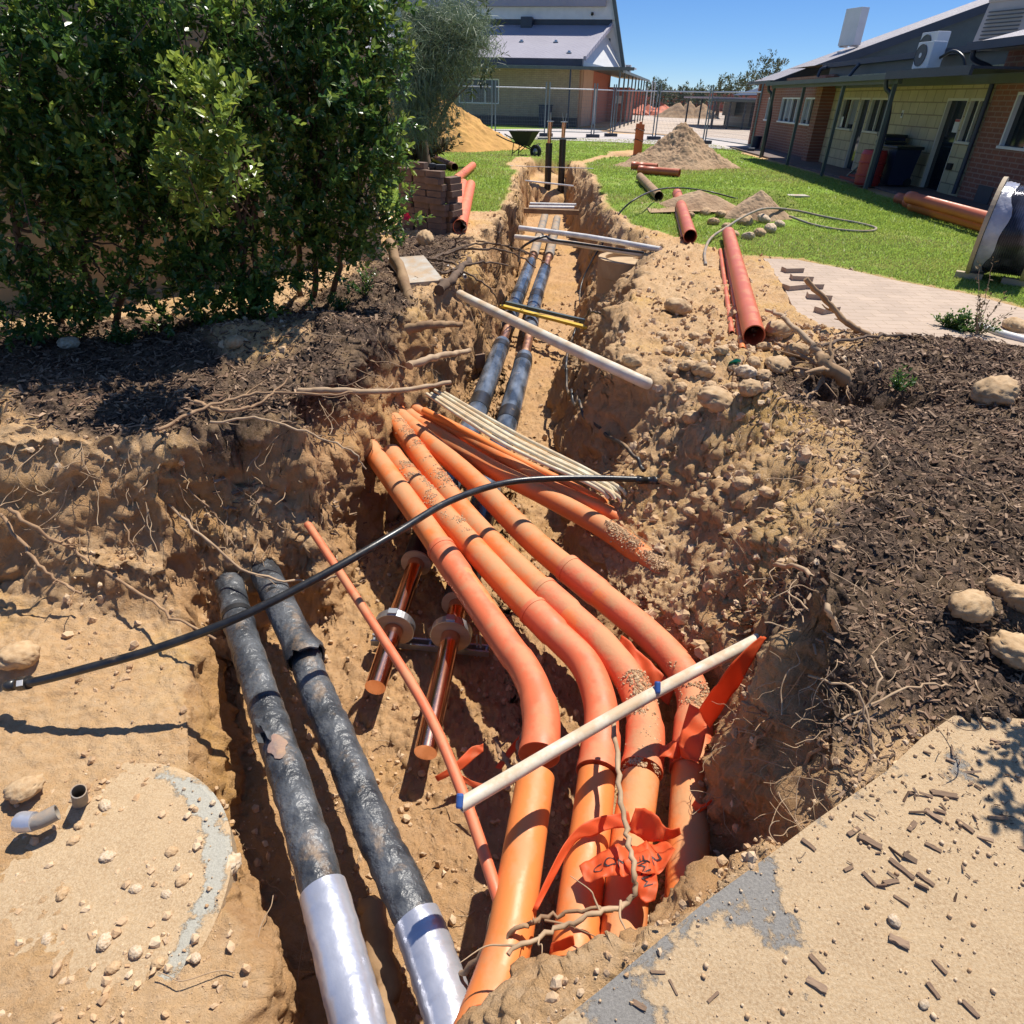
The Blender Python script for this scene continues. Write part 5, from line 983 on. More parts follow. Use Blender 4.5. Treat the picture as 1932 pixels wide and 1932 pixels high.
# ============================================================ foliage
def leaves_mesh(name, tw_p, tw_d, tw_l, nl, L, wd, m, seed, tipbias=.5, droop=0, tint_base=None):
    """leaves set along short twigs"""
    r = np.random.default_rng(seed); n = len(tw_p); k = np.arange(nl)
    t = (k+.5)/nl
    base = tw_p[:, None, :] + tw_d[:, None, :]*(tw_l[:, None]*t[None, :])[..., None]
    base = base + r.normal(0, .006, base.shape)
    a = tw_d/np.linalg.norm(tw_d, axis=1)[:, None]; h = np.where(np.abs(a[:, 2:3]) < .9, np.array([[0, 0, 1.]]), np.array([[1., 0, 0]]))
    u = np.cross(a, h); u /= np.linalg.norm(u, axis=1)[:, None]; v = np.cross(a, u)
    ang = r.uniform(0, 6.28, n)[:, None]+k[None, :]*2.4+r.normal(0, .3, (n, nl))
    out = u[:, None, :]*np.cos(ang)[..., None]+v[:, None, :]*np.sin(ang)[..., None]
    d = out*r.uniform(.5, 1.1, (n, nl))[..., None]+a[:, None, :]*(.35+.7*t[None, :, None])+r.normal(0, .15, (n, nl, 3)); d[..., 2] += .12-droop
    d /= np.linalg.norm(d, axis=2)[..., None]
    up_ = a[:, None, :]*.6+np.array([0, 0, .8])+r.normal(0, .35, (n, nl, 3)); sd_ = np.cross(d, up_); sd_ /= np.linalg.norm(sd_, axis=2)[..., None]+1e-9; nr = np.cross(sd_, d)
    ln = L*r.uniform(.6, 1.25, (n, nl, 1))*(1-.35*np.maximum(t-.75, 0)*4*.6)[None, :, None]; w_ = ln*wd
    vs = [base, base+d*ln*.35+sd_*w_*.5+nr*w_*.16, base+d*ln*.72+sd_*w_*.42+nr*w_*.12, base+d*ln-nr*w_*.10, base+d*ln*.72-sd_*w_*.42+nr*w_*.12, base+d*ln*.35-sd_*w_*.5+nr*w_*.16]
    V = np.stack(vs, 2).reshape(-1, 3); N_ = n*nl; b = np.arange(N_)[:, None]*6
    F_ = np.concatenate([b+np.array([[0, 1, 2, 3]]), b+np.array([[0, 3, 4, 5]])], 0)
    tint = np.clip((t[None, :]-.55)*1.6*r.uniform(0, 1, (n, 1))**2*tipbias*2+r.uniform(0, .14, (n, nl)), 0, 1)
    if tint_base is not None: tint = np.clip(tint+tint_base[:, None], 0, 1)
    return np_mesh(name, V, F_, m, False, {"tint": np.repeat(tint.ravel(), 6)})
def blob_twigs(blobs, dens, seed, shell=.55, hole=0):
    r = np.random.default_rng(seed); P_, D_ = [], []
    for c, rad in blobs:
        n = max(6, int(dens*rad**2)); d = r.normal(size=(n, 3)); d /= np.linalg.norm(d, axis=1)[:, None]
        q = np.where(r.uniform(size=n) < .75, r.uniform(.72, 1.03, n), r.uniform(.2, .75, n))
        lumpy = 1+.20*np.sin(d[:, 0]*7+c[0]*5)*np.cos(d[:, 1]*6+d[:, 2]*8)
        P_.append(np.array(c)[None]+d*(rad*q*lumpy)[:, None]*np.array([1, 1, .95])); dd = d*.7+np.array([0, 0, .45])+r.normal(0, .45, (n, 3)); D_.append(dd/np.linalg.norm(dd, axis=1)[:, None])
    P_, D_ = np.concatenate(P_), np.concatenate(D_)
    if hole > 0:
        k = fbm(P_[:, 0]*2.2+P_[:, 2]*1.7, P_[:, 1]*2.2-P_[:, 2]*1.4, 1.6, 2, seed+70) > -hole*.5-r.uniform(0, .35, len(P_))+.25*(1-hole)*0; P_, D_ = P_[k], D_[k]
    return P_, D_
def pxblob(l): return [(W(u, v, y=y), r*depth(W(u, v, y=y))/FPX) for u, v, y, r in l]
def shrub(label, blobs, dens, seed, stems, bright=None, group=None, L=.058):
    base = stems[0][0]; root = empty("shrub", base); tag(root, label, "shrub", group); inv = Matrix.Translation(Vector(base)).inverted()
    B = pxblob(blobs); p_, d_ = blob_twigs(B, dens, seed, hole=.10); tb = np.zeros(len(p_))
    if bright:
        q_, e_ = blob_twigs(pxblob(bright), dens*1.1, seed+1); e_[:, 2] += .7; e_ /= np.linalg.norm(e_, axis=1)[:, None]; p_ = np.concatenate([p_, q_]); d_ = np.concatenate([d_, e_]); tb = np.concatenate([tb, np.full(len(q_), .32)])
    r = np.random.default_rng(seed+3); g = np.array([gz(a[0], a[1]) if False else -.05 for a in p_]); k = p_[:, 2] > g; p_, d_, tb = p_[k], d_[k], tb[k]
    tb = tb + np.where(r.uniform(size=len(p_)) < .07, .35, 0) + .22*np.clip(fbm(p_[:, 0]*2+p_[:, 2]*1.5, p_[:, 1]*2-p_[:, 2]*1.5, 1.3, 2, seed), 0, 1)
    o = link("foliage", leaves_mesh("foliage", p_, d_, r.uniform(.09, .20, len(p_)), 13, L, .52, M['leaf'], seed+2, .8, 0, tb), root); o.matrix_parent_inverse = inv
    mb = MB(); r_ = random.Random(seed)
    for st in stems: q = wig(st, .012, r_.randrange(999), 6); mb.tube(q, [.028*(1-.7*i/len(q)) for i in range(len(q))], 8)
    for c, rad in B:
        s = random.Random(int(rad*1e4)).choice(stems); a = Vector(s[len(s)//2]); q = wig([a, a.lerp(Vector(c), .5)+Vector((0, 0, .05)), Vector(c)+Vector((0, 0, rad*.6))], .012, r_.randrange(999), 6); mb.tube(q, [.012*(1-.7*i/len(q)) for i in range(len(q))], 6)
    for i in range(0, len(p_), 5):
        mb.tube([Vector(p_[i])-Vector(d_[i])*.12, Vector(p_[i])+Vector(d_[i])*.14], [.004, .002], 4, False)
    o = mb.build("stem", M['bark'], root); o.matrix_parent_inverse = inv
    return root
S_ = lambda u, v, y: Vector(W(u, v, y=y))
gA = Vector(W(190, 610, 0)); shrub("dark spreading shrub at the far left against the limestone wall", [(60, 40, 4.6, 190), (260, 60, 4.8, 170), (100, 240, 4.6, 170), (280, 240, 4.8, 150), (20, 370, 4.5, 120), (420, 110, 5.0, 110), (230, 350, 4.8, 90), (130, 360, 4.6, 80), (-120, 130, 4.5, 220), (150, 520, 4.75, 48), (60, 520, 4.6, 46), (205, 560, 4.75, 42), (275, 500, 4.85, 40), (285, 575, 4.8, 34), (235, 455, 4.8, 45), (40, 575, 4.5, 60), (110, 600, 4.6, 45), (320, 400, 4.9, 60), (200, -120, 4.8, 180)], 1050, 101,
      [[gA, S_(150, 450, 4.8), S_(120, 250, 4.7)], [gA+Vector((.1, .05, 0)), S_(270, 430, 4.9), S_(290, 200, 4.9)], [gA+Vector((-.25, -.1, 0)), S_(30, 430, 4.6), S_(20, 200, 4.6)]])
gB = Vector(W(455, 600, 0)); shrub("shrub with a bright yellow-green leafy spray, in the middle of the three", [(450, 250, 5.1, 90), (490, 370, 5.1, 80), (350, 450, 5.0, 60), (320, 540, 5.0, 55), (400, 545, 5.1, 60), (470, 500, 5.2, 55), (450, 570, 5.2, 40), (330, 610, 5.0, 34), (390, 500, 5.0, 52), (370, 600, 5.0, 34), (485, 590, 5.2, 32), (430, 420, 5.1, 60), (520, 180, 5.3, 110)], 1000, 202,
      [[gB, S_(450, 440, 5.1), S_(430, 250, 4.9)], [gB+Vector((.08, .1, 0)), S_(480, 420, 5.2), S_(500, 250, 5.2)]], bright=[(392, 215, 4.0, 44), (405, 290, 4.0, 52), (370, 310, 4.0, 42), (420, 350, 4.05, 48), (350, 350, 4.05, 40), (395, 400, 4.1, 40), (372, 180, 4.05, 26), (425, 195, 4.05, 26)])
gC = Vector(W(590, 560, 0)); shrub("sunlit glossy shrub at the right end of the limestone wall, with a red flower", [(540, 60, 5.5, 120), (640, 50, 5.8, 100), (715, 50, 6.0, 46), (735, 120, 6.0, 34), (600, 190, 5.5, 100), (690, 170, 5.9, 52), (735, 210, 5.9, 34), (660, 290, 5.7, 90), (725, 270, 5.8, 44), (585, 330, 5.4, 85), (710, 375, 5.7, 56), (640, 400, 5.6, 75), (560, 430, 5.5, 55), (740, 430, 5.7, 34), (690, 445, 5.7, 50), (620, 480, 5.55, 44), (540, 510, 5.4, 40), (500, 560, 5.3, 34), (590, 530, 5.4, 28), (560, -60, 5.6, 120), (690, -60, 6, 90)], 1050, 303,
      [[gC, S_(600, 400, 5.6), S_(610, 150, 5.7)], [gC+Vector((.15, .05, 0)), S_(670, 380, 5.8), S_(700, 120, 6.0)], [gC+Vector((-.12, 0, 0)), S_(560, 380, 5.5), S_(540, 120, 5.5)]])
mb = MB(); c = S_(768, 409, 5.55)
for k in range(5):
    a = k*1.257; d = Vector((math.cos(a)*.75, -.3+.2*math.sin(a), math.sin(a)*.75)); t_ = d.cross(Vector((0, -1, .2))).normalized(); mb.add([c, c+d*.022+t_*.016, c+d*.045, c+d*.022-t_*.016], [(0, 1, 2, 3)], True)
o = mb.build("flower", M['flower']); fs = [x for x in COL.objects if x.get("label", "").startswith("sunlit glossy")][0]; o.parent = fs; o.matrix_parent_inverse = Matrix.Translation(fs.location).inverted()
def small_plant(label, u, v, n, h, seed, m=None, L=.03, spread=.6, bare=False, zz=None, cat="plant", thick=1):
    q = hit(u, v) if zz is None else Vector(W(u, v, zz)); r = np.random.default_rng(seed); root = empty("plant", q); tag(root, label, cat); inv = Matrix.Translation(q).inverted(); mb = MB(); PP, DD = [], []
    for k in range(n):
        d = Vector((r.normal(0, spread), r.normal(0, spread), 1)).normalized(); e = q+d*h*r.uniform(.5, 1.1); st = wig([q, q.lerp(e, .5)+Vector((0, 0, .03*h)), e], .004, int(r.integers(999)), 5); mb.tube(st, [.004*thick*(1-.6*i/len(st)) for i in range(len(st))], 5)
        for j in range(2 if bare else 1, len(st), 2 if bare else 1): PP.append(st[j]); DD.append((d+Vector((r.normal(0, .5), r.normal(0, .5), .2))).normalized())
    o = mb.build("stem", M['bark' if not bare else 'twig'], root); o.matrix_parent_inverse = inv
    PP = np.array([list(a) for a in PP]); DD = np.array([list(a) for a in DD]); o = link("foliage", leaves_mesh("foliage", PP, DD, np.full(len(PP), .05), 4 if bare else 5, L, .5, m or M['leaf'], seed, .6), root); o.matrix_parent_inverse = inv; return root
small_plant("tall sparse weed with few leaves at the edge of the paving on the right", 1840, 640, 7, .55, 1, M['dryleaf'], .032, .35, True)
small_plant("low green weed at the edge of the mulch by the paving", 1790, 628, 16, .16, 2, None, .03, .8)
small_plant("small leafy weed just left of the tall sparse weed", 1818, 632, 12, .22, 3, None, .03, .7)
small_plant("tiny green shoot in the dark hole on the right", 1690, 742, 4, .14, 4, None, .03, .3, zz=-.02)
small_plant("bright little seedling on the dark bank below the glossy shrub", 690, 562, 7, .2, 5, None, .03, .6)
small_plant("yellow-green seedling on the mulch beneath the seedling's neighbour", 640, 590, 6, .16, 6, None, .03, .6)
small_plant("small grey-green weed in the shade at the foot of the left bank shrubs", 235, 650, 9, .12, 8, None, .03, .9)

def side_shrub():
    q = Vector((2.4, 1.9, 0)); root = empty("shrub", q); tag(root, "shrub just past the right edge whose shade falls on the path", "shrub"); inv = Matrix.Translation(q).inverted()
    p_, d_ = blob_twigs([((2.2, 1.62, 1.12), .34), ((2.5, 1.95, 1.0), .40), ((2.25, 1.32, .85), .30), ((2.6, 1.6, .6), .35), ((2.25, 1.75, .7), .3)], 520, 61); r = np.random.default_rng(5)
    o = link("foliage", leaves_mesh("foliage", p_, d_, r.uniform(.1, .2, len(p_)), 11, .055, .5, M['leaf'], 62, .5), root); o.matrix_parent_inverse = inv
    mb = MB(); mb.tube(wig([q, (2.35, 1.85, .5), (2.2, 1.7, 1.1)], .01, 3), .025, 8); mb.tube(wig([q, (2.4, 1.7, .4), (2.3, 1.4, .8)], .01, 4), .02, 8); o = mb.build("stem", M['bark'], root); o.matrix_parent_inverse = inv
side_shrub()
# lawn blades
def grass():
    r = np.random.default_rng(8); n = 330000
    Y = 6.0*np.exp(r.uniform(0, 1, n)*math.log(34/6.0)); X = r.uniform(-.42, .82, n)*Y*1.02
    g, m_ = masks(X, Y); k = (g > r.uniform(.25, .9, n)) & (sdist(X, Y, PIT0) < .03) & (X < 7.75+.02*Y)
    k &= (fbm(X, Y, .9, 3, 60) < .42+r.uniform(-.3, .3, n))
    X, Y = X[k], Y[k]; n = len(X); Z = height(X, Y); h = r.uniform(.012, .034, n)*np.clip(Y/9, .9, 1.5); wd = .0035+.00055*Y
    a = r.uniform(0, 6.28, n); lean = r.normal(0, .45, (n, 2))*h[:, None]
    b0 = np.stack([X-np.cos(a)*wd, Y-np.sin(a)*wd, Z-.004], 1); b1 = np.stack([X+np.cos(a)*wd, Y+np.sin(a)*wd, Z-.004], 1)
    m1 = np.stack([X+lean[:, 0]*.4, Y+lean[:, 1]*.4, Z+h*.6], 1); t = np.stack([X+lean[:, 0]*1.5, Y+lean[:, 1]*1.5, Z+h], 1)
    V = np.stack([b0, b1, t], 1).reshape(-1, 3); F_ = np.arange(n*3).reshape(-1, 3)
    tn = np.clip(.5+1.5*fbm(X, Y, .45, 4, 61)-.42+r.normal(0, .2, n), 0, 1)
    tag(link("lawn_grass", np_mesh("lawn_grass", V, F_, M['grass'], False, {"tint": np.repeat(tn, 3)})), "short green lawn on both sides of the trench", None, None, "stuff")
grass()

# ============================================================ things on and by the lawn
# heaps
def heap(name, cx, cy, rx, ry, h, m, label, seed, n=130, rough=1.0, pw=1.25):
    g = np.linspace(-1.25, 1.25, n); A, B = np.meshgrid(g, g); a, b = A.ravel(), B.ravel()
    th = np.arctan2(b, a); rr = np.hypot(a, b)*(1+.12*np.sin(th*2+seed)+.08*np.sin(th*5+seed*2)); z = h*np.clip(1-rr, -.2, 1)**1.0 if False else h*np.where(rr < 1, np.clip(1-rr, 0, 1)**pw, -.15*(rr-1))
    X = cx+a*rx; Y = cy+b*ry; k = np.clip(1.3-rr, 0, 1)
    lump = fbm(X, Y, 7, 3, seed); z = z+k*rough*h*(.10*fbm(X, Y, 1.6, 3, seed+2)+.075*np.where(lump > 0, lump, lump*.3)+.03*fbm(X, Y, 22, 2, seed+3)) + gz(cx, cy)-.04
    i = np.arange(n-1)[:, None]*n+np.arange(n-1)[None, :]; F_ = np.stack([i, i+1, i+n+1, i+n], -1).reshape(-1, 4)
    return tag(link(name, np_mesh(name, np.stack([X, Y, z], 1), F_, m, True)), label, "heap")
a = W(1290, 317, 0); heap("soil_heap", a[0], a[1]+.7, 1.8, 1.35, 1.02, M['sand_g'], "conical heap of brown soil on the lawn by the orange marker post", 3, 190, 1.3, 1.15)
a = W(800, 283, 0); heap("sand_heap", a[0]-.3, a[1]+1.4, 3.1, 2.2, 2.05, M['sand_o'], "tall heap of orange sand under the feathery tree", 5, 150, .8, 1.1)
a = W(1430, 412, 0); heap("soil_heap", a[0], a[1]+.1, .62, .42, .42, M['sand_g'], "small pointed heap of soil on the lawn behind the grey hose", 9, 110, 1.0, .9)
a = W(1315, 400, 0); heap("soil_heap", a[0], a[1]+.1, .7, .42, .26, M['sand_g'], "low heap of yellowish soil behind the upper terracotta pipe", 13, 110, 1.0, .9)
# terracotta pipes on the ground
TG = "terracotta pipes lying on the ground"
def lying(u0, v0, u1, v1, r, label, m='terracotta', z=None, sock=True, inner=.008):
    z0 = r if z is None else z; a = Vector(W(u0, v0, z0)); b = Vector(W(u1, v1, z0))
    for q in (a, b):
        if z is None: q.z = gz(q.x, q.y)+r+.005
    mb = MB(); L = (b-a).length; f = min(.16/L, .3)
    pts = [a, a.lerp(b, f), a.lerp(b, f+.001), a.lerp(b, .5), b] if sock else [a, a.lerp(b, .5), b]
    rr = [r*1.10, r*1.10, r, r, r] if sock else [r]*3
    mb.tube(pts, rr, 26, True, inner); o = mb.build("loose_pipe", M[m]); return tag(o, label, "pipe")
lying(1302, 448, 1277, 366, .088, "large terracotta pipe on the grass edge with its open mouth towards the trench", sock=False)
lying(1288, 449, 1271, 385, .024, "slim terracotta pipe tucked against the upper large pipe", sock=False, inner=.005)
lying(1421, 640, 1374, 441, .082, "large terracotta pipe lying from the lawn to the rubble, mouth nearest the camera", sock=False)
lying(1380, 632, 1359, 470, .022, "left of the two slim terracotta pipes beside the nearest large pipe", sock=False, inner=.005)
lying(1400, 664, 1369, 468, .022, "right of the two slim terracotta pipes beside the nearest large pipe", 'orange_clean', sock=False, inner=.005)
lying(1243, 371, 1207, 334, .085, "dusty brown pipe half sunk at the right rim of the far trench", 'wood', sock=False)
lying(1192, 313, 1240, 316, .09, "short dark terracotta pipe at the foot of the brown soil heap, behind the socketed one")
lying(1205, 321, 1282, 327, .09, "terracotta pipe with a socket end in front of the brown soil heap")
lying(868, 431, 888, 350, .095, "nearest orange pipe beside the brick stack, open end facing the camera", 'red_orange', sock=False)
lying(862, 402, 874, 348, .095, "second orange pipe beside the brick stack, left of the nearest", 'red_orange', sock=False)
lying(860, 340, 892, 313, .09, "orange pipe lying askew behind the brick stack", 'red_orange', sock=False)
lying(858, 316, 800, 290, .09, "brown pipe with a black open end on the lawn left of the trench", 'copper_old', sock=False)
for i, (a_, b_, z_, lab, m_) in enumerate([((1695, 374), (1932, 436), .09, "dull red pipe at the back of the bundle along the verandah edge", 'terracotta'), ((1712, 381), (1932, 446), .09, "bright orange pipe in the bundle along the verandah edge, between the other two", 'red_orange'), ((1722, 388), (1925, 447), .09, "bright orange pipe at the front of the bundle along the verandah edge", 'orange_clean'), ((1716, 372), (1935, 432), .24, "dark red pipe lying on top of the bundle along the verandah edge", 'terracotta')]):
    a = Vector(W(*a_, z_)); b = Vector(W(*b_, z_)); mb = MB(); mb.tube([a, a.lerp(b, .05), a.lerp(b, .051), b], [.10, .10, .09, .09], 22, True, .008); tag(mb.build("loose_pipe", M[m_]), lab, "pipe")
# orange marker posts
mb = MB(); a = Vector(W(1202, 291, 0)); 
for k, (dx, h) in enumerate([(-.09, 1.0), (0.02, 1.05), (.11, .98)]): mb.box((a.x+dx, a.y+.05*k, a.z+h/2-.1), (.10, .035, h), .1)
o = mb.build("marker_post", M['red_orange']); tag(o, "bright orange marker post of three slats beside the brown soil heap", "marker post")
mb = MB()
for z_ in (.42, .72): mb.tube([Vector((a.x+.17*math.cos(t), a.y+.03+.12*math.sin(t), z_+.03*math.sin(t*2))) for t in np.linspace(0, 6.28, 13)], .012, 6, False)
mb.tube([(a.x+.06, a.y+.06, .8), (a.x+.07, a.y+.06, 1.25)], .012, 6); mb.build("tie_wire", M['black_rubber'], o)
# brick stack
ps = [Vector(W(*p_, 0)) for p_ in ((746, 435), (834, 448), (857, 434))]; ax = (ps[1]-ps[0]).normalized(); ay = Vector((-ax.y, ax.x, 0)); rz = math.atan2(ax.y, ax.x)
def brick(c, a, label, group):
    o = link("brick", brick.me); o.location = c; o.rotation_euler = (random.gauss(0, .006), random.gauss(0, .006), a); return tag(o, label, "brick", group)
bmx = MB(); bmx.box((0, 0, 0), (.23, .115, .074), bev=.004); tmp = bmx.build("brick", M['paver']); brick.me = tmp.data; bpy.data.objects.remove(tmp)
SC_ = 1.35; nb = 0
for lay in range(10):
    for cx_, cy_, rot in [(0.16, .10, 0), (.40, .09, 0), (.64, .08, 0), (.74, .25, 1), (.16, .26, 0), (.40, .27, 0)]:
        if lay == 9 and cx_ > .7: continue
        jx, jy = random.gauss(0, .014), random.gauss(0, .014)
        if lay in (3, 4, 6) and cx_ > .55: jx += random.uniform(.02, .06)
        c = ps[0]+ax*(cx_*1.0+jx)*1.05+ay*(cy_+jy)*1.05; o = brick((c.x, c.y, .045+lay*.0765), rz+rot*math.pi/2+random.gauss(0, .05), "brown clay paver in the stack beside the glossy shrub", "pavers in the stack"); nb += 1
c = ps[0]+ax*.36+ay*.12; o = brick((c.x, c.y, .045+10*.0765), rz+.15, "single brown paver on top of the stack", None)
mb = MB(); c = ps[0]+ax*.66+ay*.2; mb.box((c.x, c.y, .80), (.14, .08, .07), .3, bev=.02); mb.lathe([(.001, .05), (.04, .04), (.05, 0), (.04, -.03)], (c.x-.10, c.y, .80), n=12); tag(mb.build("black_fitting", M['black_rubber']), "small black rubber fitting lying on top of the brick stack", "fitting")
# wheelbarrow
def wheelbarrow():
    c = Vector(W(987, 297, 0)); root = empty("wheelbarrow", c, R(-28)); root.scale = (.85, .85, .88); tag(root, "dark green wheelbarrow standing at the far end of the trench", "wheelbarrow")
    def add(mb, n, m, p_=root): return mb.build(n, m, p_)
    mb = MB(); top = [(-.42, -.33, .78), (.48, -.30, .80), (.48, .30, .80), (-.42, .33, .78)]; bot = [(-.22, -.18, .42), (.20, -.15, .36), (.20, .15, .36), (-.22, .18, .42)]
    ti = [(x*.96, y*.95, z) for x, y, z in top]; bi = [(x*.94, y*.93, z+.02) for x, y, z in bot]
    mb.add(top+bot+ti+bi, [(0, 1, 5, 4), (1, 2, 6, 5), (2, 3, 7, 6), (3, 0, 4, 7), (4, 5, 6, 7), (9, 8, 12, 13), (10, 9, 13, 14), (11, 10, 14, 15), (8, 11, 15, 12), (12, 15, 14, 13), (0, 8, 9, 1), (1, 9, 10, 2), (2, 10, 11, 3), (3, 11, 8, 0)]); add(mb, "tray", M['dark_metal'])
    mb = MB(); mb.tube([Vector(a) for a in top]+[Vector(top[0])], .016, 8); add(mb, "tray_rim", M['dark_metal'])
    for s in (-1, 1):
        mb = MB(); mb.tube(spline([(-.95, .30*s, .66), (-.55, .27*s, .52), (0, .18*s, .38), (.42, .07*s, .24)], 6), .020, 8); add(mb, "handle_bar", M['dark_metal'])
        mb = MB(); mb.tube([(-.28, .22*s, .44), (-.34, .24*s, .02), (-.20, .24*s, .0)], .017, 8); mb.tube([(-.34, .24*s, .1), (.05, .16*s, .36)], .014, 6); add(mb, "leg", M['dark_metal'])
    w_ = add(MB().lathe([(.10, -.05), (.19, -.055), (.215, -.03), (.215, .03), (.19, .055), (.10, .05)], (.50, 0, .205), (0, 1, 0), 24), "wheel", M['black_rubber'])
    mb = MB(); mb.lathe([(.02, -.06), (.11, -.035), (.11, .035), (.02, .06)], (.50, 0, .205), (0, 1, 0), 16); add(mb, "rim", M['galv'], w_)
    mb = MB(); mb.tube([(.42, -.08, .24), (.62, -.09, .45), (.62, .09, .45), (.42, .08, .24)], .012, 6); add(mb, "front_stay", M['dark_metal'])
wheelbarrow()
# cable reel
def reel():
    c0 = Vector(W(1826, 520, 0)); ax = Vector((.80, -.60, 0)).normalized(); r0 = .50; wd = .50; C0 = c0+Vector((0, 0, r0)); root = empty("cable_reel", c0); tag(root, "big timber reel of black cable in shiny film on the lawn at the right", "cable reel"); inv = Matrix.Translation(c0).inverted()
    def add(mb, n, m): o = mb.build(n, m, root); o.matrix_parent_inverse = inv; return o
    add(MB().lathe([(.05, -.02), (r0, -.02), (r0, .02), (.05, .02)], C0, ax, 56), "flange", M['reelwood'])
    f2 = add(MB().lathe([(.05, -.02), (r0, -.02), (r0, .02), (.05, .02)], C0+ax*wd, ax, 56), "flange", M['reelwood'])
    add(MB().lathe([(.03, .022), (r0-.01, .022), (r0-.01, .03), (.03, .03)], C0+ax*wd, ax, 56), "blue_face", M['reelblue'])
    pr = [(.43, .02)]
    nw = 22
    for k in range(nw):
        for j in range(5): pr.append((.425+.010*math.sin(math.pi*j/4), .03+(wd-.06)*(k+j/5)/nw))
    pr.append((.43, wd-.02)); mb = MB(); mb.lathe(pr, C0, ax, 64); o = add(mb, "cable_winding", M['cable'])
    for p_ in o.data.polygons: p_.use_smooth = True
    mb = MB(); u = ax.orthogonal().normalized(); v = ax.cross(u); n = 40; vs = []      # film wrapped over the left part
    for i in range(n+1):
        a = 2*math.pi*i/n
        for j in range(9):
            t = j/8; wob = .05*math.sin(a*3+1)+.03*math.sin(a*7); vs.append(C0+ax*(.025+t*(.13+wob*.6))+(u*math.cos(a)+v*math.sin(a))*(.445+.008*math.sin(a*23+j)+.012*(1-t)))
    mb.add(vs, [(i*9+j, i*9+j+1, (i+1)*9+j+1, (i+1)*9+j) for i in range(n) for j in range(8)], True); add(mb, "film", M['film'])
    mb = MB(); mb.tube(spline([C0+ax*.35+Vector((0, 0, .44)), C0+ax*.45+Vector((0, 0, .56)), C0+ax*.62+Vector((0, 0, .5))], 8), .012, 8); add(mb, "cable_end", M['black_poly'])
    for k, t in enumerate((.02, wd-.04)):
        q = C0+ax*t-Vector((0, 0, r0)); d = Vector((-ax.y, ax.x, 0)); mb = MB(); q2 = q-d*.20; mb.box((q2.x, q2.y, .035), (.26, .08, .07), math.atan2(ax.y, ax.x)); tag(mb.build("wedge_block", M['reelwood']), "timber wedge block under the %s flange of the cable reel" % ("left" if k == 0 else "right"), "block")
reel()
# scraps at the right edge
pipe("white_pipe", [surf(1846, 622, .03), surf(1880, 640, .05), surf(1945, 658, .05)], .035, M['pvc_clean'], "white pipe end at the right edge beside the sparse weed", "pipe", sp=3)
rock(1912, 630, 62, "dry root clump lying on the white pipe end at the right edge", k=1, name="root_clump")
for i, (u, v, a) in enumerate([(1495, 510, .2), (1512, 525, -.1), (1498, 542, .4), (1530, 540, .1), (1545, 560, -.2), (1560, 585, .5)]):
    q = W(u, v, .02); me_ = MB(); me_.box((q[0], q[1], .028), (.22, .11, .05), a, bev=.004); tag(me_.build("paver", M['palepaver']), "loose grey paver at the broken edge of the paving", "paver", "loose pavers at the paving edge")
for u, v in ((1418, 383), (1503, 372)):
    q = W(u, v, 0); mb = MB(); mb.box((q[0], q[1], .02), (.42, .26, .04), .05); tag(mb.build("pit_lid", M['concrete']), "flat pale lid set in the lawn, %s" % ("nearer the soil heaps" if u < 1450 else "nearer the verandah"), "pit lid")
# fallen branches left of the lawn
for i, (u, v) in enumerate([(775, 300), (758, 318), (800, 305)]):
    pass
small_plant("wilted brown-green branches dumped on the lawn left of the brown pipe", 776, 318, 90, 1.3, 31, M['dryleaf'], .13, 1.1, zz=0, thick=4)
small_plant("dry cut branches under the feathery tree beside the shrub", 757, 306, 80, 1.7, 32, M['dryleaf'], .14, .8, zz=0, thick=4)
rooty(P((745, 325, .1), (770, 310, .12), (790, 296, .1)), .07, .05, M['wood'], "pale cut log among the dumped branches", "log", .01, 77, name="log", n=4)

# ============================================================ limestone wall behind the shrubs
def block_wall():
    A = Vector((-6.6, 2.95, 0)); B = Vector((-1.55, 7.75, 0)); d = (B-A); L = d.length; rz = math.atan2(d.y, d.x); root = empty("limestone_wall", A, rz); tag(root, "tan limestone block wall behind the shrubs on the left", "wall")
    MB().box((L/2, .17, 1.5), (L, .3, 3.4)).build("masonry", M['limewall'], root)
    MB().box((L/2, .17, 3.23), (L+.06, .36, .07)).build("coping", M['concrete'], root)
block_wall()

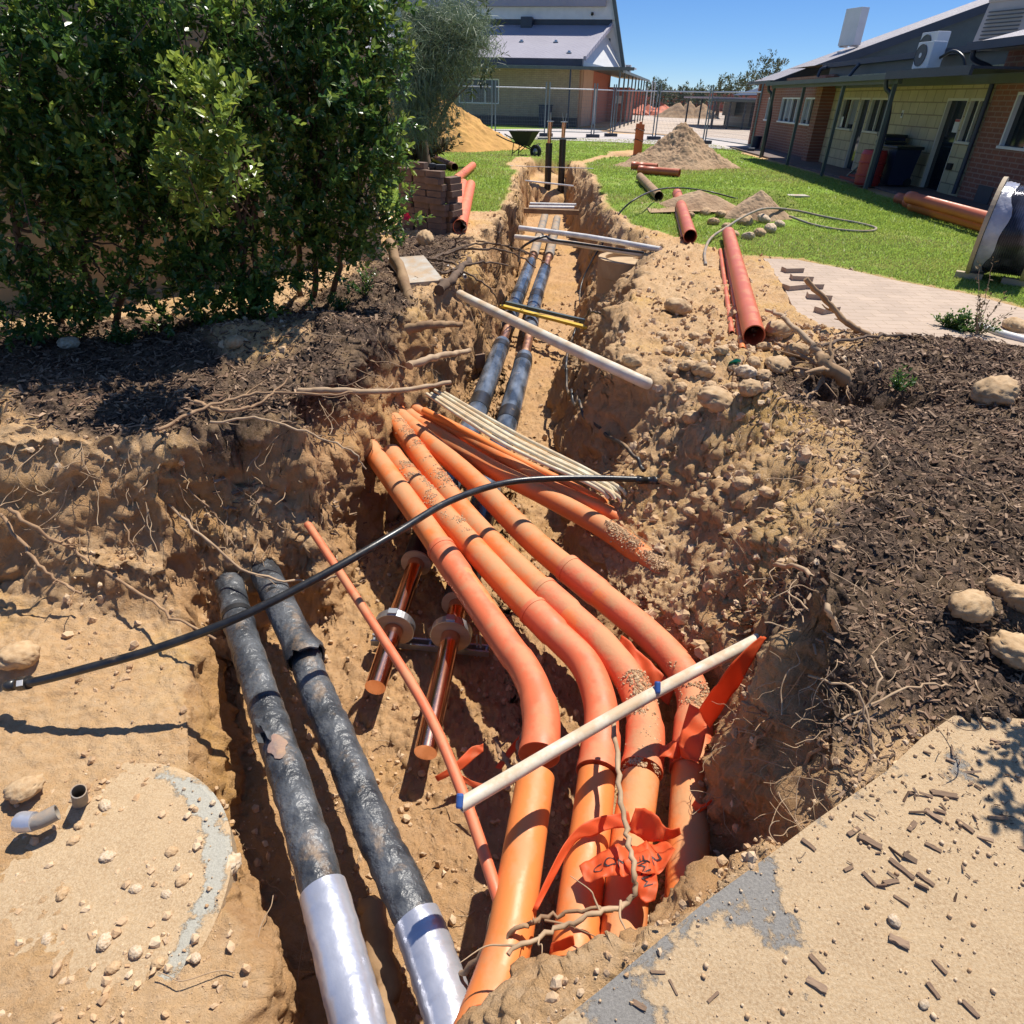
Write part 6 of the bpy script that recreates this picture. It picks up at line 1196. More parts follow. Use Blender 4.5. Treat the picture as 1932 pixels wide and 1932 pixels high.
# ============================================================ right-hand building
RO_ = Vector((6.88, 0, 0)); kk = .0513; LL = math.hypot(1, kk); RE = Vector((kk, 1, 0))/LL; RN = Vector((1, -kk, 0))/LL; RZ = -math.atan(kk)
def RB(u, v, n):
    d = Vector(ray(u, v)); c = Vector(CAM)-RO_; s = (n-c.dot(RN))/d.dot(RN); q = c+d*s; return q.dot(RE), q.z
def cz(x, y): return 1283+.336*x, .336*y                 # survey crop to photo pixels
def right_building():
    root = empty("school_building", RO_, RZ); tag(root, "long low building of red and cream blocks with a verandah, on the right", "building")
    def B(mb, n, m, p_=root): return mb.build(n, m, p_)
    NW = 1.35
    # walls, with openings left in them
    ops = {}
    def rect(x0, y0, x1, y1, n=NW):
        ta, za = RB(*cz(x0, y0), n); tb, zb = RB(*cz(x1, y1), n); return min(ta, tb), max(ta, tb), min(za, zb), max(za, zb)
    O = {'w1': rect(470, 680, 525, 555), 'w2': rect(545, 690, 690, 555), 'w3': rect(668, 705, 800, 550), 'wA': rect(878, 715, 1010, 555), 'dA': rect(915, 925, 1066, 555), 'wB': rect(1034, 740, 1175, 550), 'dB': rect(1345, 1035, 1640, 540), 'wC': rect(1550, 795, 1735, 540), 'wD': rect(1780, 830, 1990, 490)}
    def fix(k, **q): a = list(O[k]); [a.__setitem__(i, v) for i, v in q.items()] if False else None; return a
    zt = 1.76
    O = {k: (a, b, (.055 if k[0] == 'd' else .97), zt if k != 'wD' else 1.86) for k, (a, b, c, d) in O.items()}
    O['dA'] = (20.72, 21.38, .055, zt); O['wA'] = (21.45, 22.70, .97, zt); O['wB'] = (19.55, 20.64, .97, zt); O['wC'] = (15.03, 15.70, .97, zt); O['dB'] = (15.76, 16.62, .055, zt)
    O['wD'] = (12.6, 14.16, .97, 1.86); O['w2'] = (26.5, 29.0, .97, zt); O['w3'] = (24.5, 26.25, .97, zt)
    def wall(t0, t1, z1, m, keys, n0=NW, nm="wall"):
        cuts = sorted([(O[k][0], O[k][1], O[k][2], O[k][3]) for k in keys]); mb = MB(); t = t0
        for a, b, c, d in cuts:
            if a > t: mb.box((n0+.12, (t+a)/2, z1/2), (.24, a-t, z1))
            if c > .08: mb.box((n0+.12, (a+b)/2, c/2), (.24, b-a, c))
            mb.box((n0+.12, (a+b)/2, (d+z1)/2), (.24, b-a, z1-d)); t = b
        if t1 > t: mb.box((n0+.12, (t+t1)/2, z1/2), (.24, t1-t, z1))
        return B(mb, nm, m)
    wall(24.0, 32.0, 2.36, M['redbrick'], ['w1', 'w2', 'w3']); wall(14.92, 23.5, 2.3, M['limeblock'], ['wA', 'dA', 'wB', 'dB', 'wC'])
    wall(9.0, 14.92, 2.55, M['redbrick'], ['wD'])
    MB().box((1.2, 23.75, 1.15), (.5, .5, 2.3)).build("brick_pier", M['redbrick'], root)
    MB().box((4.5, 32.12, 1.2), (6.6, .24, 2.4)).build("wall", M['redbrick'], root)
    for k, (a, b, c, d) in O.items():
        isd = k[0] == 'd'; fr = MB(); f = .045; n0 = NW+.05
        for y_ in (a+f/2, b-f/2): fr.box((n0, y_, (c+d)/2), (.08, f, d-c))
        fr.box((n0, (a+b)/2, d-f/2), (.08, b-a-2*f, f))
        if not isd: fr.box((n0-.03, (a+b)/2, c+f/2), (.14, b-a-2*f, f))
        np_ = {'w2': 4, 'w3': 3, 'wA': 2, 'wB': 2, 'wC': 2, 'wD': 2, 'w1': 2}.get(k, 1)
        for i in range(1, np_): fr.box((n0, a+(b-a)*i/np_, (c+d)/2), (.06, .04, d-c-2*f))
        o = B(fr, "door_frame" if isd else "window_frame", M['cream'] if k not in ('w2', 'w3', 'w1', 'wD') else M['paint_w'])
        g = MB(); g.box((NW+.10, (a+b)/2, (c+d)/2), (.02, b-a, d-c)); B(g, "door_leaf" if isd else "glazing", M['glass'], o)
        if k in ('w2', 'w3', 'wA'):
            g = MB()
            for i in range(0, np_, 2): g.box((NW+.082, a+(b-a)*(i+.5)/np_+.02, (c+d)/2+.05), (.006, (b-a)/np_-.08, d-c-.2))
            B(g, "blind", M['blind'], o)
        if k == 'dB':
            g = MB(); g.box((NW+.084, a+.30, 1.27), (.006, .20, .24)); s_ = B(g, "notice", M['paper'], o); g = MB(); g.box((NW+.078, a+.30, 1.365), (.004, .18, .045)); B(g, "red_heading", M['redbin'], s_)
        if k == 'wA': g = MB(); g.box((NW+.07, b-.12, 1.16), (.006, .17, .26)); B(g, "notice", M['paper'], o)
    g = MB(); t_, z_ = RB(*cz(1250, 640), NW); g.box((NW-.008, t_, z_), (.012, .09, .16)); s_ = B(g, "notice", M['paper']); g = MB(); g.box((NW-.017, t_, z_-.01), (.004, .05, .07)); B(g, "notice_print", M['ink'], s_)
    # verandah: posts, beams, roof
    pt = [25.3, 22.2, 19.1, 16.2]
    for t in pt: MB().box((0, t, 1.0), (.075, .075, 2.0)).build("verandah_post", M['greygreen'], root)
    MB().box((.0, 20.75, 2.03), (.09, 9.5, .10)).build("verandah_beam", M['greygreen'], root)
    mb = MB(); mb.add([(-.12, 16.0, 2.09), (-.12, 25.6, 2.09), (1.34, 25.6, 2.20), (1.34, 16.0, 2.20), (-.12, 16.0, 2.12), (-.12, 25.6, 2.12), (1.34, 25.6, 2.23), (1.34, 16.0, 2.23)], [(3, 2, 1, 0), (4, 5, 6, 7), (0, 1, 5, 4), (1, 2, 6, 5), (2, 3, 7, 6), (3, 0, 4, 7)]); B(mb, "verandah_roof", M['greygreen'])
    MB().box((-.17, 20.8, 2.10), (.10, 9.7, .10)).build("gutter", M['greygreen'], root)
    MB().box((.45, 14.55, 2.16), (1.3, 3.2, .04)).build("awning", M['navy'], root); MB().box((-.22, 14.55, 2.12), (.05, 3.3, .14)).build("awning_fascia", M['navy'], root)
    MB().box((1.27, 18.4, 2.08), (.14, 9.6, .18)).build("wall_plate", M['greygreen'], root)
    # upper wall band and gutter, lower roof behind
    MB().box((1.55, 19.6, 2.42), (.18, 10.4, .40)).build("upper_wall", M['greygreen'], root)
    MB().box((1.36, 19.6, 2.60), (.16, 10.9, .12)).build("gutter", M['navy'], root)
    mb = MB(); mb.add([(1.45, 14.9, 2.66), (1.45, 29.4, 2.66), (9, 29.4, 3.0), (9, 14.9, 3.0)], [(3, 2, 1, 0)]); B(mb, "roof", M['roof_r'])
    # far block: gable roof rising to the right, shaded gable wall below
    z_ = lambda n: 2.34+.352*(n-1.1); mb = MB(); a, b = .9, 16.0
    mb.add([(a, 29.0, z_(a)), (a, 32.5, z_(a)), (b, 32.5, z_(b)), (b, 29.0, z_(b)), (a, 29.0, z_(a)-.05), (a, 32.5, z_(a)-.05), (b, 32.5, z_(b)-.05), (b, 29.0, z_(b)-.05)], [(0, 1, 2, 3)[::-1], (4, 5, 6, 7), (0, 1, 5, 4), (1, 2, 6, 5), (2, 3, 7, 6), (3, 0, 4, 7)]); B(mb, "roof", M['roof_r'])
    mb = MB(); mb.bar((a, 28.96, z_(a)-.12), (b, 28.96, z_(b)-.12), .05, .26); B(mb, "barge_board", M['navy'])
    mb = MB(); mb.add([(1.6, 29.2, 2.3), (b, 29.2, 2.3), (b, 29.2, z_(b)-.06), (1.6, 29.2, z_(1.6)-.06)], [(0, 1, 2, 3)]); B(mb, "gable_wall", M['greygreen'])
    MB().box((.86, 30.75, 2.24), (.12, 3.4, .10)).build("gutter", M['greygreen'], root)
    # near block roof
    mb = MB(); mb.add([(.75, 8.5, 2.62), (.75, 15.1, 2.62), (6, 15.1, 4.0), (6, 8.5, 4.0)], [(3, 2, 1, 0)]); B(mb, "roof", M['roof_r'])
    MB().box((.72, 11.8, 2.56), (.12, 6.7, .13)).build("gutter", M['navy'], root); MB().box((1.05, 11.8, 2.52), (.6, 6.6, .03)).build("soffit", M['cream'], root)
    # downpipes
    def dp(pts, nm="downpipe"): mb = MB(); mb.tube(spline([Vector(p_) for p_ in pts], 5), .045, 10); B(mb, nm, M['navy'])
    dp([(.74, 14.98, 2.5), (.80, 14.98, 2.36), (1.20, 14.96, 2.2), (1.28, 14.96, 1.9), (1.28, 14.96, .1)])
    dp([(-.15, 16.35, 2.06), (-.10, 16.35, 1.9), (.02, 16.30, 1.75), (.10, 16.28, 1.2), (.10, 16.28, .05)])
    dp([(-.15, 25.5, 2.06), (-.12, 25.5, 1.92), (-.02, 25.45, 1.8), (0.08, 25.42, 1.2), (.08, 25.42, .05)])
    dp([(1.3, 22.0, 2.55), (1.2, 22.0, 2.42), (1.1, 22.0, 2.25)]); dp([(1.28, 24.6, 2.55), (1.15, 24.7, 2.5), (1.1, 24.7, 2.3)])
    mb = MB(); mb.tube(spline([(1.3, 14.6, 2.2), (1.3, 13.6, 2.22), (1.3, 12.6, 2.18)], 6), .012, 6); B(mb, "wall_cable", M['paper'])
    MB().box((1.32, 15.55, .55), (.05, .16, .12)).build("tap_box", M['dark_metal'], root)
    g = MB(); g.box((NW-.01, 14.0, .18), (.03, .5, .32)); B(g, "sub_floor_vent", M['plinth'])
    return root
right_building()
def rw(t, n, z): return RO_+RE*t+RN*n+Vector((0, 0, z))
def ac_unit(t, n, z, w_, h, d_, label, rz=0, fan=True, tilt=0):
    root = empty("air_conditioner", rw(t, n, z), RZ+rz); tag(root, label, "air conditioner"); root.rotation_euler[1] = tilt
    MB().box((0, 0, h/2+.05), (d_, w_, h), bev=.012).build("casing", M['ac'], root)
    if fan: o = MB().lathe([(.001, .005), (h*.40, .005), (h*.42, .015), (h*.42, 0)], (-d_/2-.004, w_*.12, h/2+.05), (-1, 0, 0), 28).build("fan_grille", M['acdark'], root); MB().lathe([(.001, .012), (h*.1, .01)], (-d_/2-.006, w_*.12, h/2+.05), (-1, 0, 0), 12).build("fan_hub", M['ac'], o)
    for s in (-1, 1): MB().box((0, s*w_*.35, .025), (d_*1.1, .05, .05)).build("foot", M['galv'], root)
    return root
ac_unit(16.75, .75, 2.22, .54, .46, .28, "white air conditioner standing on the verandah roof, the nearer of two", R(8))
ac_unit(17.5, 1.10, 2.40, .58, .50, .28, "white air conditioner half hidden behind the nearer one on the verandah roof", R(8))
r_ = ac_unit(31.0, 4.0, 3.44, .85, 1.15, .34, "tall grey unit on a frame, tilted on the far roof slope", R(20), False); MB().box((0, 0, -.14), (.30, .8, .04)).build("frame", M['galv'], r_)
mb = MB(); mb.tube(spline([rw(16.45, .85, 2.45), rw(16.2, .95, 2.55), rw(15.95, 1.05, 2.45), rw(15.85, 1.1, 2.3)], 6), .03, 8); o = mb.build("insulated_hose", M['black_poly']); tag(o, "black insulated hose running from the nearer air conditioner", "hose")
root = empty("evaporative_cooler", rw(19.8, 4.0, 2.78), RZ+R(25)); tag(root, "beige box cooler with slatted sides on the roof at the top right", "cooler")
mb = MB(); mb.add([(-.62, -.62, .05), (.62, -.62, .05), (.62, .62, .05), (-.62, .62, .05), (-.55, -.55, .95), (.55, -.55, .95), (.55, .55, .95), (-.55, .55, .95)], [(0, 1, 5, 4), (1, 2, 6, 5), (2, 3, 7, 6), (3, 0, 4, 7), (4, 5, 6, 7), (3, 2, 1, 0)]); mb.box((0, 0, 1.0), (1.16, 1.16, .10), bev=.03); mb.build("casing", M['cooler'], root)
mb = MB()
for i in range(9): mb.bar((-.635+.004*i, -.45, .16+i*.075), (-.635+.004*i, .45, .16+i*.075), .02, .025)
mb.build("louvre", M['acdark'], root)
mb = MB()
for i in range(9):
    mb.bar((-.45, -.632+.004*i, .16+i*.075), (.45, -.632+.004*i, .16+i*.075), .02, .018)
for i in range(9): mb.bar((-.45+i*.112, -.632, .14), (-.42+i*.105, -.585, .80), .018, .02)
mb.build("grille", M['acdark'], root)
# things under the verandah
def bin_(t, n, label, m, h=.86, w_=.48, rz=0):
    root = empty("wheelie_bin", rw(t, n, .05), RZ+rz); tag(root, label, "bin")
    mb = MB(); a, b = w_*.40, w_*.5; mb.add([(-a, -a, .03), (a, -a, .03), (a, a, .03), (-a, a, .03), (-b, -b, h), (b, -b, h), (b, b, h), (-b, b, h)], [(0, 1, 5, 4), (1, 2, 6, 5), (2, 3, 7, 6), (3, 0, 4, 7), (4, 5, 6, 7), (3, 2, 1, 0)]); mb.build("bin_body", M[m], root)
    MB().box((0, 0, h+.03), (w_*1.12, w_*1.12, .06), bev=.02).build("lid", M['darkbin'], root)
    for s in (-1, 1): MB().lathe([(.001, -.02), (.09, -.02), (.09, .02), (.001, .02)], (a*.9, s*a, .09), (0, 1, 0), 14).build("wheel", M['black_rubber'], root)
bin_(17.55, .85, "dark blue wheelie bin beside the red drum under the verandah", 'bluebin', .80, .46); bin_(16.75, .80, "large dark bin nearest the open door under the verandah", 'bluebin', .74, .56, .1)
bin_(17.9, .98, "bin with its dark green lid showing behind the red drum", 'bluebin', .92, .46)
root = empty("red_drum", rw(16.75, .22, .05), RZ); tag(root, "round red plastic drum behind the verandah post", "drum"); MB().lathe([(.001, 0), (.25, 0), (.27, .05), (.27, .62), (.24, .70), (.001, .72)], (0, 0, 0), n=28).build("drum_body", M['redbin'], root)
mb = MB()
for z_ in (.2, .45): mb.lathe([(.27, z_-.02), (.285, z_-.01), (.285, z_+.01), (.27, z_+.02)], (0, 0, 0), n=28)
mb.build("rib", M['redbin'], root)
mb = MB(); a = rw(18.0, .35, .12); b = rw(17.2, .45, .62)
for s in (-.12, .12): mb.bar(a+RN*s, b+RN*s, .04, .03)
for i in range(6): q = a.lerp(b, (i+.5)/6); mb.bar(q-RN*.14, q+RN*.14, .06, .02)
tag(mb.build("folded_ladder", M['galv_dark']), "folded steps leaning behind the red drum", "ladder")
mb = MB()
for i in range(2): mb.bar(rw(17.95, .05+.2*i, .10+.05*i), rw(17.0, .05+.2*i, .10+.05*i), .04, .05)
tag(mb.build("red_rails", M['fabric']), "pair of red rails on the verandah floor left of the red drum", "rail")
a = RB(*cz(440, 800), .9); mb = MB(); mb.lathe([(.001, 0), (.17, 0), (.2, .42), (.001, .43)], rw(min(a[0], 30.5), .8, .05), n=20); tag(mb.build("blue_tub", M['bluebin']), "dark blue tub by the far end of the red brick wall", "tub")

# ============================================================ left-hand building and hall
LO = Vector((3.55, 47, 0)); ph = R(13); LE = Vector((-math.cos(ph), math.sin(ph), 0)); LD = Vector((math.sin(ph), math.cos(ph), 0))
def LF(x, y, d=0):               # crop pixel on the front plane -> (along to the left, height)
    u, v = 679+.332*x, .332*y; dd = Vector(ray(u, v)); c = Vector(CAM)-LO; s = (d-c.dot(LD))/dd.dot(LD); q = c+dd*s; return q.dot(LE), q.z
def LS(x, y, s0=0):              # on the side plane -> (depth, height)
    u, v = 679+.332*x, .332*y; dd = Vector(ray(u, v)); c = Vector(CAM)-LO; s = (s0-c.dot(LE))/dd.dot(LE); q = c+dd*s; return q.dot(LD), q.z
def left_building():
    root = empty("gym_building", LO, -ph); tag(root, "beige brick building with a lilac-grey sheet roof and side verandah, beyond the fence", "building")
    # local axes: x = to the right along the front, y = away
    def B(mb, n, m, p_=root): return mb.build(n, m, p_)
    sc = lambda x, y, d=0: (-LF(x, y, d)[0], LF(x, y, d)[1])
    zc = sc(1100, 385)[1]; zE0 = sc(1000, 372)[1]; zE1 = sc(1000, 332)[1]
    MB().box((-9.2, .15, (.5+zE0)/2), (18.0, .3, zE0-.5)).build("front_wall", M['beigebrick'], root)
    MB().box((-9.2, .10, .25), (18.0, .4, .5)).build("plinth", M['plinth'], root)
    xa = sc(1255, 500)[0]; MB().box((xa/2, -.0, zE0/2), (abs(xa), .06, zE0)).build("corner_pier", M['peach'], root)
    x0, z0 = sc(568, 582); x1, z1 = sc(790, 452); fr = MB(); f = .07
    for x_ in (x0, x0+(x1-x0)*.33, x0+(x1-x0)*.66, x1): fr.box((x_, -.03, (z0+z1)/2), (f, .06, z1-z0))
    for z_ in (z0, z1): fr.box(((x0+x1)/2, -.035, z_), (x1-x0+f, .07, f))
    o = B(fr, "window_frame", M['paint_w']); MB().box(((x0+x1)/2, -.015, (z0+z1)/2), (x1-x0, .02, z1-z0)).build("glazing", M['glass'], o)
    # eave fascia, front verandah roof
    MB().box((-9.2, -.30, (zE0+zE1)/2), (18.4, .5, zE1-zE0)).build("fascia", M['navy'], root)
    xr = 2.4; zf = zE0-.10
    mb = MB(); mb.box((-8.0, -1.0, zf), (18.0+xr+2, 1.5, .05)); B(mb, "front_canopy", M['roof']); MB().box((-8.0, -1.78, zf-.04), (18.0+xr+2, .06, .16)).build("gutter", M['greygreen'], root)
    # main roof plane
    zt, dt = None, 5.0
    top = [sc(700, 165, dt), sc(1430, 118, dt)]; zt = (top[0][1]+top[1][1])/2; xR = sc(1276, 336, -.4)[0]; xT = sc(1430, 120, dt)[0]
    mb = MB(); mb.add([(-18.4, -.55, zE1), (xR, -.55, zE1), (xT, dt, zt), (-18.4, dt, zt), (-18.4, -.55, zE1-.06), (xR, -.55, zE1-.06), (xT, dt, zt-.06), (-18.4, dt, zt-.06)], [(0, 1, 2, 3), (7, 6, 5, 4), (0, 4, 5, 1), (1, 5, 6, 2), (2, 6, 7, 3), (3, 7, 4, 0)]); B(mb, "roof", M['roof'])
    mb = MB(); mb.bar((xR+.05, -.6, zE1+.02), (xT+.05, dt, zt+.02), .16, .22); B(mb, "barge_capping", M['roof'])
    for cx_, cy_ in ((1115, 215), (1215, 315), (920, 200)):
        x_, z_ = sc(cx_, cy_, 2.0); mb = MB(); mb.lathe([(.001, .12), (.08, .1), (.1, 0)], (x_, 2.0 if cy_ < 300 else .3, zE1+(zt-zE1)*(2.55/5.55 if cy_ < 300 else .85/5.55)+.02), n=10); mb.box((x_, 2.0 if cy_ < 300 else .3, zE1+(zt-zE1)*(2.55/5.55 if cy_ < 300 else .85/5.55)+.02), (.3, .2, .03)); B(mb, "roof_vent", M['galv'])
    # white gable beside it
    mb = MB(); mb.add([(xR-.5, -.4, zf+.03), (xR-.5, -.4, zE1-.04), (xT-.5, dt, zt-.08), (xT+.15, dt, zt-.12), (xT+1.1, dt+.4, zf+.03)], [(0, 4, 3, 2, 1)]); B(mb, "gable", M['paint_w'])
    # side: red wall, door, verandah with posts
    MB().box((-.12, 2.6, zE0/2), (.24, 4.2, zE0)).build("side_wall", M['peach'], root); MB().box((-.12, 9.7, zE0/2), (.24, 10, zE0)).build("side_wall", M['redbrick2'], root)
    MB().box((.03, 6.2, 1.05), (.06, .95, 2.1)).build("side_door", M['paint_w'], root)
    mb = MB(); mb.add([(-.2, -1.7, zf+.06), (xr+.1, -1.7, zf-.10), (xr+.1, 22, zf-.10), (-.2, 22, zf+.06), (-.2, -1.7, zf+.02), (xr+.1, -1.7, zf-.14), (xr+.1, 22, zf-.14), (-.2, 22, zf+.02)], [(0, 1, 2, 3), (7, 6, 5, 4), (0, 4, 5, 1), (1, 5, 6, 2), (2, 6, 7, 3), (3, 7, 4, 0)]); B(mb, "side_canopy", M['greygreen'])
    MB().box((xr+.14, 10.1, zf-.14), (.08, 23.6, .14)).build("gutter", M['greygreen'], root)
    for d in (-1.6, 1.2, 4.0, 6.8, 9.6, 12.4, 15.2, 18, 21): MB().box((xr, d, (zf-.14)/2), (.09, .09, zf-.14)).build("verandah_post", M['greygreen'], root)
    x_ = sc(1193, 500, -1.6)[0]; MB().box((x_, -1.65, (zf-.05)/2), (.09, .09, zf-.05)).build("verandah_post", M['navy'], root)
    # red block further along the side
    MB().box((.75, 16.5, 1.15), (1.7, 6, 2.3)).build("red_block", M['redbrick2'], root); MB().box((.9, 13.46, 1.5), (.5, .02, .5)).build("notice", M['paper'], root)
    # hall behind: dark clerestory strip, white wall, pitched right edge
    H = 5.2; a0 = sc(700, 168, H); a1 = sc(1430, 168, H); b1 = sc(1430, 112, H); c1 = sc(1420, 40, H); top_ = sc(1400, -160, H)[1]
    MB().box((a1[0]/2-9.2+.0, H, (a0[1]+b1[1])/2-.4), (18.4+a1[0], .2, b1[1]-a0[1]+.9)).build("clerestory", M['navy'], root)
    e0 = sc(1490, 395, H+.3); e1 = sc(1440, 0, H+.3); sl = (e1[0]-e0[0])/(e1[1]-e0[1]); xt = e1[0]+sl*(top_-e1[1])
    mb = MB(); zb = b1[1]; xb = e0[0]+sl*(zb-e0[1]); fr = [(-18.4, zb), (xb, zb), (xt, top_), (-18.4, top_)]; n = 4
    mb.add([(x, H-.15, z) for x, z in fr]+[(x, H+1.2, z) for x, z in fr], [(0, 1, 2, 3), (7, 6, 5, 4), (1, 5, 6, 2), (2, 6, 7, 3), (0, 4, 5, 1)]); B(mb, "hall_wall", M['paint_w'])
    mb = MB(); mb.add([(a1[0]-.1, H, zf), (e0[0]+.25, H, zf), (xb, H, zb), (a1[0]-.1, H, zb), (a1[0]-.1, H+1.2, zf), (e0[0]+.25, H+1.2, zf), (xb, H+1.2, zb), (a1[0]-.1, H+1.2, zb)], [(0, 1, 2, 3), (1, 5, 6, 2), (3, 2, 6, 7)]); B(mb, "hall_side", M['paint_w'])
    mb = MB(); mb.bar((e0[0]+.22, H-.3, zf), (xt+.08, H-.3, top_), .22, .3, upv=(0, 1, 0)); B(mb, "hall_barge", M['greygreen'])
    zg = c1[1]; MB().box((-9.2+xt/2, H-.35, zg+(top_-zg)/2), (18.4+xt, .3, top_-zg)).build("hall_gutter", M['roof'], root)
    x_, z_ = sc(950, 130, H-.5); MB().box((x_, H-.5, z_), (.75, .5, .62), bev=.03).build("roof_box", M['navy'], root)
    x_, z_ = sc(1322, 77, H-.2); mb = MB(); mb.box((x_, H-.25, z_), (.14, .2, .12)); mb.lathe([(.001, 0), (.07, .1)], (x_, H-.3, z_-.03), (0, -1, -.4), 10); B(mb, "flood_light", M['black_rubber'])
    # units on the side verandah roof
    return zf
ZF = left_building()
def lw(x, y, z): return LO - LE*x + LD*y + Vector((0, 0, z))
for i, (cx_, y_, h, w_, lab) in enumerate([(1493, 6, 1.25, .5, "tall white air conditioner at the corner of the beige building's roof"), (1523, 9.5, .62, .55, "squat white unit on the side verandah roof, left of a pair"), (1543, 12, .60, .5, "squat white unit on the side verandah roof, right of a pair")]):
    root = empty("air_conditioner", lw(1.0+.25*i, y_, ZF-.02), -ph); tag(root, lab, "air conditioner"); MB().box((0, 0, h/2+.05), (w_, .7, h), bev=.02).build("casing", M['ac'], root); MB().box((-.0, -.356, h/2+.05), (w_*.7, .012, h*.6)).build("fan_grille", M['acdark'], root)
a = Vector(W(679+.332*1157, .332*695, .02)); a = lw(-2.0, -.9, 0); MB_ = MB(); MB_.box((a.x, a.y, .55), (.75, .5, 1.1), -ph, bev=.03); o = MB_.build("blue_bin", M['bluebin']); tag(o, "blue box bin against the beige brick wall behind the risers", "bin"); MB().box((a.x, a.y-.02, 1.13), (.8, .55, .06), -ph).build("lid", M['bluebin'], o)

# ============================================================ temporary fence
def panel(a, b, label, h=2.02):
    a = Vector(a); b = Vector(b); a.z = b.z = .0; root = empty("mesh_fence", a); tag(root, label, "fence"); d = b-a; L = d.length; root.rotation_euler = (0, 0, math.atan2(d.y, d.x))
    for x_ in (.08, L-.08): mb = MB(); mb.tube([(x_, 0, .08), (x_, 0, h+.12)], .030, 8); mb.build("upright", M['galv_dark'], root)
    for z_ in (h-.12, .22): mb = MB(); mb.tube([(.08, 0, z_), (L-.08, 0, z_)], .022 if z_ > 1 else .018, 8); mb.build("rail", M['galv'] if z_ > 1 else M['galv_dark'], root)
    mb = MB(); n = int(L/.085)
    for i in range(1, n): x_ = .08+(L-.16)*i/n; mb.box((x_, 0, h/2+.05), (.0045, .0045, h-.34))
    for i in range(1, 12): z_ = .22+(h-.34)*i/12; mb.box((L/2, 0, z_), (L-.16, .0045, .0045))
    mb.build("wire_mesh", M['galv_dark'], root)
fp = [W(700, 249, 0), W(823, 252, 0), W(931, 256, 0), W(1030, 258, 0), W(1118, 260, 0), W(1152, 258, 0), W(1233, 264, 0), W(1328, 272, 0), W(1417, 287, 0)]
names = ["half hidden by the feathery tree", "in front of the dark window of the beige building", "in front of the beige brick wall, left of the risers", "right behind the two risers", "short one by the corner of the beige building", "left of the brown soil heap, before the red wall", "straight behind the brown soil heap", "nearest the right-hand building, before the open yard"]
for i in range(8): panel(fp[i], fp[i+1], "wire mesh fence panel "+names[i])
for i in range(1, 9):
    q = fp[i]; mb = MB(); mb.box((q[0], q[1]-.0, .075), (.62, .24, .15), .1 if i < 8 else 1.2, bev=.03); tag(mb.build("fence_block", M['navy']), "dark block foot under the mesh fence", "block", "fence feet")

# ============================================================ trees and the far background
def trunk(mb, a, b, r0, r1, seed, n=6): q = wig([a, Vector(a).lerp(Vector(b), .5), b], .02*(Vector(b)-Vector(a)).length*.3, seed, n); mb.tube(q, [r0+(r1-r0)*i/(len(q)-1) for i in range(len(q))], 8); return q
def tree(label, base, blobs, dens, seed, L, m='gumleaf', wd=.4, tr=.15, droop=.2, name="tree", group=None, nl=9, tl=.5):
    root = empty(name, base); tag(root, label, "tree", group); inv = Matrix.Translation(Vector(base)).inverted(); p_, d_ = blob_twigs(blobs, dens, seed); d_[:, 2] -= droop; r = np.random.default_rng(seed)
    o = link("crown", leaves_mesh("crown", p_, d_, r.uniform(.5, 1.3, len(p_))*tl, nl, L, wd, M[m], seed, .7, droop), root); o.matrix_parent_inverse = inv
    mb = MB(); top = Vector(np.mean([b[0] for b in blobs], 0)); q = trunk(mb, base, top, tr, tr*.4, seed)
    for c, rad in blobs: trunk(mb, q[len(q)//2], Vector(c), tr*.4, tr*.1, seed+3)
    o = mb.build("trunk", M['bark'], root); o.matrix_parent_inverse = inv; return root
def far_tree(label, u, vb, y, blobs, seed, dens=5, **k):
    dens *= 4.5
    B = [(W(a, b, y=y+o_), r_*depth(W(a, b, y=y))/FPX) for a, b, r_, o_ in blobs]; g = W(u, vb, y=y); tree(label, Vector((g[0], y, 0)), B, dens, seed, .30*y/90, droop=.1, tl=.7*y/90, **k)
far_tree("tallest gum tree, rising over the far corner of the right-hand building", 1440, 160, 62, [(1440, 128, 20, 0), (1462, 122, 16, 1), (1430, 142, 14, -1), (1458, 140, 15, 1), (1476, 128, 9, 0)], 1, 14)
far_tree("rounded gum tree just left of the tallest one", 1412, 170, 75, [(1416, 156, 14, 0), (1408, 164, 12, 1)], 2, 14)
far_tree("wide grey-green tree behind the open shed", 1385, 185, 80, [(1370, 168, 14, 0), (1388, 162, 14, 1), (1398, 172, 14, 0), (1360, 176, 12, 1), (1380, 178, 12, -1)], 3, 12)
far_tree("thin dead-topped tree at the left of the shed", 1358, 185, 85, [(1356, 160, 5, 0), (1362, 152, 4, 1)], 4, 10, tr=.25)
far_tree("dark bushy tree at the end of the yard", 1317, 200, 95, [(1316, 178, 12, 0), (1310, 186, 10, 1), (1326, 184, 9, 0), (1334, 186, 10, 1), (1320, 192, 14, 0)], 5, 14)
far_tree("slender dark tree left of the bushy one", 1291, 200, 90, [(1290, 180, 10, 0), (1292, 170, 8, 1), (1288, 192, 11, 0), (1294, 188, 10, 0)], 6, 14)
far_tree("small pale tree far beyond the yard", 1268, 200, 120, [(1268, 178, 8, 0), (1266, 186, 8, 1), (1272, 190, 9, 0)], 7, 12)
far_tree("tree behind the thin poles beside the beige building", 1240, 200, 110, [(1228, 170, 10, 0), (1240, 166, 11, 1), (1250, 174, 9, 0), (1236, 180, 13, 0), (1248, 190, 9, 0)], 8, 12)
r = np.random.default_rng(90); B = [(W(u, 196+r.uniform(-5, 3), y=150+r.uniform(-8, 8)), r.uniform(8, 13)*150/FPX) for u in np.arange(1180, 1480, 9)]
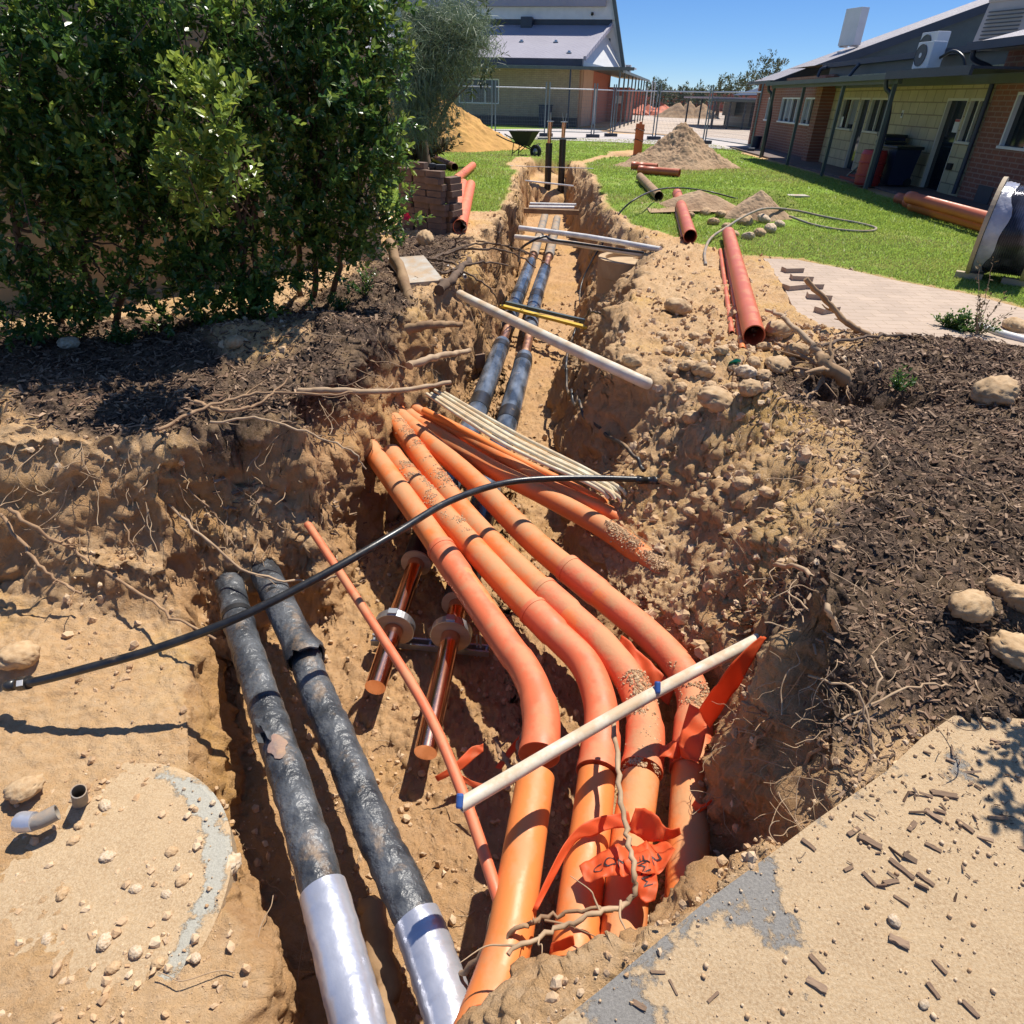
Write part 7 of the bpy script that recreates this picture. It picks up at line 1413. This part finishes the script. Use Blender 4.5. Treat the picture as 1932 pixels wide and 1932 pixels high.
p_, d_ = blob_twigs(B, 5, 91); tag(link("far_woodland", leaves_mesh("far_woodland", p_, d_, np.full(len(p_), 1.2), 8, .9, .5, M['gumleaf'], 92, .4)), "dark line of trees along the horizon", None, None, "stuff")
# feathery she-oak behind the shrubs
def she_oak():
    c = W(800, 270, y=17.5); base = Vector((c[0], 17.5, 0)); root = empty("she_oak_tree", base); tag(root, "feathery grey-green tree with drooping needles behind the shrubs", "tree"); inv = Matrix.Translation(base).inverted(); r = np.random.default_rng(17)
    mb = MB(); limbs = []; top = S_(760, -60, 17.8); q = trunk(mb, base, top, .16, .08, 2, 8)
    for i, (u, v, y) in enumerate([(905, 60, 17), (895, 25, 17.5), (925, 90, 16.8), (880, 110, 16.6), (850, 150, 16.6), (820, 60, 17), (840, 200, 16.8), (800, 120, 16.5), (860, 5, 17.6), (780, 30, 17.2), (770, 190, 16.4), (810, 200, 16.6), (750, 120, 17), (870, 60, 17), (830, 110, 17.5), (790, 230, 16.5), (880, 35, 16.6), (765, 70, 16.6), (800, 245, 16.4), (835, 225, 16.6), (770, 255, 16.2), (745, 235, 16.4), (745, 180, 16.6)]):
        e = S_(u, v, y); a = q[int(len(q)*.25)+i % (len(q)//2)]; limbs.append(wig([a, a.lerp(e, .55)+Vector((0, 0, .45)), e], .03, i, 8)); mb.tube(limbs[-1], [.045*(1-.85*k/(len(limbs[-1])-1)) for k in range(len(limbs[-1]))], 6)
    o = mb.build("trunk", M['bark'], root); o.matrix_parent_inverse = inv
    PP, DD = [], []
    for l in limbs:
        for k in range(len(l)//3, len(l)):
            for j in range(6): PP.append(np.array(l[k])+r.normal(0, .16, 3)); DD.append(np.array([r.normal(0, .45), r.normal(0, .45), r.uniform(-.9, .25)]))
    PP = np.array(PP); DD = np.array(DD); n = len(PP); nl = 13; tn = r.uniform(0, 1, n)
    V = []; base_ = PP[:, None, :]+r.normal(0, .09, (n, nl, 3)); d = DD[:, None, :]+r.normal(0, .30, (n, nl, 3)); d /= np.linalg.norm(d, axis=2)[..., None]; L = r.uniform(.18, .42, (n, nl, 1)); s = np.cross(d, r.normal(size=(n, nl, 3))); s /= np.linalg.norm(s, axis=2)[..., None]; wd = .0042
    mid = base_+d*L*.55; tip = base_+d*L+np.array([0, 0, -1])*L*.22
    V = np.stack([base_-s*wd, base_+s*wd, mid+s*wd, mid-s*wd, tip], 2).reshape(-1, 3); N_ = n*nl; b = np.arange(N_)[:, None]*5
    F4 = b+np.array([[0, 1, 2, 3]]); F5 = b+np.array([[3, 2, 4, 4]])
    F3 = np.concatenate([b+np.array([[0, 1, 2]]), b+np.array([[0, 2, 3]]), b+np.array([[3, 2, 4]])], 0)
    o = link("crown", np_mesh("crown", V, F3, M['needle'], False, {"tint": np.repeat(np.repeat(tn, nl), 5)}), root); o.matrix_parent_inverse = inv
she_oak()
tree("leafy drooping tree mixed into the right side of the feathery tree", Vector((W(800, 250, y=20)[0], 20, 0)), [(W(u, v, y=19.5), rr*19.5/FPX*1.15) for u, v, rr in [(885, 40, 30), (905, 75, 24), (870, 85, 26), (910, 105, 18), (880, 125, 18), (850, 45, 26), (900, 20, 20), (895, 150, 12)]], 46, 71, .20, wd=.28, tr=.08, droop=.45, nl=9, tl=.4, name="drooping_tree")
# open shed and yard things
def shed():
    c = Vector(W(1340, 250, 0)); a = W(1330, 243, 0); b = W(1432, 258, 0); y0 = a[1]; root = empty("open_shed", (a[0], y0, 0)); tag(root, "low open shed with a flat roof and posts at the end of the yard", "shed"); inv = Matrix.Translation(Vector((a[0], y0, 0))).inverted()
    def B(mb, n, m): o = mb.build(n, m, root); o.matrix_parent_inverse = inv; return o
    zt = W(1345, 184, y=y0)[2]; x0 = W(1335, 240, y=y0)[0]; x1 = W(1450, 240, y=y0)[0]+2; mb = MB(); mb.box(((x0+x1)/2, y0+4.5, zt), (x1-x0, 9, .10)); B(mb, "roof", M['roof'])
    MB_ = MB(); MB_.box(((x0+x1)/2, y0-.02, zt-.13), (x1-x0, .06, .16)); B(MB_, "fascia", M['greygreen'])
    for i in range(5):
        for yy in (.2, 8.5): mb = MB(); x_ = x0+.3+(x1-x0-1.5)*i/4.5; mb.box((x_, y0+yy, (zt-.05)/2), (.11, .11, zt-.05)); B(mb, "post", M['navy'])
    mb = MB(); mb.box((x1-1.4, y0+5, (zt-.06)/2), (2.8, 6, zt-.06)); B(mb, "back_room", M['bluebin'])
    mb = MB(); mb.box((x0+3.2, y0+6, 1.15), (1.6, .2, .9)); B(mb, "white_board", M['paper'])
    mb = MB(); zz = zt+.2; mb.add([(x1-3.2, y0-.2, zz), (x1+1, y0-.2, zz), (x1+1, y0-.2, zz+1.1), (x1-3.2, y0+6, zz), (x1+1, y0+6, zz), (x1+1, y0+6, zz+1.1)], [(0, 1, 2), (3, 5, 4), (0, 2, 5, 3)]); B(mb, "upper_gable", M['navy'])
shed()
mb = MB(); mb.box((W(1262, 196, y=140)[0], 140, 1.4), (34, 6, 2.6)); tag(mb.build("far_red_building", M['redbrick2']), "long low red building far beyond the yard", "building")
mb = MB()
for i, u in enumerate((1203, 1212, 1222, 1232, 1246, 1255)):
    q = W(u, 205+i % 2*2, y=88); mb = MB(); mb.lathe([(.001, .55+.15*(i % 3)), (.6, .5), (1.2, .25), (1.5, .02), (1.6, -.3)], (q[0], 88+i % 2, .1), n=12); crinkle(mb, .35, 1.3, i); tag(mb.build("barrier_heap", M['redfab']), "orange barrier mesh heaped beyond the far lawn", "barrier", "orange barrier heaps")
q = W(1357, 205, y=84); mb = MB()
for i, (u, h) in enumerate(((1233, 150), (1241, 143), (1254, 155), (1221, 170))):
    pass
for i, (u, vt) in enumerate(((1219, 166), (1229, 152), (1234, 154), (1239, 178))):
    y_ = 85+i; a = W(u-3, 210, y=y_); b = W(u+3, vt, y=y_); mb = MB(); mb.tube([(a[0], y_, 0), tuple(b)], .06, 8); tag(mb.build("thin_pole", M['galv']), "tall thin grey pole in the yard beside the beige building", "pole", "thin poles in the yard")
for i, (u, v) in enumerate(((1325, 205), (1300, 206), (1280, 205))):
    q = W(u, v, y=80); heap("far_soil_heap", q[0], 80, 2.2, 1.5, 1.5, M['sand_g'], ["soil heap nearest the open shed, far across the yard", "middle one of three far soil heaps across the yard", "left one of three far soil heaps across the yard"][i], 40+i, 40)
